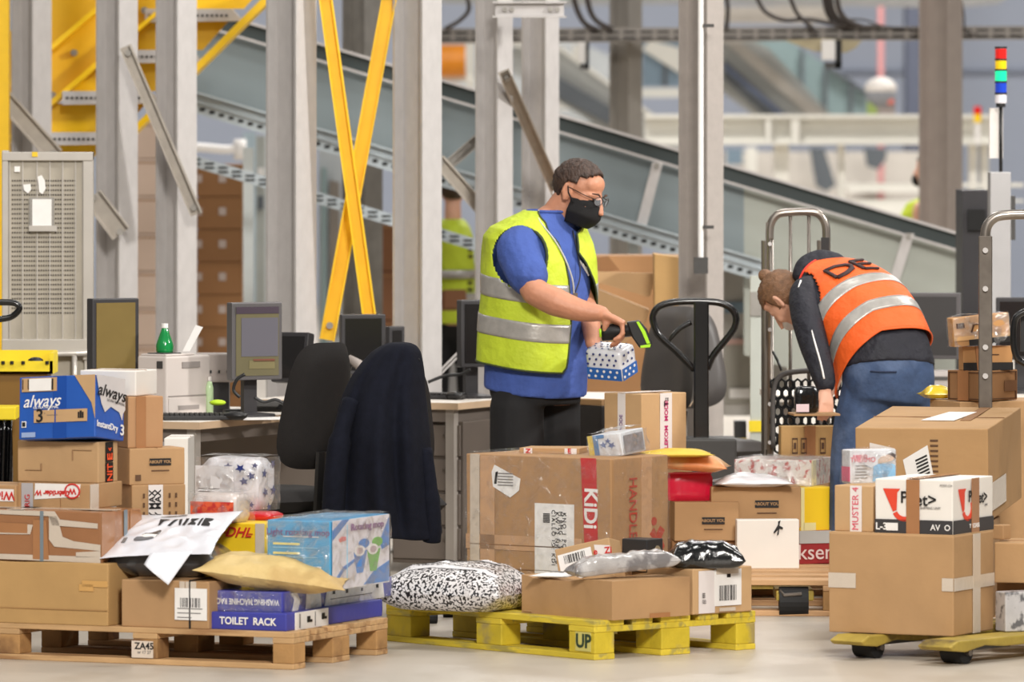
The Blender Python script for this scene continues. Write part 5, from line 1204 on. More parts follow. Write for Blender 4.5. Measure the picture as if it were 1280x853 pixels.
for i, (pts, lab) in enumerate((([(318, 497), (330, 503), (345, 500), (358, 506), (372, 503)], 'black cable tangled on the left desk before the portrait monitor'),
                                ([(300, 497), (292, 488), (296, 475), (306, 468)], 'black cable curling up between printer and portrait monitor'),
                                ([(535, 478), (556, 470), (575, 468), (588, 462)], 'black cable on the desk leading to the monitor left of the man'))):
    Yc = 27.6 if i < 2 else 29.5; o_ = W(pts[0][0], pts[0][1], Yc); c_ = MB().tube(smooth_path([W(x, y, Yc) - o_ for x, y in pts]), .007, 8).build('cable', black, None, o_, smooth=True); tag(c_, lab, 'cable')
e = MB().ell((0, 0, .012), (.035, .03, .013), 10, 6).build('glove', M('lime_fabric', (190, 226, 40), .6), None, (WX(272, 27.6), 27.6, DZ + .055), smooth=True); tag(e, 'lime green item on the device next to the printer', 'item')
e = empty('hand_scanner', (WX(447, 29.0), 29.0, DZ + .145))
MB().tube([(-.04, 0, .055), (.0, -.01, .03), (.035, -.02, .0)], [.016, .022, .026], 10).build('head', M('grey_device', (150, 140, 134)), e, smooth=True); MB().cyl((.035, -.02, 0), (.045, -.022, -.008), .024, 10).build('window', black, e); MB().tube([(-.03, 0, .04), (-.05, .01, -.02), (-.05, .01, -.145)], .014, 8).build('stand', black, e)
tag(e, 'grey hand scanner on a stand between the chair and the jacket', 'scanner')
paper = MB().box((-.12, -.1, 0), (.12, .1, .003)).build('paper_sheet', white, None, (WX(330, 27.45) , 27.62, DZ), (0, 0, .3)); tag(paper, 'white sheet of paper on the left desk before the portrait monitor', 'paper')
# ============================================================ RIGHT MONITORS + far desk
monitor('large dark monitor behind the back of the bending person', 1158, 366, 449, .31, 30.2, -10, M('screen_matt_black', (52, 50, 50), .5), bz=bez_s, d=.03, zdesk=.75)
monitor('dark monitor at the right edge of the view above the brown boxes', 1276, 372, 450, .22, 30.0, -8, scr_off, zdesk=.75)
d4 = empty('desk', (WX(1240, 29.8), 29.8, 0)); MB().box((-1.0, 0, .72), (.6, .8, .75)).build('desktop', dtop, d4); 
for x in (-.9, .5): MB().box((x, .05, 0), (x + .05, .7, .72)).build('leg', dleg, d4)
tag(d4, 'desk behind the bending person carrying the large dark monitor', 'desk')
e = empty('printer', (WX(1181, 30.0), 29.98, .75)); MB().box((-.1, 0, 0.0), (.2, .2, .1)).build('body', M('grey_device_b', (160, 152, 148), .5), e, bevel=.02); MB().box((-.09, -.004, .06), (.1, 0, .075)).build('slot', dgrey, e)
tag(e, 'low grey device under the large dark monitor', 'device')
keyboard('white keyboard behind the jeans of the bending person', 1172, 484, 29.95, 4, .2, offwhite)
# ============================================================ CHAIRS
def superpad(w, h, d, n=14, curve=.0, taper=0.0, e=4.0):
    def fn(u, v):
        a = (u - .5) * 2; b = (v - .5) * 2
        return a, b
    mb = MB()
    for s in (1, -1):
        def f(u, v, s=s):
            a = (u - .5) * 2; b = (v - .5) * 2
            r = max(abs(a), abs(b)); q = (abs(a) ** e + abs(b) ** e) ** (1 / e); k = r / q if q > 1e-6 else 1
            a2, b2 = a * k, b * k; rr = min(1, max(abs(a), abs(b)))
            th_ = (1 - rr ** 5) ** .5
            return Vector((a2 * w / 2 * (1 - taper * (b2 + 1) / 2), s * th_ * d / 2 - curve * a2 * a2, b2 * h / 2)) if s > 0 else Vector((-a2 * w / 2 * (1 - taper * (b2 + 1) / 2), s * th_ * d / 2 - curve * a2 * a2, b2 * h / 2))
        mb.grid(f, n, n)
    return mb
def chair(label, px, Y, rz, seat_z=.48, back_h=.5, back_w=.46, mat=black, lean=10, arms=True, backz=None, shell=False):
    e = empty('office_chair', (WX(px, Y), Y, 0), math.radians(rz))
    for k in range(5):
        a = 2 * PI * k / 5 + .3
        l = MB().tube([(0, 0, .1), (.28 * math.cos(a), .28 * math.sin(a), .065)], [(.022, .02), (.016, .014)], 8).build('leg', black, e)
        MB().cyl((.28 * math.cos(a) - .02, .28 * math.sin(a), .03), (.28 * math.cos(a) + .02, .28 * math.sin(a), .03), .03, 12).build('caster', blackm, l)
    MB().cyl((0, 0, .08), (0, 0, seat_z - .06), .025, 12).build('gas_column', dgrey, e)
    MB().cbox((0, 0, seat_z - .07), (.22, .26, .04)).build('mechanism', black, e)
    s = superpad(.48, .46, .1); s.v = [(x, z, -y + 0) for x, y, z in s.v]; s.f = [f[::-1] for f in s.f]
    s.build('seat', mat, e, (0, 0, seat_z), smooth=True)
    bz_ = backz or seat_z + .12 + back_h / 2
    b = superpad(back_w, back_h, .09, curve=-.04, taper=.25).build('backrest', mat, e, (0, -.24 - math.sin(math.radians(lean)) * back_h * .3, bz_), (math.radians(lean), 0, 0), smooth=True)
    MB().tube([(0, -.12, seat_z - .07), (0, -.27, seat_z - .04), (0, -.29, seat_z + .2)], [(.035, .012)] * 3, 8).build('back_support', black, e)
    if arms:
        for sx in (-1, 1):
            MB().tube([(sx * .2, .0, seat_z - .06), (sx * .27, 0, seat_z - .03), (sx * .27, 0, seat_z + .2)], .016, 8).build('arm_post', black, e)
            MB().cbox((sx * .27, .0, seat_z + .215), (.07, .24, .03)).build('armrest', black, e, bevel=.01)
    tag(e, label, 'chair'); return e
fab = M('black_upholstery', (25, 21, 20), .85, 0, .1, 40, .1, 200); gsh = M('chair_shell_grey', (76, 72, 70), .45, 0, .05)
ca = chair('empty black upholstered office chair in front of the left desks', 350, 26.85, 38, .46, .52, .36, fab, 13, backz=.84, arms=False)
ch = chair('office chair covered by the dark navy jacket', 480, 26.55, 8, .46, .44, .38, fab, 4, backz=.80, arms=False)
cr = chair('dark grey office chair behind the polka dot parcel', 786, 29.2, 150 - 25, .50, .46, .42, gsh, 8, arms=False, backz=.93)
cr2 = chair('dark grey office chair seen through the pallet truck handle', 886, 30.0, 205, .50, .46, .42, gsh, 10, arms=False, backz=.90)
# jacket draped over the chair back
prof_ = [(430, 486, 513), (433, 478, 520), (440, 466, 525), (455, 452, 528), (470, 441, 530), (490, 431, 531), (510, 424, 533), (535, 419, 536), (560, 417, 538), (590, 415, 541), (620, 414, 545), (645, 416, 549), (664, 420, 552)]
JY = 26.2; jo = Vector((WX(483, JY), JY, WZ(664, JY))); nv = len(prof_) - 1; nu = 72
def jfn(u, v):
    t = v * nv; i = min(int(t), nv - 1); f_ = t - i
    y = prof_[i][0] * (1 - f_) + prof_[i + 1][0] * f_; xl = prof_[i][1] * (1 - f_) + prof_[i + 1][1] * f_; xr = prof_[i][2] * (1 - f_) + prof_[i + 1][2] * f_
    a = u * 2 * PI; cx = (xl + xr) / 2; hw = (xr - xl) / 2 / sc_at(JY); k = v
    fold = 1 + (.15 * math.sin(a * 7 + 1.2 * math.sin(k * 3)) + .09 * math.sin(a * 12 + 2 * k)) * min(1, k * 1.3)
    dp = (.09 + .15 * min(1, k * 1.6)) * fold
    x = WX(cx, JY) + hw * math.cos(a) * (1 - .012 * math.sin(a * 9))
    hem = (.05 * math.cos(a + .6) - .02 * math.cos(a * 3)) * max(0, k - .8) * 4 * .5
    return Vector((x, JY + dp * math.sin(a), WZ(y, JY) - hem)) - jo
nav = M('navy_fleece', (20, 22, 33), .95, 0, .16, 30, .15, 120, spec=.2)
jk2 = MB().grid(jfn, nu, 40, wrap=True)
n0 = len(jk2.v); jk2.v.append(tuple(Vector((WX(500, JY), JY, WZ(429, JY))) - jo))
for i in range(nu): jk2.f.append((n0, (i + 1) % nu, i)); jk2.m.append(0)
jko = jk2.build('jacket', nav, None, jo, smooth=True, solid=.008, sub=1)
def jl(px, py, y): return Vector((WX(px, JY), JY + y, WZ(py, JY))) - jo
MB().tube(smooth_path([jl(440, 500, -.13), jl(428, 540, -.17), jl(421, 590, -.19), jl(418, 640, -.18)], 5), [(.05, .035)] * 6 + [(.06, .045)] * 6 + [(.058, .045)] * 4, 12).build('sleeve', nav, jko, smooth=True)
MB().tube(smooth_path([jl(531, 560, -.1), jl(538, 610, -.13), jl(541, 650, -.14), jl(540, 674, -.13)], 5), [(.034, .03)] * 6 + [(.04, .035)] * 6 + [(.042, .036)] * 4, 12).build('sleeve', nav, jko, smooth=True)
MB().tube(smooth_path([jl(463, 452, -.06), jl(480, 444, -.1), jl(505, 442, -.1), jl(524, 450, -.06)], 5), .008, 6).build('collar_seam', M('navy_dark', (14, 14, 22), .9), jko, smooth=True)
MB().tube(smooth_path([jl(459, 490, -.14), jl(461, 530, -.17), jl(458, 580, -.19)], 4), .004, 6).build('seam', M('navy_light', (48, 48, 62), .9), jko)
tag(jko, 'dark navy fleece jacket hung over the back of an office chair', 'jacket')
# ============================================================ ROLL CAGES
rs_ = M('roll_cage_steel', (150, 142, 134), .3, .85, .12, 14)
e = empty('roll_cage', (WX(996, 28.5), 28.5, 0)); YC = 28.5
g = lambda px, py, dy=0: Vector((WX(px, YC), YC + dy, WZ(py, YC))) - e.location
MB().tube([g(962, 742), g(962, 300)] + smooth_path([g(962, 300), g(963, 282), g(970, 270), g(982, 266), g(1012, 265), g(1025, 269), g(1032, 282), g(1033, 300)], 5) + [g(1033, 742)], .0175, 12).build('end_frame', rs_, e, smooth=True)
for px in (988, 1011): MB().cyl(g(px, 267), g(px, 700), .008, 10).build('bar', rs_, e, smooth=True)
MB().box(tuple(g(962, 562, -.012) - Vector((.016, 0, 0))), tuple(g(966, 278, .0) + Vector((.0, 0, 0)))).build('strut_plate', steel, e)
for py in (305, 357, 412, 505, 553): MB().cyl(g(962, py, -.02), g(962, py, -.035), .009, 8).build('bolt', galv, e)
MB().box(tuple(g(1026, 330, -.02)), tuple(g(1036, 297, -.035))).build('latch_plate', black, e)
for px, dy in ((962, 0), (1033, 0), (962, .6), (1033, .6)):
    b = g(px, 742, dy); c_ = MB().cyl(Vector((b.x - .015, b.y, .05 - 0)), Vector((b.x + .015, b.y, .05)), .05, 16).build('caster', black, e)
MB().box(tuple(Vector((g(962, 0).x, 0, .12))), tuple(Vector((g(1033, 0).x, .6, .15)))).build('base_frame', rs_, e)
for px in (962, 1033): MB().cyl(Vector((g(px, 0).x, .6, .12)), Vector((g(px, 0).x, .6, 1.45)), .014, 10).build('rear_post', rs_, e)
# perforated basket wall
mbp = MB(); hz = []
x0, x1, y0, y1 = 967, 1046, 480, 560; nx, nz_ = 8, 7
bw = .0055
for r in range(nz_ + 1):
    for c_ in range(nx + 1):
        cx = x0 + (x1 - x0) * (c_ + (.5 if r % 2 else 0)) / nx; cy = y0 + (y1 - y0) * r / nz_
        ring = [g(cx + 4.6 * math.cos(a), cy + 6.2 * math.sin(a), -.03) for a in [2 * PI * k / 6 + PI / 6 for k in range(6)]]
        mbp.tube(ring, bw, 5, closed=True)
mbp.build('perforated_panel', blackm, e)
MB().tube(smooth_path([g(966, 560, -.03), g(966, 495, -.03), g(974, 471, -.03), g(1000, 464, -.03), g(1046, 463, -.03)], 5), (.0115), 8).build('panel_rim', M('cage_dark_grey', (84, 80, 78), .5), e, smooth=True)
MB().tube(smooth_path([g(966, 440, -.02), g(972, 452, -.05), g(976, 463, -.05)], 4), .006, 6).build('hook', black, e)
tag(e, 'tall steel roll cage beside the bending person, black perforated panel', 'roll cage')
# things inside left cage
cgb = qbox('cardboard_box', 'brown box with printed handling symbols inside the roll cage by the bending person', 973, 976, 1046, 533, None, .52, 28.22, 84, kraft_o)
cgb0 = qbox('cardboard_box', 'brown box at the bottom of the roll cage below the box with handling symbols', 972, 976, 1050, None, .52, .0, 28.24, 84, kraft, seam=False)
for u in (.2, .36, .7): shapes(cgb, 'R', [R4(u, .3, u + .1, .34), R4(u, .66, u + .1, .7), R4(u, .3, u + .012, .7), R4(u + .09, .3, u + .1, .7), R4(u + .03, .42, u + .07, .58)], dkp, 'handling_symbol')
shapes(cgb, 'R', [R4(.42, 0, .62, 1)], tape_b, 'tape', .003)
bb_ = qbox('black_parcel', 'black shiny parcel with white label in front of the perforated panel of the cage', 992, 995, 1024, 483, None, .776, 27.42, 80, blk, seam=False, roundy=.006, rnd=.006, cat='parcel')
shapes(bb_, 'R', [R4(.0, .05, .55, .34)], M('pinkish_label', (230, 206, 210)), 'label', .006)
fl_ = MB().box((-.11, -.09, 0), (.08, .09, .008)).build('flat_parcel', kraft, None, Vector((WX(1022, 27.5), 27.5, .766)), (0, 0, .1)); tag(fl_, 'flat kraft parcel in the right hand of the bending person', 'box')
# right cage
e = empty('roll_cage', (WX(1231, 26.1), 26.1, 0)); YC = 26.1
MB().tube([g(1231, 760), g(1231, 300)] + smooth_path([g(1231, 300), g(1233, 285), g(1241, 274), g(1256, 269), g(1300, 268), g(1400, 268), g(1418, 272), g(1428, 285), g(1430, 300)], 5) + [g(1430, 760)], .0195, 12).build('end_frame', rs_, e, smooth=True)
MB().box(tuple(g(1223, 515, -.02)), tuple(g(1240, 295, -.004))).build('strut_plate', steel, e, bevel=.003)
for py in (313, 361, 434, 470): MB().cyl(g(1231, py, -.02), g(1231, py, -.035), .011, 8).build('bolt', galv, e)
MB().tube(smooth_path([g(1300, 385, -.03), g(1284, 388, -.03), g(1270, 396, -.03), g(1266, 412, -.03), g(1267, 436, -.03), g(1275, 452, -.03), g(1300, 458, -.03)], 5), .013, 10).build('black_handle', blackp, e, smooth=True)
MB().box(tuple(g(1276, 440, .02)), tuple(g(1284, 392, .03))).build('cover_plate', black, e)
for py in (388, 456): MB().cyl(g(1298, py, -.03), g(1430, py, 0), .011, 8).build('handle_bracket', blackp, e)
for px in (1231, 1430): MB().cyl(Vector((g(px, 0).x - .015, 0, .05)), Vector((g(px, 0).x + .015, 0, .05)), .05, 14).build('caster', black, e)
tag(e, 'steel roll cage post with rounded top at the right edge of the view', 'roll cage')
qs = qbox('tall_carton', 'tall carton under the three taped brown boxes at the right cage', 1163, 1200, 1330, None, .857, 0, 26.62, 70, kraft, seam=False, wL=.3)
# ---------- signal tower
e = empty('signal_tower', W(1251, 215, 31)); YC = 31
for i, (y0, y1, c_, em) in enumerate(((61, 74, (214, 30, 24), .25), (75, 87, (236, 196, 20), .25), (88, 102, (20, 190, 130), 1.6), (103, 116, (26, 66, 190), .2), (118, 129, (226, 222, 226), .1))):
    MB().cyl(g(1251, y1), g(1251, y0), .027, 18).build('lamp_segment', M('signal_lamp_%d' % i, c_, .2, 0, .03, emit=em, coat=.6), e, smooth=False)
for y in (59.5, 74.5, 87.5, 102.5, 117): MB().cyl(g(1251, y + 1.2), g(1251, y - 1.2), .0285, 18).build('ring', black, e)
MB().cyl(g(1251, 134), g(1251, 129), .022, 16).build('socket', black, e)
MB().cyl(g(1251, 217), g(1251, 132), .0085, 10).build('pole', black, e, smooth=True)
MB().box(tuple(g(1236, 684, -.08)), tuple(g(1262, 215, .08))).build('cabinet', M('signal_cabinet_grey', (170, 168, 168), .45, .3), e, bevel=.004)
MB().box(tuple(g(1262, 300, -.06)), tuple(g(1268, 245, .06))).build('side_rack', dgrey, e)
MB().box(tuple(g(1238, 198, .06)), tuple(g(1255, 135, .1))).build('rear_cover', offwhite, e)
tag(e, 'signal tower with red, yellow, green, blue and clear lamps on a black pole', 'signal tower')
e = empty('signal_tower', W(1222, 180, 49)); YC = 49
MB().cyl(g(1222, 143), g(1222, 133), .028, 12).build('lamp_segment', M('signal_lamp_0', (214, 30, 24)), e); MB().cyl(g(1222, 153), g(1222, 143), .028, 12).build('lamp_segment', M('signal_lamp_1', (236, 196, 20)), e); MB().cyl(g(1222, 180), g(1222, 153), .02, 10).build('pole', white, e)
tag(e, 'small distant signal tower with red and yellow lamps', 'signal tower')
slab('control_cabinet', 'cabinet', [(1203, 238), (1238, 238), (1238, 651), (1203, 651)], 33, .5, M('black_cabinet', (48, 46, 50), .5), 'dark control cabinet left of the tall signal tower', [([(1210, 262), (1232, 262), (1232, 288), (1210, 288)], blackm, 'opening', -.03)])
slab('guard_rail', 'rail', [(1055, 229), (1280, 229), (1280, 234), (1055, 234)], 47, .05, lg, 'thin pale handrail of the far platform', [([(1055, 250), (1280, 250), (1280, 253), (1055, 253)], lg, 'lower_rail', 0)])
# ============================================================ LEFT: perforated cage side, totes
e = empty('cage_panel', W(60, 440, 29.2)); YC = 29.2
cgm = M('worn_aluminium_slats', (172, 164, 150), .5, .35, .08, 8, .05, 40); cgf = M('aluminium_frame', (190, 184, 176), .4, .5, .06)
MB().box(tuple(g(8, 437, -.01)), tuple(g(108, 192, .01))).build('slat_panel', cgm, e)
for px in (12, 28, 46, 62, 78, 94, 103): MB().box(tuple(g(px, 434, -.018)), tuple(g(px + 1.4, 196, -.01))).build('slat_rib', cgf, e)
mb = MB()
for r in range(29):
    for c_ in range(27):
        if 38 < 16 + c_ * 3 < 70 and 244 < 226 + r * 5.9 < 292: continue
        mb.cbox(g(16 + c_ * 3, 226 + r * 5.9, -.0115), (.006, .002, .007))
mb.build('perforation', M('hole_dark', (60, 54, 46)), e)
for a_, b_ in (((3, 450), (11, 188)), ((104, 450), (117, 190))): MB().box(tuple(g(a_[0], a_[1], -.03)), tuple(g(b_[0], b_[1], .03))).build('side_frame', cgf, e, bevel=.003)
MB().box(tuple(g(3, 201, -.035)), tuple(g(117, 190, .035))).build('top_frame', cgf, e, bevel=.003)
MB().box(tuple(g(3, 440, -.04)), tuple(g(117, 424, .03))).build('cross_rail', cgf, e, bevel=.003)
MB().cyl(g(5, 444, -.05), g(112, 441, -.05), .012, 10).build('tube', cgf, e, smooth=True)
MB().cyl(g(94, 444, -.05), g(94, 500, -.05), .012, 10).build('tube', cgf, e, smooth=True)
MB().box(tuple(g(3, 742, -.02)), tuple(g(12, 440, .02))).build('post', cgf, e); MB().box(tuple(g(106, 742, -.02)), tuple(g(115, 440, .02))).build('post', cgf, e)
MB().box(tuple(g(12, 600, .01)), tuple(g(108, 444, .02))).build('lower_panel', cgm, e)
h_ = MB().box(tuple(g(37, 289, -.03)), tuple(g(68, 247, -.015))).build('paper_holder', galv_d, e); MB().box(tuple(g(41, 282, -.034)), tuple(g(65, 249, -.03))).build('paper', white, h_)
MB().box(tuple(g(37, 289, -.045)), tuple(g(72, 282, -.03))).build('holder_lip', cgf, h_)
for P in ([(47, 221), (52, 219), (56, 226), (57, 236), (53, 243), (49, 240), (48, 230)], [(29, 231), (38, 230), (39, 237), (35, 242), (30, 238)]):
    ppoly(P, 29.175, .004, white, 'torn_sticker', e, e.location)
ppoly([(18, 208), (25, 208), (25, 215), (18, 215)], 29.175, .004, white, 'small_sticker', e, e.location)
ppoly([(40, 190), (47, 190), (47, 196), (40, 196)], 29.16, .004, M('sticker_yellow', (236, 196, 40)), 'yellow_sticker', e, e.location)
tag(e, 'worn grey perforated cage side panel with a white paper holder at the left', 'cage panel')
e = empty('tool_tray', W(30, 465, 28.6)); YC = 28.6
yt = M('tray_yellow', (232, 206, 30), .45, 0, .05)
MB().box(tuple(g(-20, 467, -.05)), tuple(g(67, 451, -.045))).build('front_wall', yt, e); MB().box(tuple(g(-20, 467, -.05)), tuple(g(67, 464, .22))).build('tray_floor', yt, e)
MB().box(tuple(g(-20, 467, .22)), tuple(g(67, 440, .225))).build('rear_wall', yt, e); MB().box(tuple(g(63, 467, -.05)), tuple(g(68, 441, .22))).build('end_wall', yt, e)
for px in (5, 16, 30, 60): MB().cyl(g(px, 451, -.055), g(px, 455, -.055), .008, 8).build('clip', black, e)
MB().ell(g(45, 452, -.02), (.035, .03, .02), 10, 6).build('knob', black, e, smooth=True)
MB().box(tuple(g(-20, 740, -.03)), tuple(g(60, 467, .2))).build('stand_cabinet', M('ochre_cabinet', (120, 84, 18), .5, 0, .05), e)
tag(e, 'yellow tray with black clips on an ochre cabinet at the left edge', 'tray')
e = empty('waste_bag_stand', W(10, 600, 28.2)); YC = 28.2
MB().box(tuple(g(-30, 525, -.02)), tuple(g(20, 509, .2))).build('yellow_rim', yt, e, bevel=.004)
MB().grid(lambda u, v: g(-30 + 46 * u, 525 + 150 * v, .02 * math.sin(u * 30 + v * 3) - .01), 40, 10).build('black_liner', blk, e, smooth=True, solid=.004)
tag(e, 'black liner hanging from a yellow rim at the left edge', 'bin')
e = empty('pallet_truck', (WX(0, 27.3), 27.3, 0)); YC = 27.3
MB().tube(smooth_path([g(-40, 400), g(-10, 400), g(12, 397), (g(22, 390)), g(24, 384), g(18, 379), g(0, 378), g(-40, 378)], 5), .0135, 10).build('handle_loop', blackp, e, smooth=True)
MB().box(tuple(g(-30, 740, -.02)), tuple(g(-18, 378, .02))).build('tiller', blackp, e)
tag(e, 'black handle loop of a pallet truck poking in at the left edge', 'pallet truck')
# ============================================================ cartons behind the man, hazard posts
slab('cardboard_box', 'box', [(818, 318), (849, 322), (849, 672), (822, 672)], 31.6, .4, kraft_o, 'tall ochre carton left of the conduit column')
slab('open_carton', 'box', [(742, 360), (812, 388), (808, 402), (742, 470)], 32.0, .3, kraft_l, 'pale open carton with raised flap behind the scanning hand', [([(742, 340), (820, 342), (812, 372), (742, 352)], kraft_l, 'flap', -.02), ([(700, 330), (760, 320), (775, 338), (742, 342), (700, 350)], kraft_d, 'rear_flap', .1)])
slab('cardboard_box', 'box', [(695, 320), (850, 320), (850, 645), (695, 645)], 33.4, .4, M('brown_carton_mid_b', (176, 130, 86), .7), 'large brown carton behind the slotted strut beside the man in yellow')
pst = M('machine_post_pale', (184, 188, 180), .5, .2, .05)
for x0, x1, lab in ((938, 953, 'pale steel post directly left of the roll cage'),):
    e = empty('steel_post', (WX(945, 31.5), 31.5, 0)); YC = 31.5
    MB().box(tuple(g(x0, 680, 0)), tuple(g(x1, 345, .06))).build('post', pst, e); MB().box(tuple(g(936, 540, -.01)), tuple(g(955, 526, .0))).build('yellow_band', yt, e)
    MB().box(tuple(g(938, 395, -.01)), tuple(g(955, 365, .0))).build('bracket', galv_d, e); tag(e, lab, 'post')
e = empty('hazard_post', (WX(926, 32), 32, 0)); YC = 32
for k, (y0, y1, m_) in enumerate(((527, 548, black), (548, 575, yt), (575, 602, black), (602, 628, yt), (628, 664, black))): MB().box(tuple(g(918, y1, 0)), tuple(g(933, y0, .12))).build('black_band' if m_ is black else 'yellow_band', m_, e)
tag(e, 'black and yellow striped protective post left of the roll cage', 'post')
slab('far_machine', 'machine', [(905, 330), (985, 350), (985, 520), (905, 520)], 36.8, .3, M('far_machine_mix', (178, 174, 168)), 'blurred pale machine frame between the conduit column and the roll cage',
     [([(906, 378), (950, 378), (950, 392), (906, 392)], blu, 'panel', -.02), ([(906, 430), (950, 430), (950, 505), (906, 505)], M('olive_grey_cover', (150, 146, 136)), 'cover', -.02),
      ([(908, 424), (950, 424), (950, 431), (908, 431)], M('far_pinkish_rail', (196, 160, 150)), 'rail', -.04), ([(912, 486), (946, 486), (946, 498), (912, 498)], white, 'label', -.04)])
slab('far_machine', 'machine', [(552, 330), (600, 330), (600, 640), (552, 640)], 40, .3, M('far_dim_grey', (150, 150, 150)), 'dim machine side beyond the person in the bright vest')
# ============================================================ PEOPLE
skin = M('skin_warm', (196, 136, 106), .5, 0, .1, 9, .2, 60)
skin2 = M('skin_pale', (220, 168, 142), .5, 0, .06, 14)
hiv = M('lime_hi_vis_fabric', (194, 212, 50), .65, 0, .07, 7, .8, 9, bd=.03)
hio = M('orange_hi_vis_fabric', (240, 98, 30), .65, 0, .06, 8, .7, 9, bd=.03)
refl = M('silver_reflective_tape', (176, 172, 166), .35, .3, .1, 30, .15, 60)
bshirt = M('blue_cotton', (66, 90, 162), .85, 0, .1, 8, .8, 8, bd=.035)
btrou = M('black_trousers', (20, 19, 21), .85, 0, .15, 8, .3, 14)
jean = M('blue_denim', (58, 78, 112), .8, 0, .25, 14, .7, 12, dark=(80, 98, 130), dscale=5, bd=.02)
navy = M('navy_jacket', (28, 28, 38), .7, 0, .12, 12, .9, 12, bd=.03)
hairm = M('dark_brown_hair', (62, 44, 34), .55, 0, .5, 70, .9, 110, stretch=(1, 1, .4))
hair2 = M('light_brown_hair', (122, 88, 62), .6, 0, .25, 60, .5, 150)
def frm(f, up):
    """3x3 matrix with columns right, forward, up"""
    u = Vector(up).normalized(); f = Vector(f); f = (f - u * f.dot(u)).normalized(); r = f.cross(u)
    return Matrix((r, f, u)).transposed()
def vox(o, size, smooth=3, fac=.6):
    m = o.modifiers.new('remesh', 'REMESH'); m.mode = 'VOXEL'; m.voxel_size = size; m.use_smooth_shade = True
    if smooth: s = o.modifiers.new('smooth', 'SMOOTH'); s.iterations = smooth; s.factor = fac
    return o
def limb(mb, pts, rad, seg=14):
    P = smooth_path(pts, 5); R = []
    n = len(rad) - 1
    for i in range(len(P)):
        t = i / (len(P) - 1) * n; k = min(int(t), n - 1); q = t - k; a, b = rad[k], rad[k + 1]
        if isinstance(a, tuple): R.append((a[0] * (1 - q) + b[0] * q, a[1] * (1 - q) + b[1] * q))
        else: R.append(a * (1 - q) + b * q)
    mb.tube(P, R, seg)
    for p, r in ((P[0], R[0]), (P[-1], R[-1])):
        r_ = min(r) if isinstance(r, tuple) else r; mb.ell(p, (r_, r_, r_), 10, 6)
def head(mb, c, H, s=1.0):
    """skull, jaw, nose, brow, ears and lips around head centre c, frame H (right, forward, up)"""
    def q(x, y, z): return c + H @ Vector((x, y, z)) * s
    def el(x, y, z, a, b, d, rx=0):
        R = H.to_3x3() @ Matrix.Rotation(math.radians(rx), 3, 'X'); mb.ell(q(x, y, z), (a * s, b * s, d * s), 18, 12, rot=R)
    el(0, -.012, .035, .075, .094, .083); el(0, .02, -.01, .066, .078, .085); el(0, .035, -.06, .052, .056, .055); el(0, .062, -.088, .03, .026, .024)
    el(0, .07, .018, .054, .018, .013); el(0, .05, .052, .058, .036, .042)
    el(.035, .064, -.03, .024, .022, .022); el(-.035, .064, -.03, .024, .022, .022)
    mb.tube([q(0, .09, .015), q(0, .108, -.018), q(0, .116, -.036), q(0, .1, -.043)], [.009 * s, .012 * s, .017 * s, .012 * s], 8)
    el(0, .09, -.063, .026, .012, .007); el(0, .088, -.074, .022, .012, .007)
    for x in (-1, 1):
        mb.tube([q(x * .072, -.005, .03), q(x * .084, -.018, .028), q(x * .088, -.022, .0), q(x * .08, -.008, -.03), q(x * .072, .0, -.03)], [.008 * s, .009 * s, .008 * s, .009 * s, .006 * s], 8)
        el(x * .075, -.006, .0, .007, .016, .028)
def hairshell(name, c, H, mat, par, cond, s=1.0, grow=.008, amp=.006, sc=60):
    mb = MB(); nu, nv = 60, 36
    def P(u, v):
        a = u * 2 * PI; t = v * PI
        d = Vector((math.sin(t) * math.cos(a), math.sin(t) * math.sin(a), math.cos(t)))
        k = amp * (noise.noise(d * 9) + .5 * noise.noise(d * 20))
        return Vector((d.x * (.077 + grow + k), d.y * (.097 + grow + k) - .012, d.z * (.087 + grow + k) + .035))
    for j in range(nv):
        for i in range(nu):
            m = P((i + .5) / nu, (j + .5) / nv)
            if cond(m): 
                for uu, vv in (): pass
                a, b, d, e_ = P(i / nu, j / nv), P(i / nu, (j + 1) / nv), P((i + 1) / nu, (j + 1) / nv), P((i + 1) / nu, j / nv)
                mb.quad(*[c + (H @ p) * s for p in (a, b, d, e_)])
    o = mb.build(name, mat, par, smooth=True); w_ = o.modifiers.new('weld', 'WELD'); w_.merge_threshold = .0008
    so_ = o.modifiers.new('solid', 'SOLIDIFY'); so_.thickness = .012 * s; so_.offset = -1
    return o
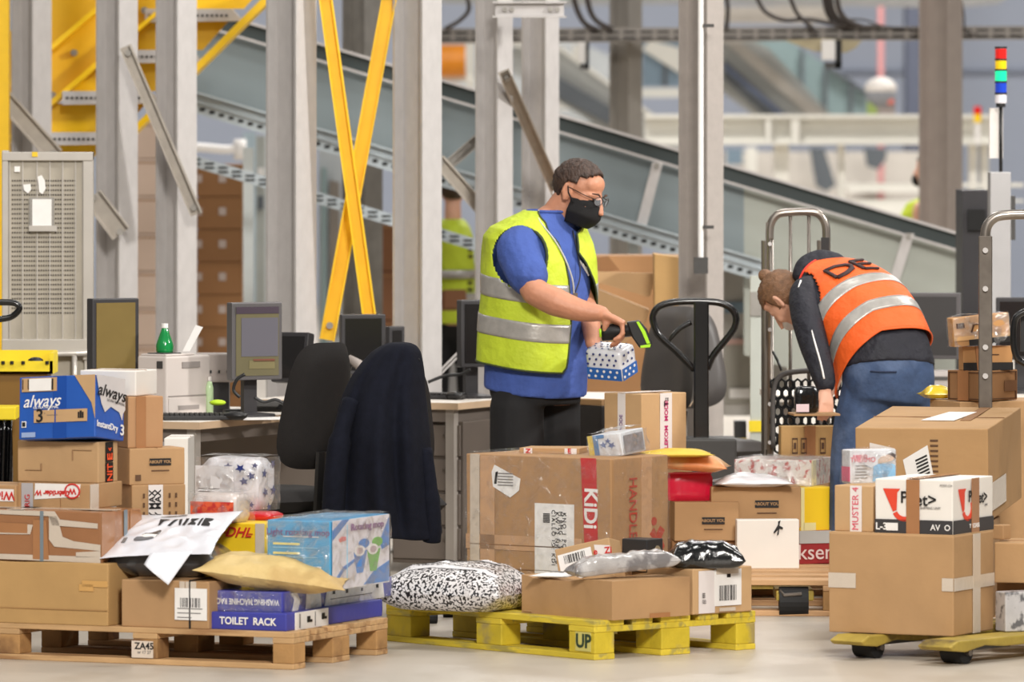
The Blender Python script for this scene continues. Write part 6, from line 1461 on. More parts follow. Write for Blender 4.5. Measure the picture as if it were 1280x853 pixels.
def hand(mb, wrist, direc, palmn, size=1.0, curls=None, thumb=None, spread=.0, side=1):
    """palm and five fingers. direc: wrist to knuckles, palmn: out of the palm, side +1 thumb on direc x palmn side"""
    d = Vector(direc).normalized(); n = Vector(palmn); n = (n - d * n.dot(d)).normalized(); t = d.cross(n).normalized() * side
    w0 = Vector(wrist)
    P = [w0 + d * (x * size) for x in (-.01, .03, .06, .088)]
    for i in range(len(P) - 1):
        pass
    rr = [(.022, .017), (.03, .016), (.04, .015), (.041, .013)]
    # palm as flattened tube, wide along t
    k = len(mb.v); seg = 14
    for p, (a, b) in zip(P, rr):
        for q in range(seg):
            w = 2 * PI * q / seg; mb.v.append(tuple(p + t * (math.cos(w) * a * size) + n * (math.sin(w) * b * size)))
    for i in range(len(P) - 1):
        for q in range(seg): mb.f.append((k + i * seg + q, k + i * seg + (q + 1) % seg, k + (i + 1) * seg + (q + 1) % seg, k + (i + 1) * seg + q)); mb.m.append(0)
    mb.f.append(tuple(k + q for q in range(seg))[::-1]); mb.m.append(0); mb.f.append(tuple(k + (len(P) - 1) * seg + q for q in range(seg))); mb.m.append(0)
    ln = [(.044, .026, .02), (.048, .03, .021), (.045, .028, .02), (.036, .021, .018)]
    curls = curls or [(30, 40, 30)] * 4
    for i in range(4):
        b = w0 + d * (.08 * size) + t * ((.03 - .0195 * i) * size); a = 0; dd = d; pts = [b]
        for L_, c_ in zip(ln[i], curls[i]):
            a += math.radians(c_); dir_ = (d * math.cos(a) + n * math.sin(a) + t * (spread * (1.5 - i))).normalized(); b = b + dir_ * (L_ * size); pts.append(b)
        mb.tube(pts, [.0098 * size, .0094 * size, .0086 * size, .0068 * size], 10); mb.ell(pts[-1], (.0072 * size,) * 3, 8, 6)
        for p_ in pts[:3]: mb.ell(p_, (.0103 * size,) * 3, 8, 6)
    th = thumb or [(.03, .028, .012), (.058, .044, .022), (.082, .045, .034)]
    pts = [w0 + d * (.012 * size) + t * (.018 * size)] + [w0 + (d * x + t * y + n * z) * size for x, y, z in th]
    mb.tube(pts, [.014 * size, .0135 * size, .0115 * size, .0085 * size], 10); mb.ell(pts[-1], (.0088 * size,) * 3, 8, 6)

# ------------------------------------------------------------ the man in the yellow vest
YM = 28.0; SM = sc_at(YM); man = empty('person', (WX(668, YM), YM, 0)); MO = man.location.copy()
def J(px, py, dy=0.0): return Vector((WX(px, YM), YM + dy, WZ(py, YM))) - MO
be = math.radians(41); fw = Vector((math.cos(be), -math.sin(be), 0)); rt = Vector((-math.sin(be), -math.cos(be), 0))
# torso rings: y, cx, half width across, half depth, tilt
TR = [(500, 669, .212, .182), (485, 669, .214, .188), (460, 670, .214, .190), (430, 671, .214, .192), (400, 672, .212, .19), (370, 674, .212, .186), (340, 674, .214, .188), (318, 674, .216, .18), (300, 673, .212, .165), (287, 674, .196, .138), (275, 681, .152, .104), (266, 688, .108, .082), (258, 692, .076, .070)]
def torso(phi, v, inf=0.0, tilt=.13, fold=0.0):
    """phi from the breastbone towards his right side; v 0 hem .. 1 neck"""
    n = len(TR) - 1; t = v * n; i = min(int(t), n - 1); q = t - i
    y, cx, a, b = [TR[i][k] * (1 - q) + TR[i + 1][k] * q for k in range(4)]
    a += inf; b += inf
    e_ = 2.35; c_, s_ = math.cos(phi), math.sin(phi); c2 = math.copysign(abs(c_) ** (2 / e_), c_); s2 = math.copysign(abs(s_) ** (2 / e_), s_)
    k = 1 + fold * (math.sin(phi * 6 + v * 9) * .5 + noise.noise(Vector((phi * 2.2, v * 5, 3.3)))) * (1 - v * .5)
    p = J(cx, y) + fw * (b * c2 * k) + rt * (a * s2 * k)
    tl = tilt * min(1, max(0, (1 - v) * 3)); p.z -= tl * b * c2
    return p
def ring_loft(fn, v0, v1, nv=30, nu=48, caps=True):
    mb = MB(); mb.grid(lambda u, v: fn(u * 2 * PI, v0 + (v1 - v0) * v), nu, nv, wrap=True)
    if caps:
        mb.f.append(tuple(range(nu))[::-1]); mb.m.append(0); mb.f.append(tuple(range(nu * nv, nu * nv + nu))); mb.m.append(0)
    return mb
# body: one continuous skin
bm = ring_loft(lambda p, v: torso(p, v, -.028), 0, 1)
hc = J(723, 242, -.03); hup = Vector((.36, -.12, 1)).normalized(); hf = Vector((.80, -.46, -.48))
Hm = frm(hf, hup)
head(bm, hc, Hm, 1.1)
limb(bm, [J(690, 285, 0), J(697, 268, -.01), J(710, 250, -.015)], [.075, .066, .064])
sh, el_, wr_ = J(650, 306, -.17), J(668, 363, -.31), J(751, 389, -.36)
limb(bm, [sh, J(656, 334, -.25), el_], [.066, .064, .055]); limb(bm, [el_, J(694, 375, -.33), J(724, 385, -.35), wr_], [(.058, .056), (.062, .06), (.051, .047), (.035, .032)])
# right hand closed over the scanner
hd = (J(778, 402, -.37) - wr_)
hand(bm, wr_, hd, Vector((-.2, -.1, -.95)), 1.18, curls=[(66, 40, 20), (66, 42, 20), (64, 44, 22), (62, 44, 24)], side=1,
     thumb=[(.03, -.004, .03), (.035, .005, .052), (.06, .012, .066)])
sh2, el2, wr2 = J(706, 302, .15), J(727, 372, .05), J(740, 428, -.16)
limb(bm, [sh2, J(716, 340, .12), el2], [.06, .054, .048]); limb(bm, [el2, J(737, 398, -.06), wr2], [.05, .044, .03])
hand(bm, wr2, J(760, 452, -.22) - wr2, Vector((.5, -.7, .4)), 1.0, curls=[(18, 25, 20)] * 4, side=-1)
for px, dy in ((645, -.09), (694, .09)):
    limb(bm, [J(px, 512, dy), J(px, 600, dy), J(px, 715, dy)], [.085, .06, .045])
    limb(bm, [J(px, 725, dy), J(px + 18, 732, dy - .05)], [.04, .035])
bo = vox(bm.build('body', skin, man), .0062, 4, .5)
# trousers
tm_ = ring_loft(lambda p, v: torso(p, v, -.016), -.0, .15, 6)
for px, dy in ((646, -.1), (692, .09)):
    limb(tm_, [J(px, 506, dy), J(px, 560, dy), J(px, 640, dy), J(px + 2, 724, dy)], [(.115, .115), (.115, .115), (.095, .095), (.085, .085)])
vox(tm_.build('trousers', btrou, man), .012, 4)
for px, dy in ((646, -.1), (692, .09)):
    m_ = MB(); limb(m_, [J(px - 10, 732, dy + .02), J(px + 10, 733, dy - .02), J(px + 36, 736, dy - .08)], [.042, .045, .032]); vox(m_.build('shoe', blackm, man), .01)
# shirt
sm_ = ring_loft(lambda p, v: torso(p, v, .004, fold=.012), .055, .93, 40)
limb(sm_, [J(665, 300, -.1), J(648, 310, -.18), J(652, 325, -.225), J(660, 343, -.27)], [.085, .092, .09, .086]); limb(sm_, [J(690, 298, .08), sh2, J(716, 345, .12)], [.08, .08, .072])
vox(sm_.build('t_shirt', bshirt, man), .009, 3)
mb = MB().tube([torso(a, .93, .002) + Vector((0, 0, .002)) for a in [2 * PI * k / 30 for k in range(30)]], .007, 8, closed=True); mb.build('shirt_collar', bshirt, man, smooth=True)
# chest print on the shirt
# vest
def v_of_y(y):
    for i in range(len(TR) - 1):
        if TR[i][0] >= y >= TR[i + 1][0]: return (i + (TR[i][0] - y) / (TR[i][0] - TR[i + 1][0])) / (len(TR) - 1)
    return 0 if y > 400 else 1
vb, vt = v_of_y(456), .94
def edge1(v):  # near front edge angle, radians, by height
    K = [(0, 40), (.12, 30), (.2, 12), (.35, 8), (.5, 12), (.583, 14), (.7, 18), (.83, 38), (.92, 70), (1, 90)]
    for (a, p), (b, q) in zip(K, K[1:]):
        if a <= v <= b: return math.radians(p + (q - p) * (v - a) / (b - a))
    return math.radians(K[-1][1])
def edge2(v):
    K = [(0, 44), (.38, 42), (.43, 34), (.51, 18), (.63, 3), (.75, 10), (.83, 34), (.92, 70), (1, 88)]
    for (a, p), (b, q) in zip(K, K[1:]):
        if a <= v <= b: return math.radians(p + (q - p) * (v - a) / (b - a))
    return math.radians(K[-1][1])
def vest_fn(inf, v0, v1, fold=.02):
    def fn(u, w):
        v = v0 + (v1 - v0) * w; a0 = edge1(v); a1 = 2 * PI - edge2(v)
        p = torso(a0 + (a1 - a0) * u, v, inf + .014 * (1 - v), fold=fold)
        return p
    return fn
def vestcut(mb):
    """leave the arm hole open where the sleeve comes through"""
    keep = []; c1 = J(650, 320, -.215); c2_ = J(708, 318, .17)
    for f in mb.f:
        c = sum((Vector(mb.v[i]) for i in f), Vector()) / len(f)
        d1 = c - c1; d2 = c - c2_
        if (d1.x / .115) ** 2 + (d1.z / .128) ** 2 < 1 and d1.y < .14: continue
        if d2.length < .085: continue
        keep.append(f)
    mb.f = keep; mb.m = [0] * len(keep); return mb
vm = vestcut(MB().grid(vest_fn(.024, vb, vt), 190, 130)); vest = vm.build('hi_vis_vest', hiv, man, smooth=True, solid=.004)
trim_d = M('dark_green_binding', (60, 70, 40), .8)
for e_ in (0, 1):
    mb = MB().tube([vest_fn(.026, vb, vt)(e_, k / 40) for k in range(41)], .0045, 6); mb.build('binding', trim_d, vest, smooth=True)
mb = MB().tube([vest_fn(.026, vb, vt)(k / 60, 0) for k in range(61)], .0045, 6); mb.build('binding', trim_d, vest, smooth=True)
c1 = J(650, 320, -.215)
mb = MB()
arm = []
for k in range(28):
    w_ = 2 * PI * k / 28; tx = c1.x + .117 * math.cos(w_); tz = c1.z + .13 * math.sin(w_)
    best = None
    for ph in [math.radians(a) for a in range(30, 190, 3)]:
        for vv in [.4 + .012 * q for q in range(46)]:
            p = torso(ph, vv, .026 + .014 * (1 - vv))
            d_ = (p.x - tx) ** 2 + (p.z - tz) ** 2
            if best is None or d_ < best[0]: best = (d_, p)
    arm.append(best[1])
for _ in range(3): arm = [(arm[i - 1] + arm[i] * 2 + arm[(i + 1) % 28]) / 4 for i in range(28)]
mb.tube(arm, .0065, 6, closed=True); mb.build('binding', trim_d, vest, smooth=True)
for ya, yb in ((372, 347), (419, 396)):
    va, vc = v_of_y(ya), v_of_y(yb)
    vestcut(MB().grid(vest_fn(.0275, va, vc), 100, 6)).build('reflective_stripe', refl, vest, smooth=True, solid=.002)
# vest logo hint on far chest
# hair, mask, glasses, lanyard
hairshell('hair', hc, Hm, hairm, man, lambda p: (p.z > .005 and p.y < -.02) or (p.z > .04 and p.y < .02) or (p.z > .075 and p.y < .04 + .9 * (p.z - .075)) or (p.y < -.045 and p.z > -.05), 1.1)
blkf = M('black_mask_fabric', (17, 16, 17), .85, 0, .1, 30, .1, 100)
def hp_(x, y, z): return hc + (Hm @ Vector((x, y, z))) * 1.1
mk = MB().grid(lambda u, v: hp_(*(lambda a, t: ((.078 - .012 * abs(t)) * math.sin(a) * (1 - .16 * max(0, t)), (.118 - .02 * t * t - .012 * max(0, t)) * math.cos(a) * (1 if abs(a) < .9 else 1) + .0, -.062 - .047 * t + .028 * (1 - abs(a) / 1.45) * (1 if t < 0 else .0) * -t))((u - .5) * 2.9, (v - .5) * 2)), 30, 16)
mk.build('face_mask', blkf, man, smooth=True, solid=.004)
for x in (1, -1):
    MB().tube([hp_(x * .074, .03, -.03), hp_(x * .082, .0, .0), hp_(x * .084, -.012, .025)], .0035, 6).build('ear_loop', blkf, man, smooth=True)
gm = M('glasses_wire', (60, 50, 46), .3, .6); glm = M('lens_glass', (210, 214, 220), .05, 0, .01, alpha=.25)
ge = []
mb = MB()
for x in (-.033, .033):
    mb.tube([hp_(x + .024 * math.cos(a), .116 - abs(x + .024 * math.cos(a)) * .25, .006 + .017 * math.sin(a)) for a in [2 * PI * k / 18 for k in range(18)]], .0016, 6, closed=True)
mb.tube([hp_(-.01, .118, .01), hp_(0, .12, .013), hp_(.01, .118, .01)], .0016, 6)
for x in (-1, 1): mb.tube([hp_(x * .056, .1, .012), hp_(x * .075, .06, .014), hp_(x * .083, -.004, .02)], .0022, 6)
gls = mb.build('glasses', gm, man, smooth=True)
lm = MB()
for x in (-.033, .033): lm.poly([hp_(x + .023 * math.cos(a), .1155 - abs(x + .023 * math.cos(a)) * .25, .006 + .016 * math.sin(a)) for a in [2 * PI * k / 16 for k in range(16)]])
lm.build('lens', glm, gls)
em = MB()
for x in (-.03, .03): em.ell(hp_(x, .088, .006), (.013, .008, .006), 10, 6, rot=Hm)
em.build('eye', M('eye_dark', (50, 36, 30), .3), man, smooth=True)
eb_ = MB()
for x in (-1, 1): eb_.tube([hp_(x * .015, .099, .024), hp_(x * .033, .098, .031), hp_(x * .052, .08, .027)], [.003, .0045, .002], 6)
eb_.build('eyebrow', M('brow_brown', (76, 52, 40), .8), man, smooth=True)
bl2 = MB().grid(lambda u, v: hp_((.0735 + .001) * 1 * math.cos((v - .5) * .5) * 1.0, .03 - .035 * u, -.005 - .065 * v), 6, 8)
lan = M('lanyard_dark', (44, 44, 50), .7); lang = M('lanyard_grey', (190, 190, 186), .6)
def tp(phi, y, inf=.012): return torso(math.radians(phi), v_of_y(y), inf)
MB().tube(smooth_path([tp(80, 263, .012), tp(50, 274, .026), tp(22, 293, .036), tp(14, 316, .038), tp(8, 340, .036), tp(5, 358, .03)], 5), .004, 6).build('lanyard', lang, man, smooth=True)
MB().tube(smooth_path([tp(-8, 284, .016), tp(-4, 320, .02), tp(-2, 340, .022), tp(3, 356, .026)], 4), .003, 6).build('lanyard', lan, man, smooth=True)
MB().cbox(tp(4, 364, .034), (.02, .014, .05)).build('badge_clip', steel, man)
ml = MB(); c_ = tp(-22, 330, .01)
for k in (-1, 0, 1): ml.tube([tp(-12 - 5 * k, 322 + 4 * k, .011), tp(-20 - 3 * k, 334 + 3 * k, .011)], .004, 6)
ml.build('chest_print', white, man)
tag(man, 'man in lime hi-vis vest, blue shirt and black mask scanning a parcel', 'person')
# scanner in his right hand
sc_o = J(785, 414, -.375) + MO; scn = empty('barcode_scanner', sc_o)
A = J(751, 413, -.35) + MO - sc_o; B_ = J(792, 409, -.38) + MO - sc_o; C_ = J(810, 428, -.40) + MO - sc_o
MB().tube(smooth_path([A, A * .4 + B_ * .6, B_], 4), [(.024, .034)] * 4 + [(.022, .026)] * 4 + [(.022, .026)], 12).build('grip', black, scn, smooth=True)
def scp(P_, y0, th_, m_, nm, bv=.006):
    pr = [(J(a, b).x + MO.x - sc_o.x, J(a, b).z + MO.z - sc_o.z) for a, b in P_]
    return MB().prism(pr, (0, y0, 0), (1, 0, 0), (0, 0, 1), (0, th_, 0)).build(nm, m_, scn, bevel=bv)
scp([(781, 399), (797, 397), (806, 407), (813, 425), (811, 431), (797, 431), (788, 418)], -.04, .07, black, 'scan_head')
lime = M('lime_plastic', (170, 226, 30), .4)
scp([(793, 399), (796, 398), (804, 410), (810, 425), (806, 426), (800, 412)], -.047, .01, lime, 'lime_stripe', .001); scp([(798, 428), (811, 426), (810, 430), (798, 431)], -.047, .01, lime, 'lime_stripe', .001)
MB().tube([A + Vector((-.008, -.03, .018)), A + Vector((-.006, -.032, -.016))], .005, 8).build('lime_stripe', lime, scn, smooth=True)
tag(scn, 'black and lime hand-held barcode scanner gripped over the polka dot parcel', 'scanner')
# polka dot parcel
pdm = M('white_polka_film', (226, 228, 234), .28, 0, .04, 10, .25, 20, coat=.5); pdb = M('blue_polka_print', (30, 96, 176), .35, coat=.3)
pd = qbox('polka_dot_parcel', 'white parcel with blue polka dots and a blue base held in his left hand', 735, 779, 798, None, .13, WZ(478, 27.66), 27.66, 32, pdm, seam=False, roundy=.003, rx=17, ry=3, nseg=12, rnd=.006)
random.seed(5)
def dots(u0, v0, u1, v1, nu_, nv_, ru, rv): 
    out = []
    for j in range(nv_):
        for i in range(nu_):
            cu = u0 + (u1 - u0) * (i + (.5 if j % 2 else .15)) / nu_; cv = v0 + (v1 - v0) * (j + .5) / nv_
            out.append([(cu + ru * math.cos(k * PI / 4), cv + rv * math.sin(k * PI / 4)) for k in range(8)])
    return out
shapes(pd, 'F', [R4(.02, .03, .98, .42)], pdb, 'blue_base', .003); shapes(pd, 'F', dots(.04, .06, .96, .4, 5, 2, .035, .045), white, 'dots', .0045); shapes(pd, 'F', dots(.04, .46, .96, .96, 5, 3, .032, .04), starm, 'dots', .0045)
shapes(pd, 'R', [R4(.02, .03, .98, .42)], pdb, 'blue_base', .003); shapes(pd, 'R', dots(.06, .06, .94, .4, 3, 2, .06, .045), white, 'dots', .0045); shapes(pd, 'R', dots(.06, .46, .94, .96, 3, 2, .05, .04), starm, 'dots', .0045)
shapes(pd, 'T', dots(.06, .06, .94, .9, 5, 4, .03, .03), M('pale_navy_print', (96, 110, 150)), 'dots', .0045); 

# ------------------------------------------------------------ bending person in orange
YB = 27.75; wom = empty('person', (WX(1100, YB), YB, 0)); WO = wom.location.copy()
def K(px, py, dy=0.0): return Vector((WX(px, YB), YB + dy, WZ(py, YB))) - WO
Lt = Vector((.95, .28, .10)).normalized()      # picture-left to picture-right across the body
SP = [(1108, 505, -.02, .165, .13), (1110, 480, -.01, .185, .15), (1110, 458, .0, .18, .145), (1107, 436, .03, .17, .135), (1099, 416, .08, .172, .13), (1087, 398, .15, .18, .125), (1070, 383, .23, .188, .12), (1052, 371, .30, .18, .11), (1037, 362, .35, .14, .09), (1022, 357, .39, .09, .075), (1010, 359, .41, .068, .068)]
def spine(v):
    n = len(SP) - 1; t = v * n; i = min(int(t), n - 1); q = t - i
    a = SP[max(i - 1, 0)]; b = SP[i]; c = SP[i + 1]; d = SP[min(i + 2, n)]
    C_ = [.5 * ((2 * b[k]) + (c[k] - a[k]) * q + (2 * a[k] - 5 * b[k] + 4 * c[k] - d[k]) * q * q + (-a[k] + 3 * b[k] - 3 * c[k] + d[k]) * q ** 3) for k in range(5)]
    return K(C_[0], C_[1], C_[2]), C_[3], C_[4]
def back(phi, v, inf=0.0, fold=0.0):
    """phi 0 = middle of the back, positive towards picture right"""
    p, a, b = spine(v); p2, _, _ = spine(min(1, v + .02)); p1, _, _ = spine(max(0, v - .02)); T_ = (p2 - p1).normalized()
    L_ = (Lt - T_ * Lt.dot(T_)).normalized(); n_ = L_.cross(T_).normalized()
    if n_.y > 0: n_ = -n_
    k = 1 + fold * (noise.noise(Vector((phi * 1.6, v * 6, 1.7))) + .5 * math.sin(phi * 5 + v * 14))
    e_ = 2.3; s_, c_ = math.sin(phi), math.cos(phi); s2 = math.copysign(abs(s_) ** (2 / e_), s_); c2 = math.copysign(abs(c_) ** (2 / e_), c_)
    return p + L_ * ((a + inf) * s2 * k) + n_ * ((b + inf) * c2 * k)
bm = ring_loft(lambda p, v: back(p, v, -.015), 0, 1)
hc2 = K(987, 378, .40); Hw = frm(Vector((-.30, .35, -.85)), Vector((-.62, .15, .10) if 0 else (-.75, .3, .45)))
head(bm, hc2, Hw, .98)
limb(bm, [K(1024, 354, .38), K(1006, 362, .41), K(996, 368, .41)], [.06, .055, .055])
s1, e1_, w1_ = K(1012, 366, .20), K(1019, 430, .0), K(1031, 484, -.12)
limb(bm, [s1, K(1014, 398, .09), e1_], [.055, .05, .042]); limb(bm, [e1_, K(1026, 458, -.07), w1_], [.042, .038, .026])
hand(bm, w1_, K(1031, 502, -.15) - w1_, Vector((-.2, .8, -.2)), .84, curls=[(12, 22, 22), (14, 24, 24), (16, 26, 24), (20, 28, 26)], side=-1, spread=.05)
limb(bm, [K(1090, 360, .36), K(1080, 420, .42), K(1055, 470, .35)], [.05, .042, .03]); hand(bm, K(1055, 470, .35), Vector((-.6, -.2, -.8)), Vector((0, -1, 0)), .95)
for px, dy in ((1078, -.02), (1138, .08)): limb(bm, [K(px, 500, dy), K(px - 14, 610, dy), K(px - 14, 722, dy + .02)], [.09, .06, .045])
vox(bm.build('body', skin2, wom), .0065, 4, .5)
# jeans
jm = ring_loft(lambda p, v: back(p, v, .006), 0, .225, 10)
limb(jm, [K(1086, 492, -.01), K(1072, 540, -.03), K(1060, 610, -.05), K(1058, 720, .0)], [(.125, .12), (.11, .108), (.08, .08), (.07, .07)])
limb(jm, [K(1136, 490, .03), K(1136, 545, .03), K(1126, 620, .02), K(1124, 720, .06)], [(.118, .118), (.108, .108), (.08, .08), (.07, .07)])
jm.ell(K(1090, 482, -.04), (.1, .12, .11)); jm.ell(K(1134, 478, -.0), (.1, .12, .11))
jo_ = vox(jm.build('jeans', jean, wom), .009, 4)
for px, dy in ((1055, -.05), (1121, .02)):
    m_ = MB(); limb(m_, [K(px + 6, 728, dy + .05), K(px, 729, dy + .0), K(px - 14, 731, dy + .14)], [.042, .045, .035]); vox(m_.build('shoe', blackm, wom), .01)
jd = M('denim_dark_seam', (44, 56, 84), .8)
def jeans_pt(px, py, dy): return K(px, py, dy)
# jacket
jm2 = ring_loft(lambda p, v: back(p, v, .014, .02), .19, .93, 30)
limb(jm2, [K(1030, 366, .30), K(1010, 368, .20), K(1009, 395, .09), K(1017, 430, -.0), K(1025, 458, -.07), K(1030, 478, -.11)], [.06, .068, .066, .062, .054, .044])
limb(jm2, [K(1084, 356, .36), K(1088, 385, .42), K(1076, 425, .42)], [.07, .065, .055])
vox(jm2.build('jacket', navy, wom), .009, 3)
# hood / collar roll
hm = MB(); limb(hm, [K(1003, 346, .34), K(1012, 334, .36), K(1030, 329, .38), K(1052, 331, .38), K(1062, 338, .36)], [(.03, .03), (.042, .04), (.046, .05), (.04, .04), (.02, .02)]); vox(hm.build('hood', navy, wom), .008, 3)
# vest
def vfn(inf, v0, v1, a0=-2.05, a1=1.9, drop=True):
    def fn(u, w):
        v = v0 + (v1 - v0) * w; a = a0 + (a1 - a0) * u
        p = back(a, v, inf, .02)
        if drop:
            k = max(0, (.62 - v) / .62) ** 1.3; lf = max(0, min(1, (-a - .25) / 1.5))
            p.z -= .34 * k * lf; p.x -= .02 * k * lf; p.y -= .05 * k * lf
        return p
    return fn
V0, V1 = .30, .87
ov = MB().grid(vfn(.03, V0, V1), 70, 50)
c1_ = K(1010, 374, .14); keep = []
for f in ov.f:
    c = sum((Vector(ov.v[i]) for i in f), Vector()) / 4; d_ = c - c1_
    if (d_.x / .055) ** 2 + (d_.z / .105) ** 2 < 1: continue
    keep.append(f)
ov.f = keep; ov.m = [0] * len(keep)
ovo = ov.build('hi_vis_vest', hio, wom, smooth=True, solid=.004)
for va, vc in ((.385, .435), (.52, .575)): 
    MB().grid(vfn(.034, va, vc), 70, 5).build('reflective_stripe', refl, ovo, smooth=True, solid=.002)
obd = M('orange_red_binding', (226, 54, 30), .7)
MB().tube([vfn(.032, V0, V1)(1, k / 30) for k in range(31)], .005, 6).build('binding', obd, ovo, smooth=True)
MB().tube([vfn(.032, V0, V1)(k / 50, 0) for k in range(51)], .004, 6).build('binding', hio, ovo, smooth=True)
MB().tube([vfn(.032, V0, V1)(k / 50, 1) for k in range(51)], .005, 6).build('binding', obd, ovo, smooth=True)
# lettering D E built on the surface
def surf(phi, v, off=.037): return vfn(off, 0, 1, 0, 1, False)(phi, v)
def stroke(mb, P, wd=.013):
    mb.tube([surf(a, b) for a, b in P], [(wd, wd * .5)] * len(P), 6)
ltr = M('dark_vest_letters', (56, 34, 34), .7)
mb = MB(); a0, v0_, v1_ = -.34, .61, .70
stroke(mb, [(a0, v0_), (a0, v1_)]); stroke(mb, [(a0, v1_), (a0 + .22, v1_ - .003), (a0 + .36, v1_ - .022), (a0 + .4, (v0_ + v1_) / 2), (a0 + .36, v0_ + .022), (a0 + .22, v0_ + .003), (a0, v0_)])
e0 = .2; stroke(mb, [(e0, v0_), (e0, v1_)])
for q in (v0_, (v0_ + v1_) / 2, v1_): stroke(mb, [(e0, q), (e0 + .17, q), (e0 + .34, q)])
mb.build('lettering', ltr, ovo, smooth=True)
# yellow shoulder patch and sleeve piping
MB().tube([surf(-1.25, .74, .04), surf(-1.15, .79, .04)], [(.03, .006), (.03, .006)], 8).build('shoulder_patch', M('patch_yellow', (246, 180, 30), .6), ovo)
pw = [K(1003, 352, .16), K(1000, 364, .12), K(1006, 378, .07), K(1011, 398, .01), K(1017, 425, -.06), K(1024, 452, -.12), K(1028, 472, -.15)]
MB().tube(smooth_path(pw, 4), .0042, 6).build('sleeve_piping', white, wom, smooth=True)
hairshell('hair', hc2, Hw, hair2, wom, lambda p: p.y < .02 and p.z > -.06 or p.z > .06, .98, grow=.008)
bn = MB().ell(hc2 + Hw @ Vector((0, -.045, .125)), (.03, .03, .028), 16, 10)
bn.v = [tuple(Vector(v) + noise.noise_vector(Vector(v) * 50) * .004) for v in bn.v]; bn.build('hair_bun', hair2, wom, smooth=True)
fm = MB().ell(hc2 + Hw @ Vector((0, .07, -.06)), (.04, .045, .035), 12, 8, rot=Hw); fm.build('face_mask', offwhite, wom, smooth=True)
MB().tube(smooth_path([K(1085, 462, -.165), K(1100, 463, -.17), K(1118, 463, -.165)], 3), .004, 6).build('pocket_seam', jd, wom)
tag(wom, 'person in orange hi-vis vest and jeans bending down, hair in a bun', 'person')
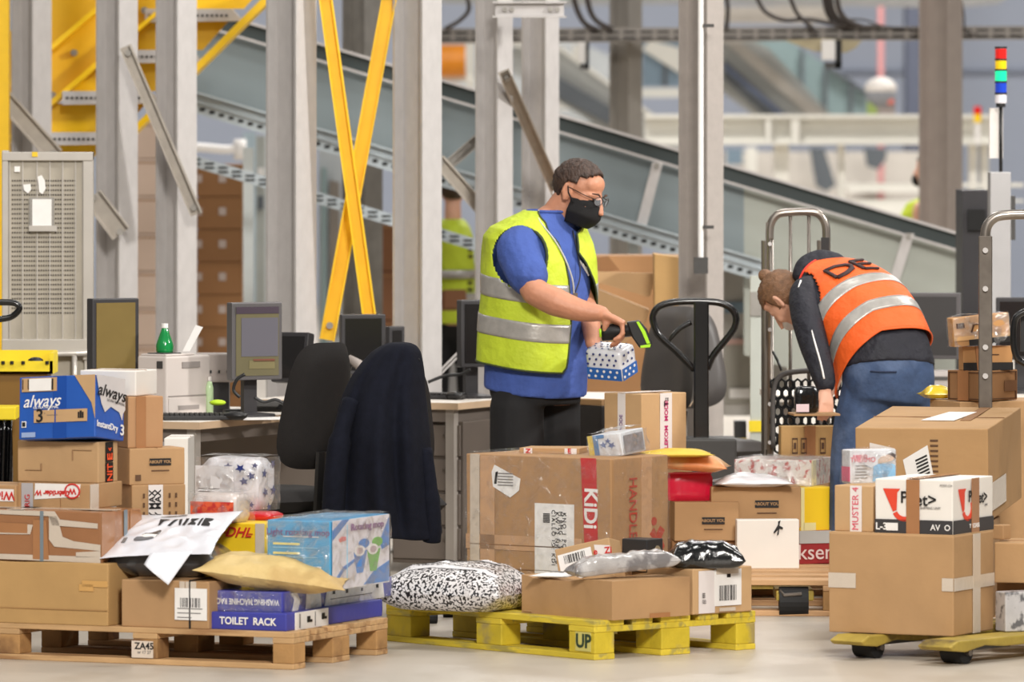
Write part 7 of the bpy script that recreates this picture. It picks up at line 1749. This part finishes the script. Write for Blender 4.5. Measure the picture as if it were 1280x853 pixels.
# ------------------------------------------------------------ distant workers
def worker(label, px, Y, crown, yaw, vestm, legm, hairm_, floor=0.0, cap=None, letters=False, H=None, mask=False):
    zc = WZ(crown, Y); Ht = H or (zc - floor); k = Ht / 1.78; b = zc - Ht
    e = empty('person', (WX(px, Y), Y, b), math.radians(yaw)); q = lambda x, y, z: Vector((x, y, z)) * k
    m_ = MB(); head(m_, q(0, .02, 1.66), Matrix.Identity(3), k); limb(m_, [q(0, 0, 1.45), q(0, .01, 1.58)], [.055 * k, .05 * k])
    for s in (-1, 1): limb(m_, [q(s * .19, 0, 1.42), q(s * .24, .02, 1.15), q(s * .2, .22, 1.02)], [.05 * k, .042 * k, .03 * k]); hand(m_, q(s * .2, .22, 1.02), (0, 1, 0), (0, 0, -1), k, side=-s)
    for s in (-1, 1): limb(m_, [q(s * .09, 0, .9), q(s * .1, 0, .5), q(s * .1, 0, .07)], [.08 * k, .055 * k, .04 * k])
    m_.tube([q(0, 0, .85), q(0, 0, 1.1), q(0, 0, 1.4)], [(.15 * k, .1 * k), (.14 * k, .1 * k), (.17 * k, .1 * k)], 14); vox(m_.build('body', skin2, e), .014, 2)
    m_ = MB(); m_.tube([q(0, 0, .86), q(0, 0, 1.0), q(0, 0, 1.2), q(0, 0, 1.38), q(0, 0, 1.45), q(0, 0, 1.49)], [(.2 * k, .14 * k), (.19 * k, .135 * k), (.2 * k, .135 * k), (.22 * k, .125 * k), (.18 * k, .1 * k), (.08 * k, .07 * k)], 24)
    v_ = vox(m_.build('hi_vis_vest', vestm, e), .014, 2)
    m_ = MB()
    for z in (1.02, 1.16): m_.tube([q(0, 0, z - .025), q(0, 0, z + .025)], [(.212 * k, .152 * k)] * 2, 24, cap=False)
    m_.build('reflective_stripe', refl, v_, smooth=True, solid=.004)
    if letters:
        for z, s_ in ((1.3, 'DE'), (1.1, 'DE')): text(s_, .13 * k, ltr, v_, q(.04, -.142, z), (PI / 2, 0, 0), bold=.004)
    m_ = MB()
    for s in (-1, 1): limb(m_, [q(s * .09, 0, .88), q(s * .1, 0, .5), q(s * .1, 0, .06)], [.1 * k, .08 * k, .065 * k])
    m_.ell(q(0, 0, .88), (.18 * k, .13 * k, .12 * k)); vox(m_.build('trousers', legm, e), .016, 2)
    if cap:
        c_ = MB().ell(q(0, 0, 1.72), (.1 * k, .125 * k, .085 * k), 18, 10); c_.tube([q(0, .1, 1.7), q(0, .17, 1.69)], [(.07 * k, .01 * k), (.05 * k, .008 * k)], 10); c_.build('cap', cap, e, smooth=True)
    else: hairshell('hair', q(0, .02, 1.66), Matrix.Identity(3), hairm_, e, lambda p: (p.y < .03 and p.z > -.05) or p.z > .07, k)
    if mask: MB().ell(q(0, .1, 1.6), (.05 * k, .045 * k, .045 * k), 12, 8).build('face_mask', blkf, e, smooth=True)
    tag(e, label, 'person')
worker('worker in a lime vest seen from behind between two columns under the conveyor', 566, 38.2, 214, 0, hiv, btrou, hairm, letters=True)
worker('worker in a lime vest and black mask mostly hidden by the brownish grey column', 1166, 42.5, 190, 62, hiv, btrou, hairm, mask=True)
e = empty('domed_device', W(1100, 143, 49.9)); q_ = lambda px, py, dy=0: W(px, py, 49.9) + Vector((0, dy, 0)) - e.location  # round machine part with clutter below it, not a light source
MB().ell(q_(1101, 118), (.115, .12, .12), 20, 12).build('grey_dome', M('dome_grey', (140, 142, 148), .5), e, smooth=True)
MB().ell(q_(1101, 110), (.12, .125, .08), 20, 12).build('white_cover', offwhite, e, smooth=True)
MB().box(tuple(q_(1084, 144, -.06)), tuple(q_(1096, 128, .06))).build('green_box', M('dull_green_cover', (150, 170, 96), .6), e)
MB().box(tuple(q_(1096, 144, -.07)), tuple(q_(1118, 124, .06))).build('lower_box', M('mixed_grey_box', (150, 140, 136), .6, 0, .3, 30), e)
MB().box(tuple(q_(1108, 130, -.09)), tuple(q_(1116, 124, -.07))).build('red_label', M('salmon_label', (220, 120, 110)), e)
tag(e, 'small grey and white domed device on the platform beam under the faded red pole', 'device')
bx_ = qbox('cardboard_box', 'dark brown box held by the worker seen between two columns', 548, 556, 584, 362, None, WZ(384, 37.9), 37.7, 75, M('brown_carton_mid', (128, 84, 52)), seam=False, ry=-8)
# ============================================================ lettering becomes real mesh
bpy.context.view_layer.update()
dg_ = bpy.context.evaluated_depsgraph_get()
for o in [o for o in bpy.data.objects if o.type == 'FONT']:
    me = bpy.data.meshes.new_from_object(o.evaluated_get(dg_))
    nm = o.name; par = o.parent; n_ = bpy.data.objects.new('lettering', me); COL.objects.link(n_)
    n_.parent = par; n_.location = o.location; n_.rotation_euler = o.rotation_euler; n_.scale = o.scale
    bpy.data.objects.remove(o)
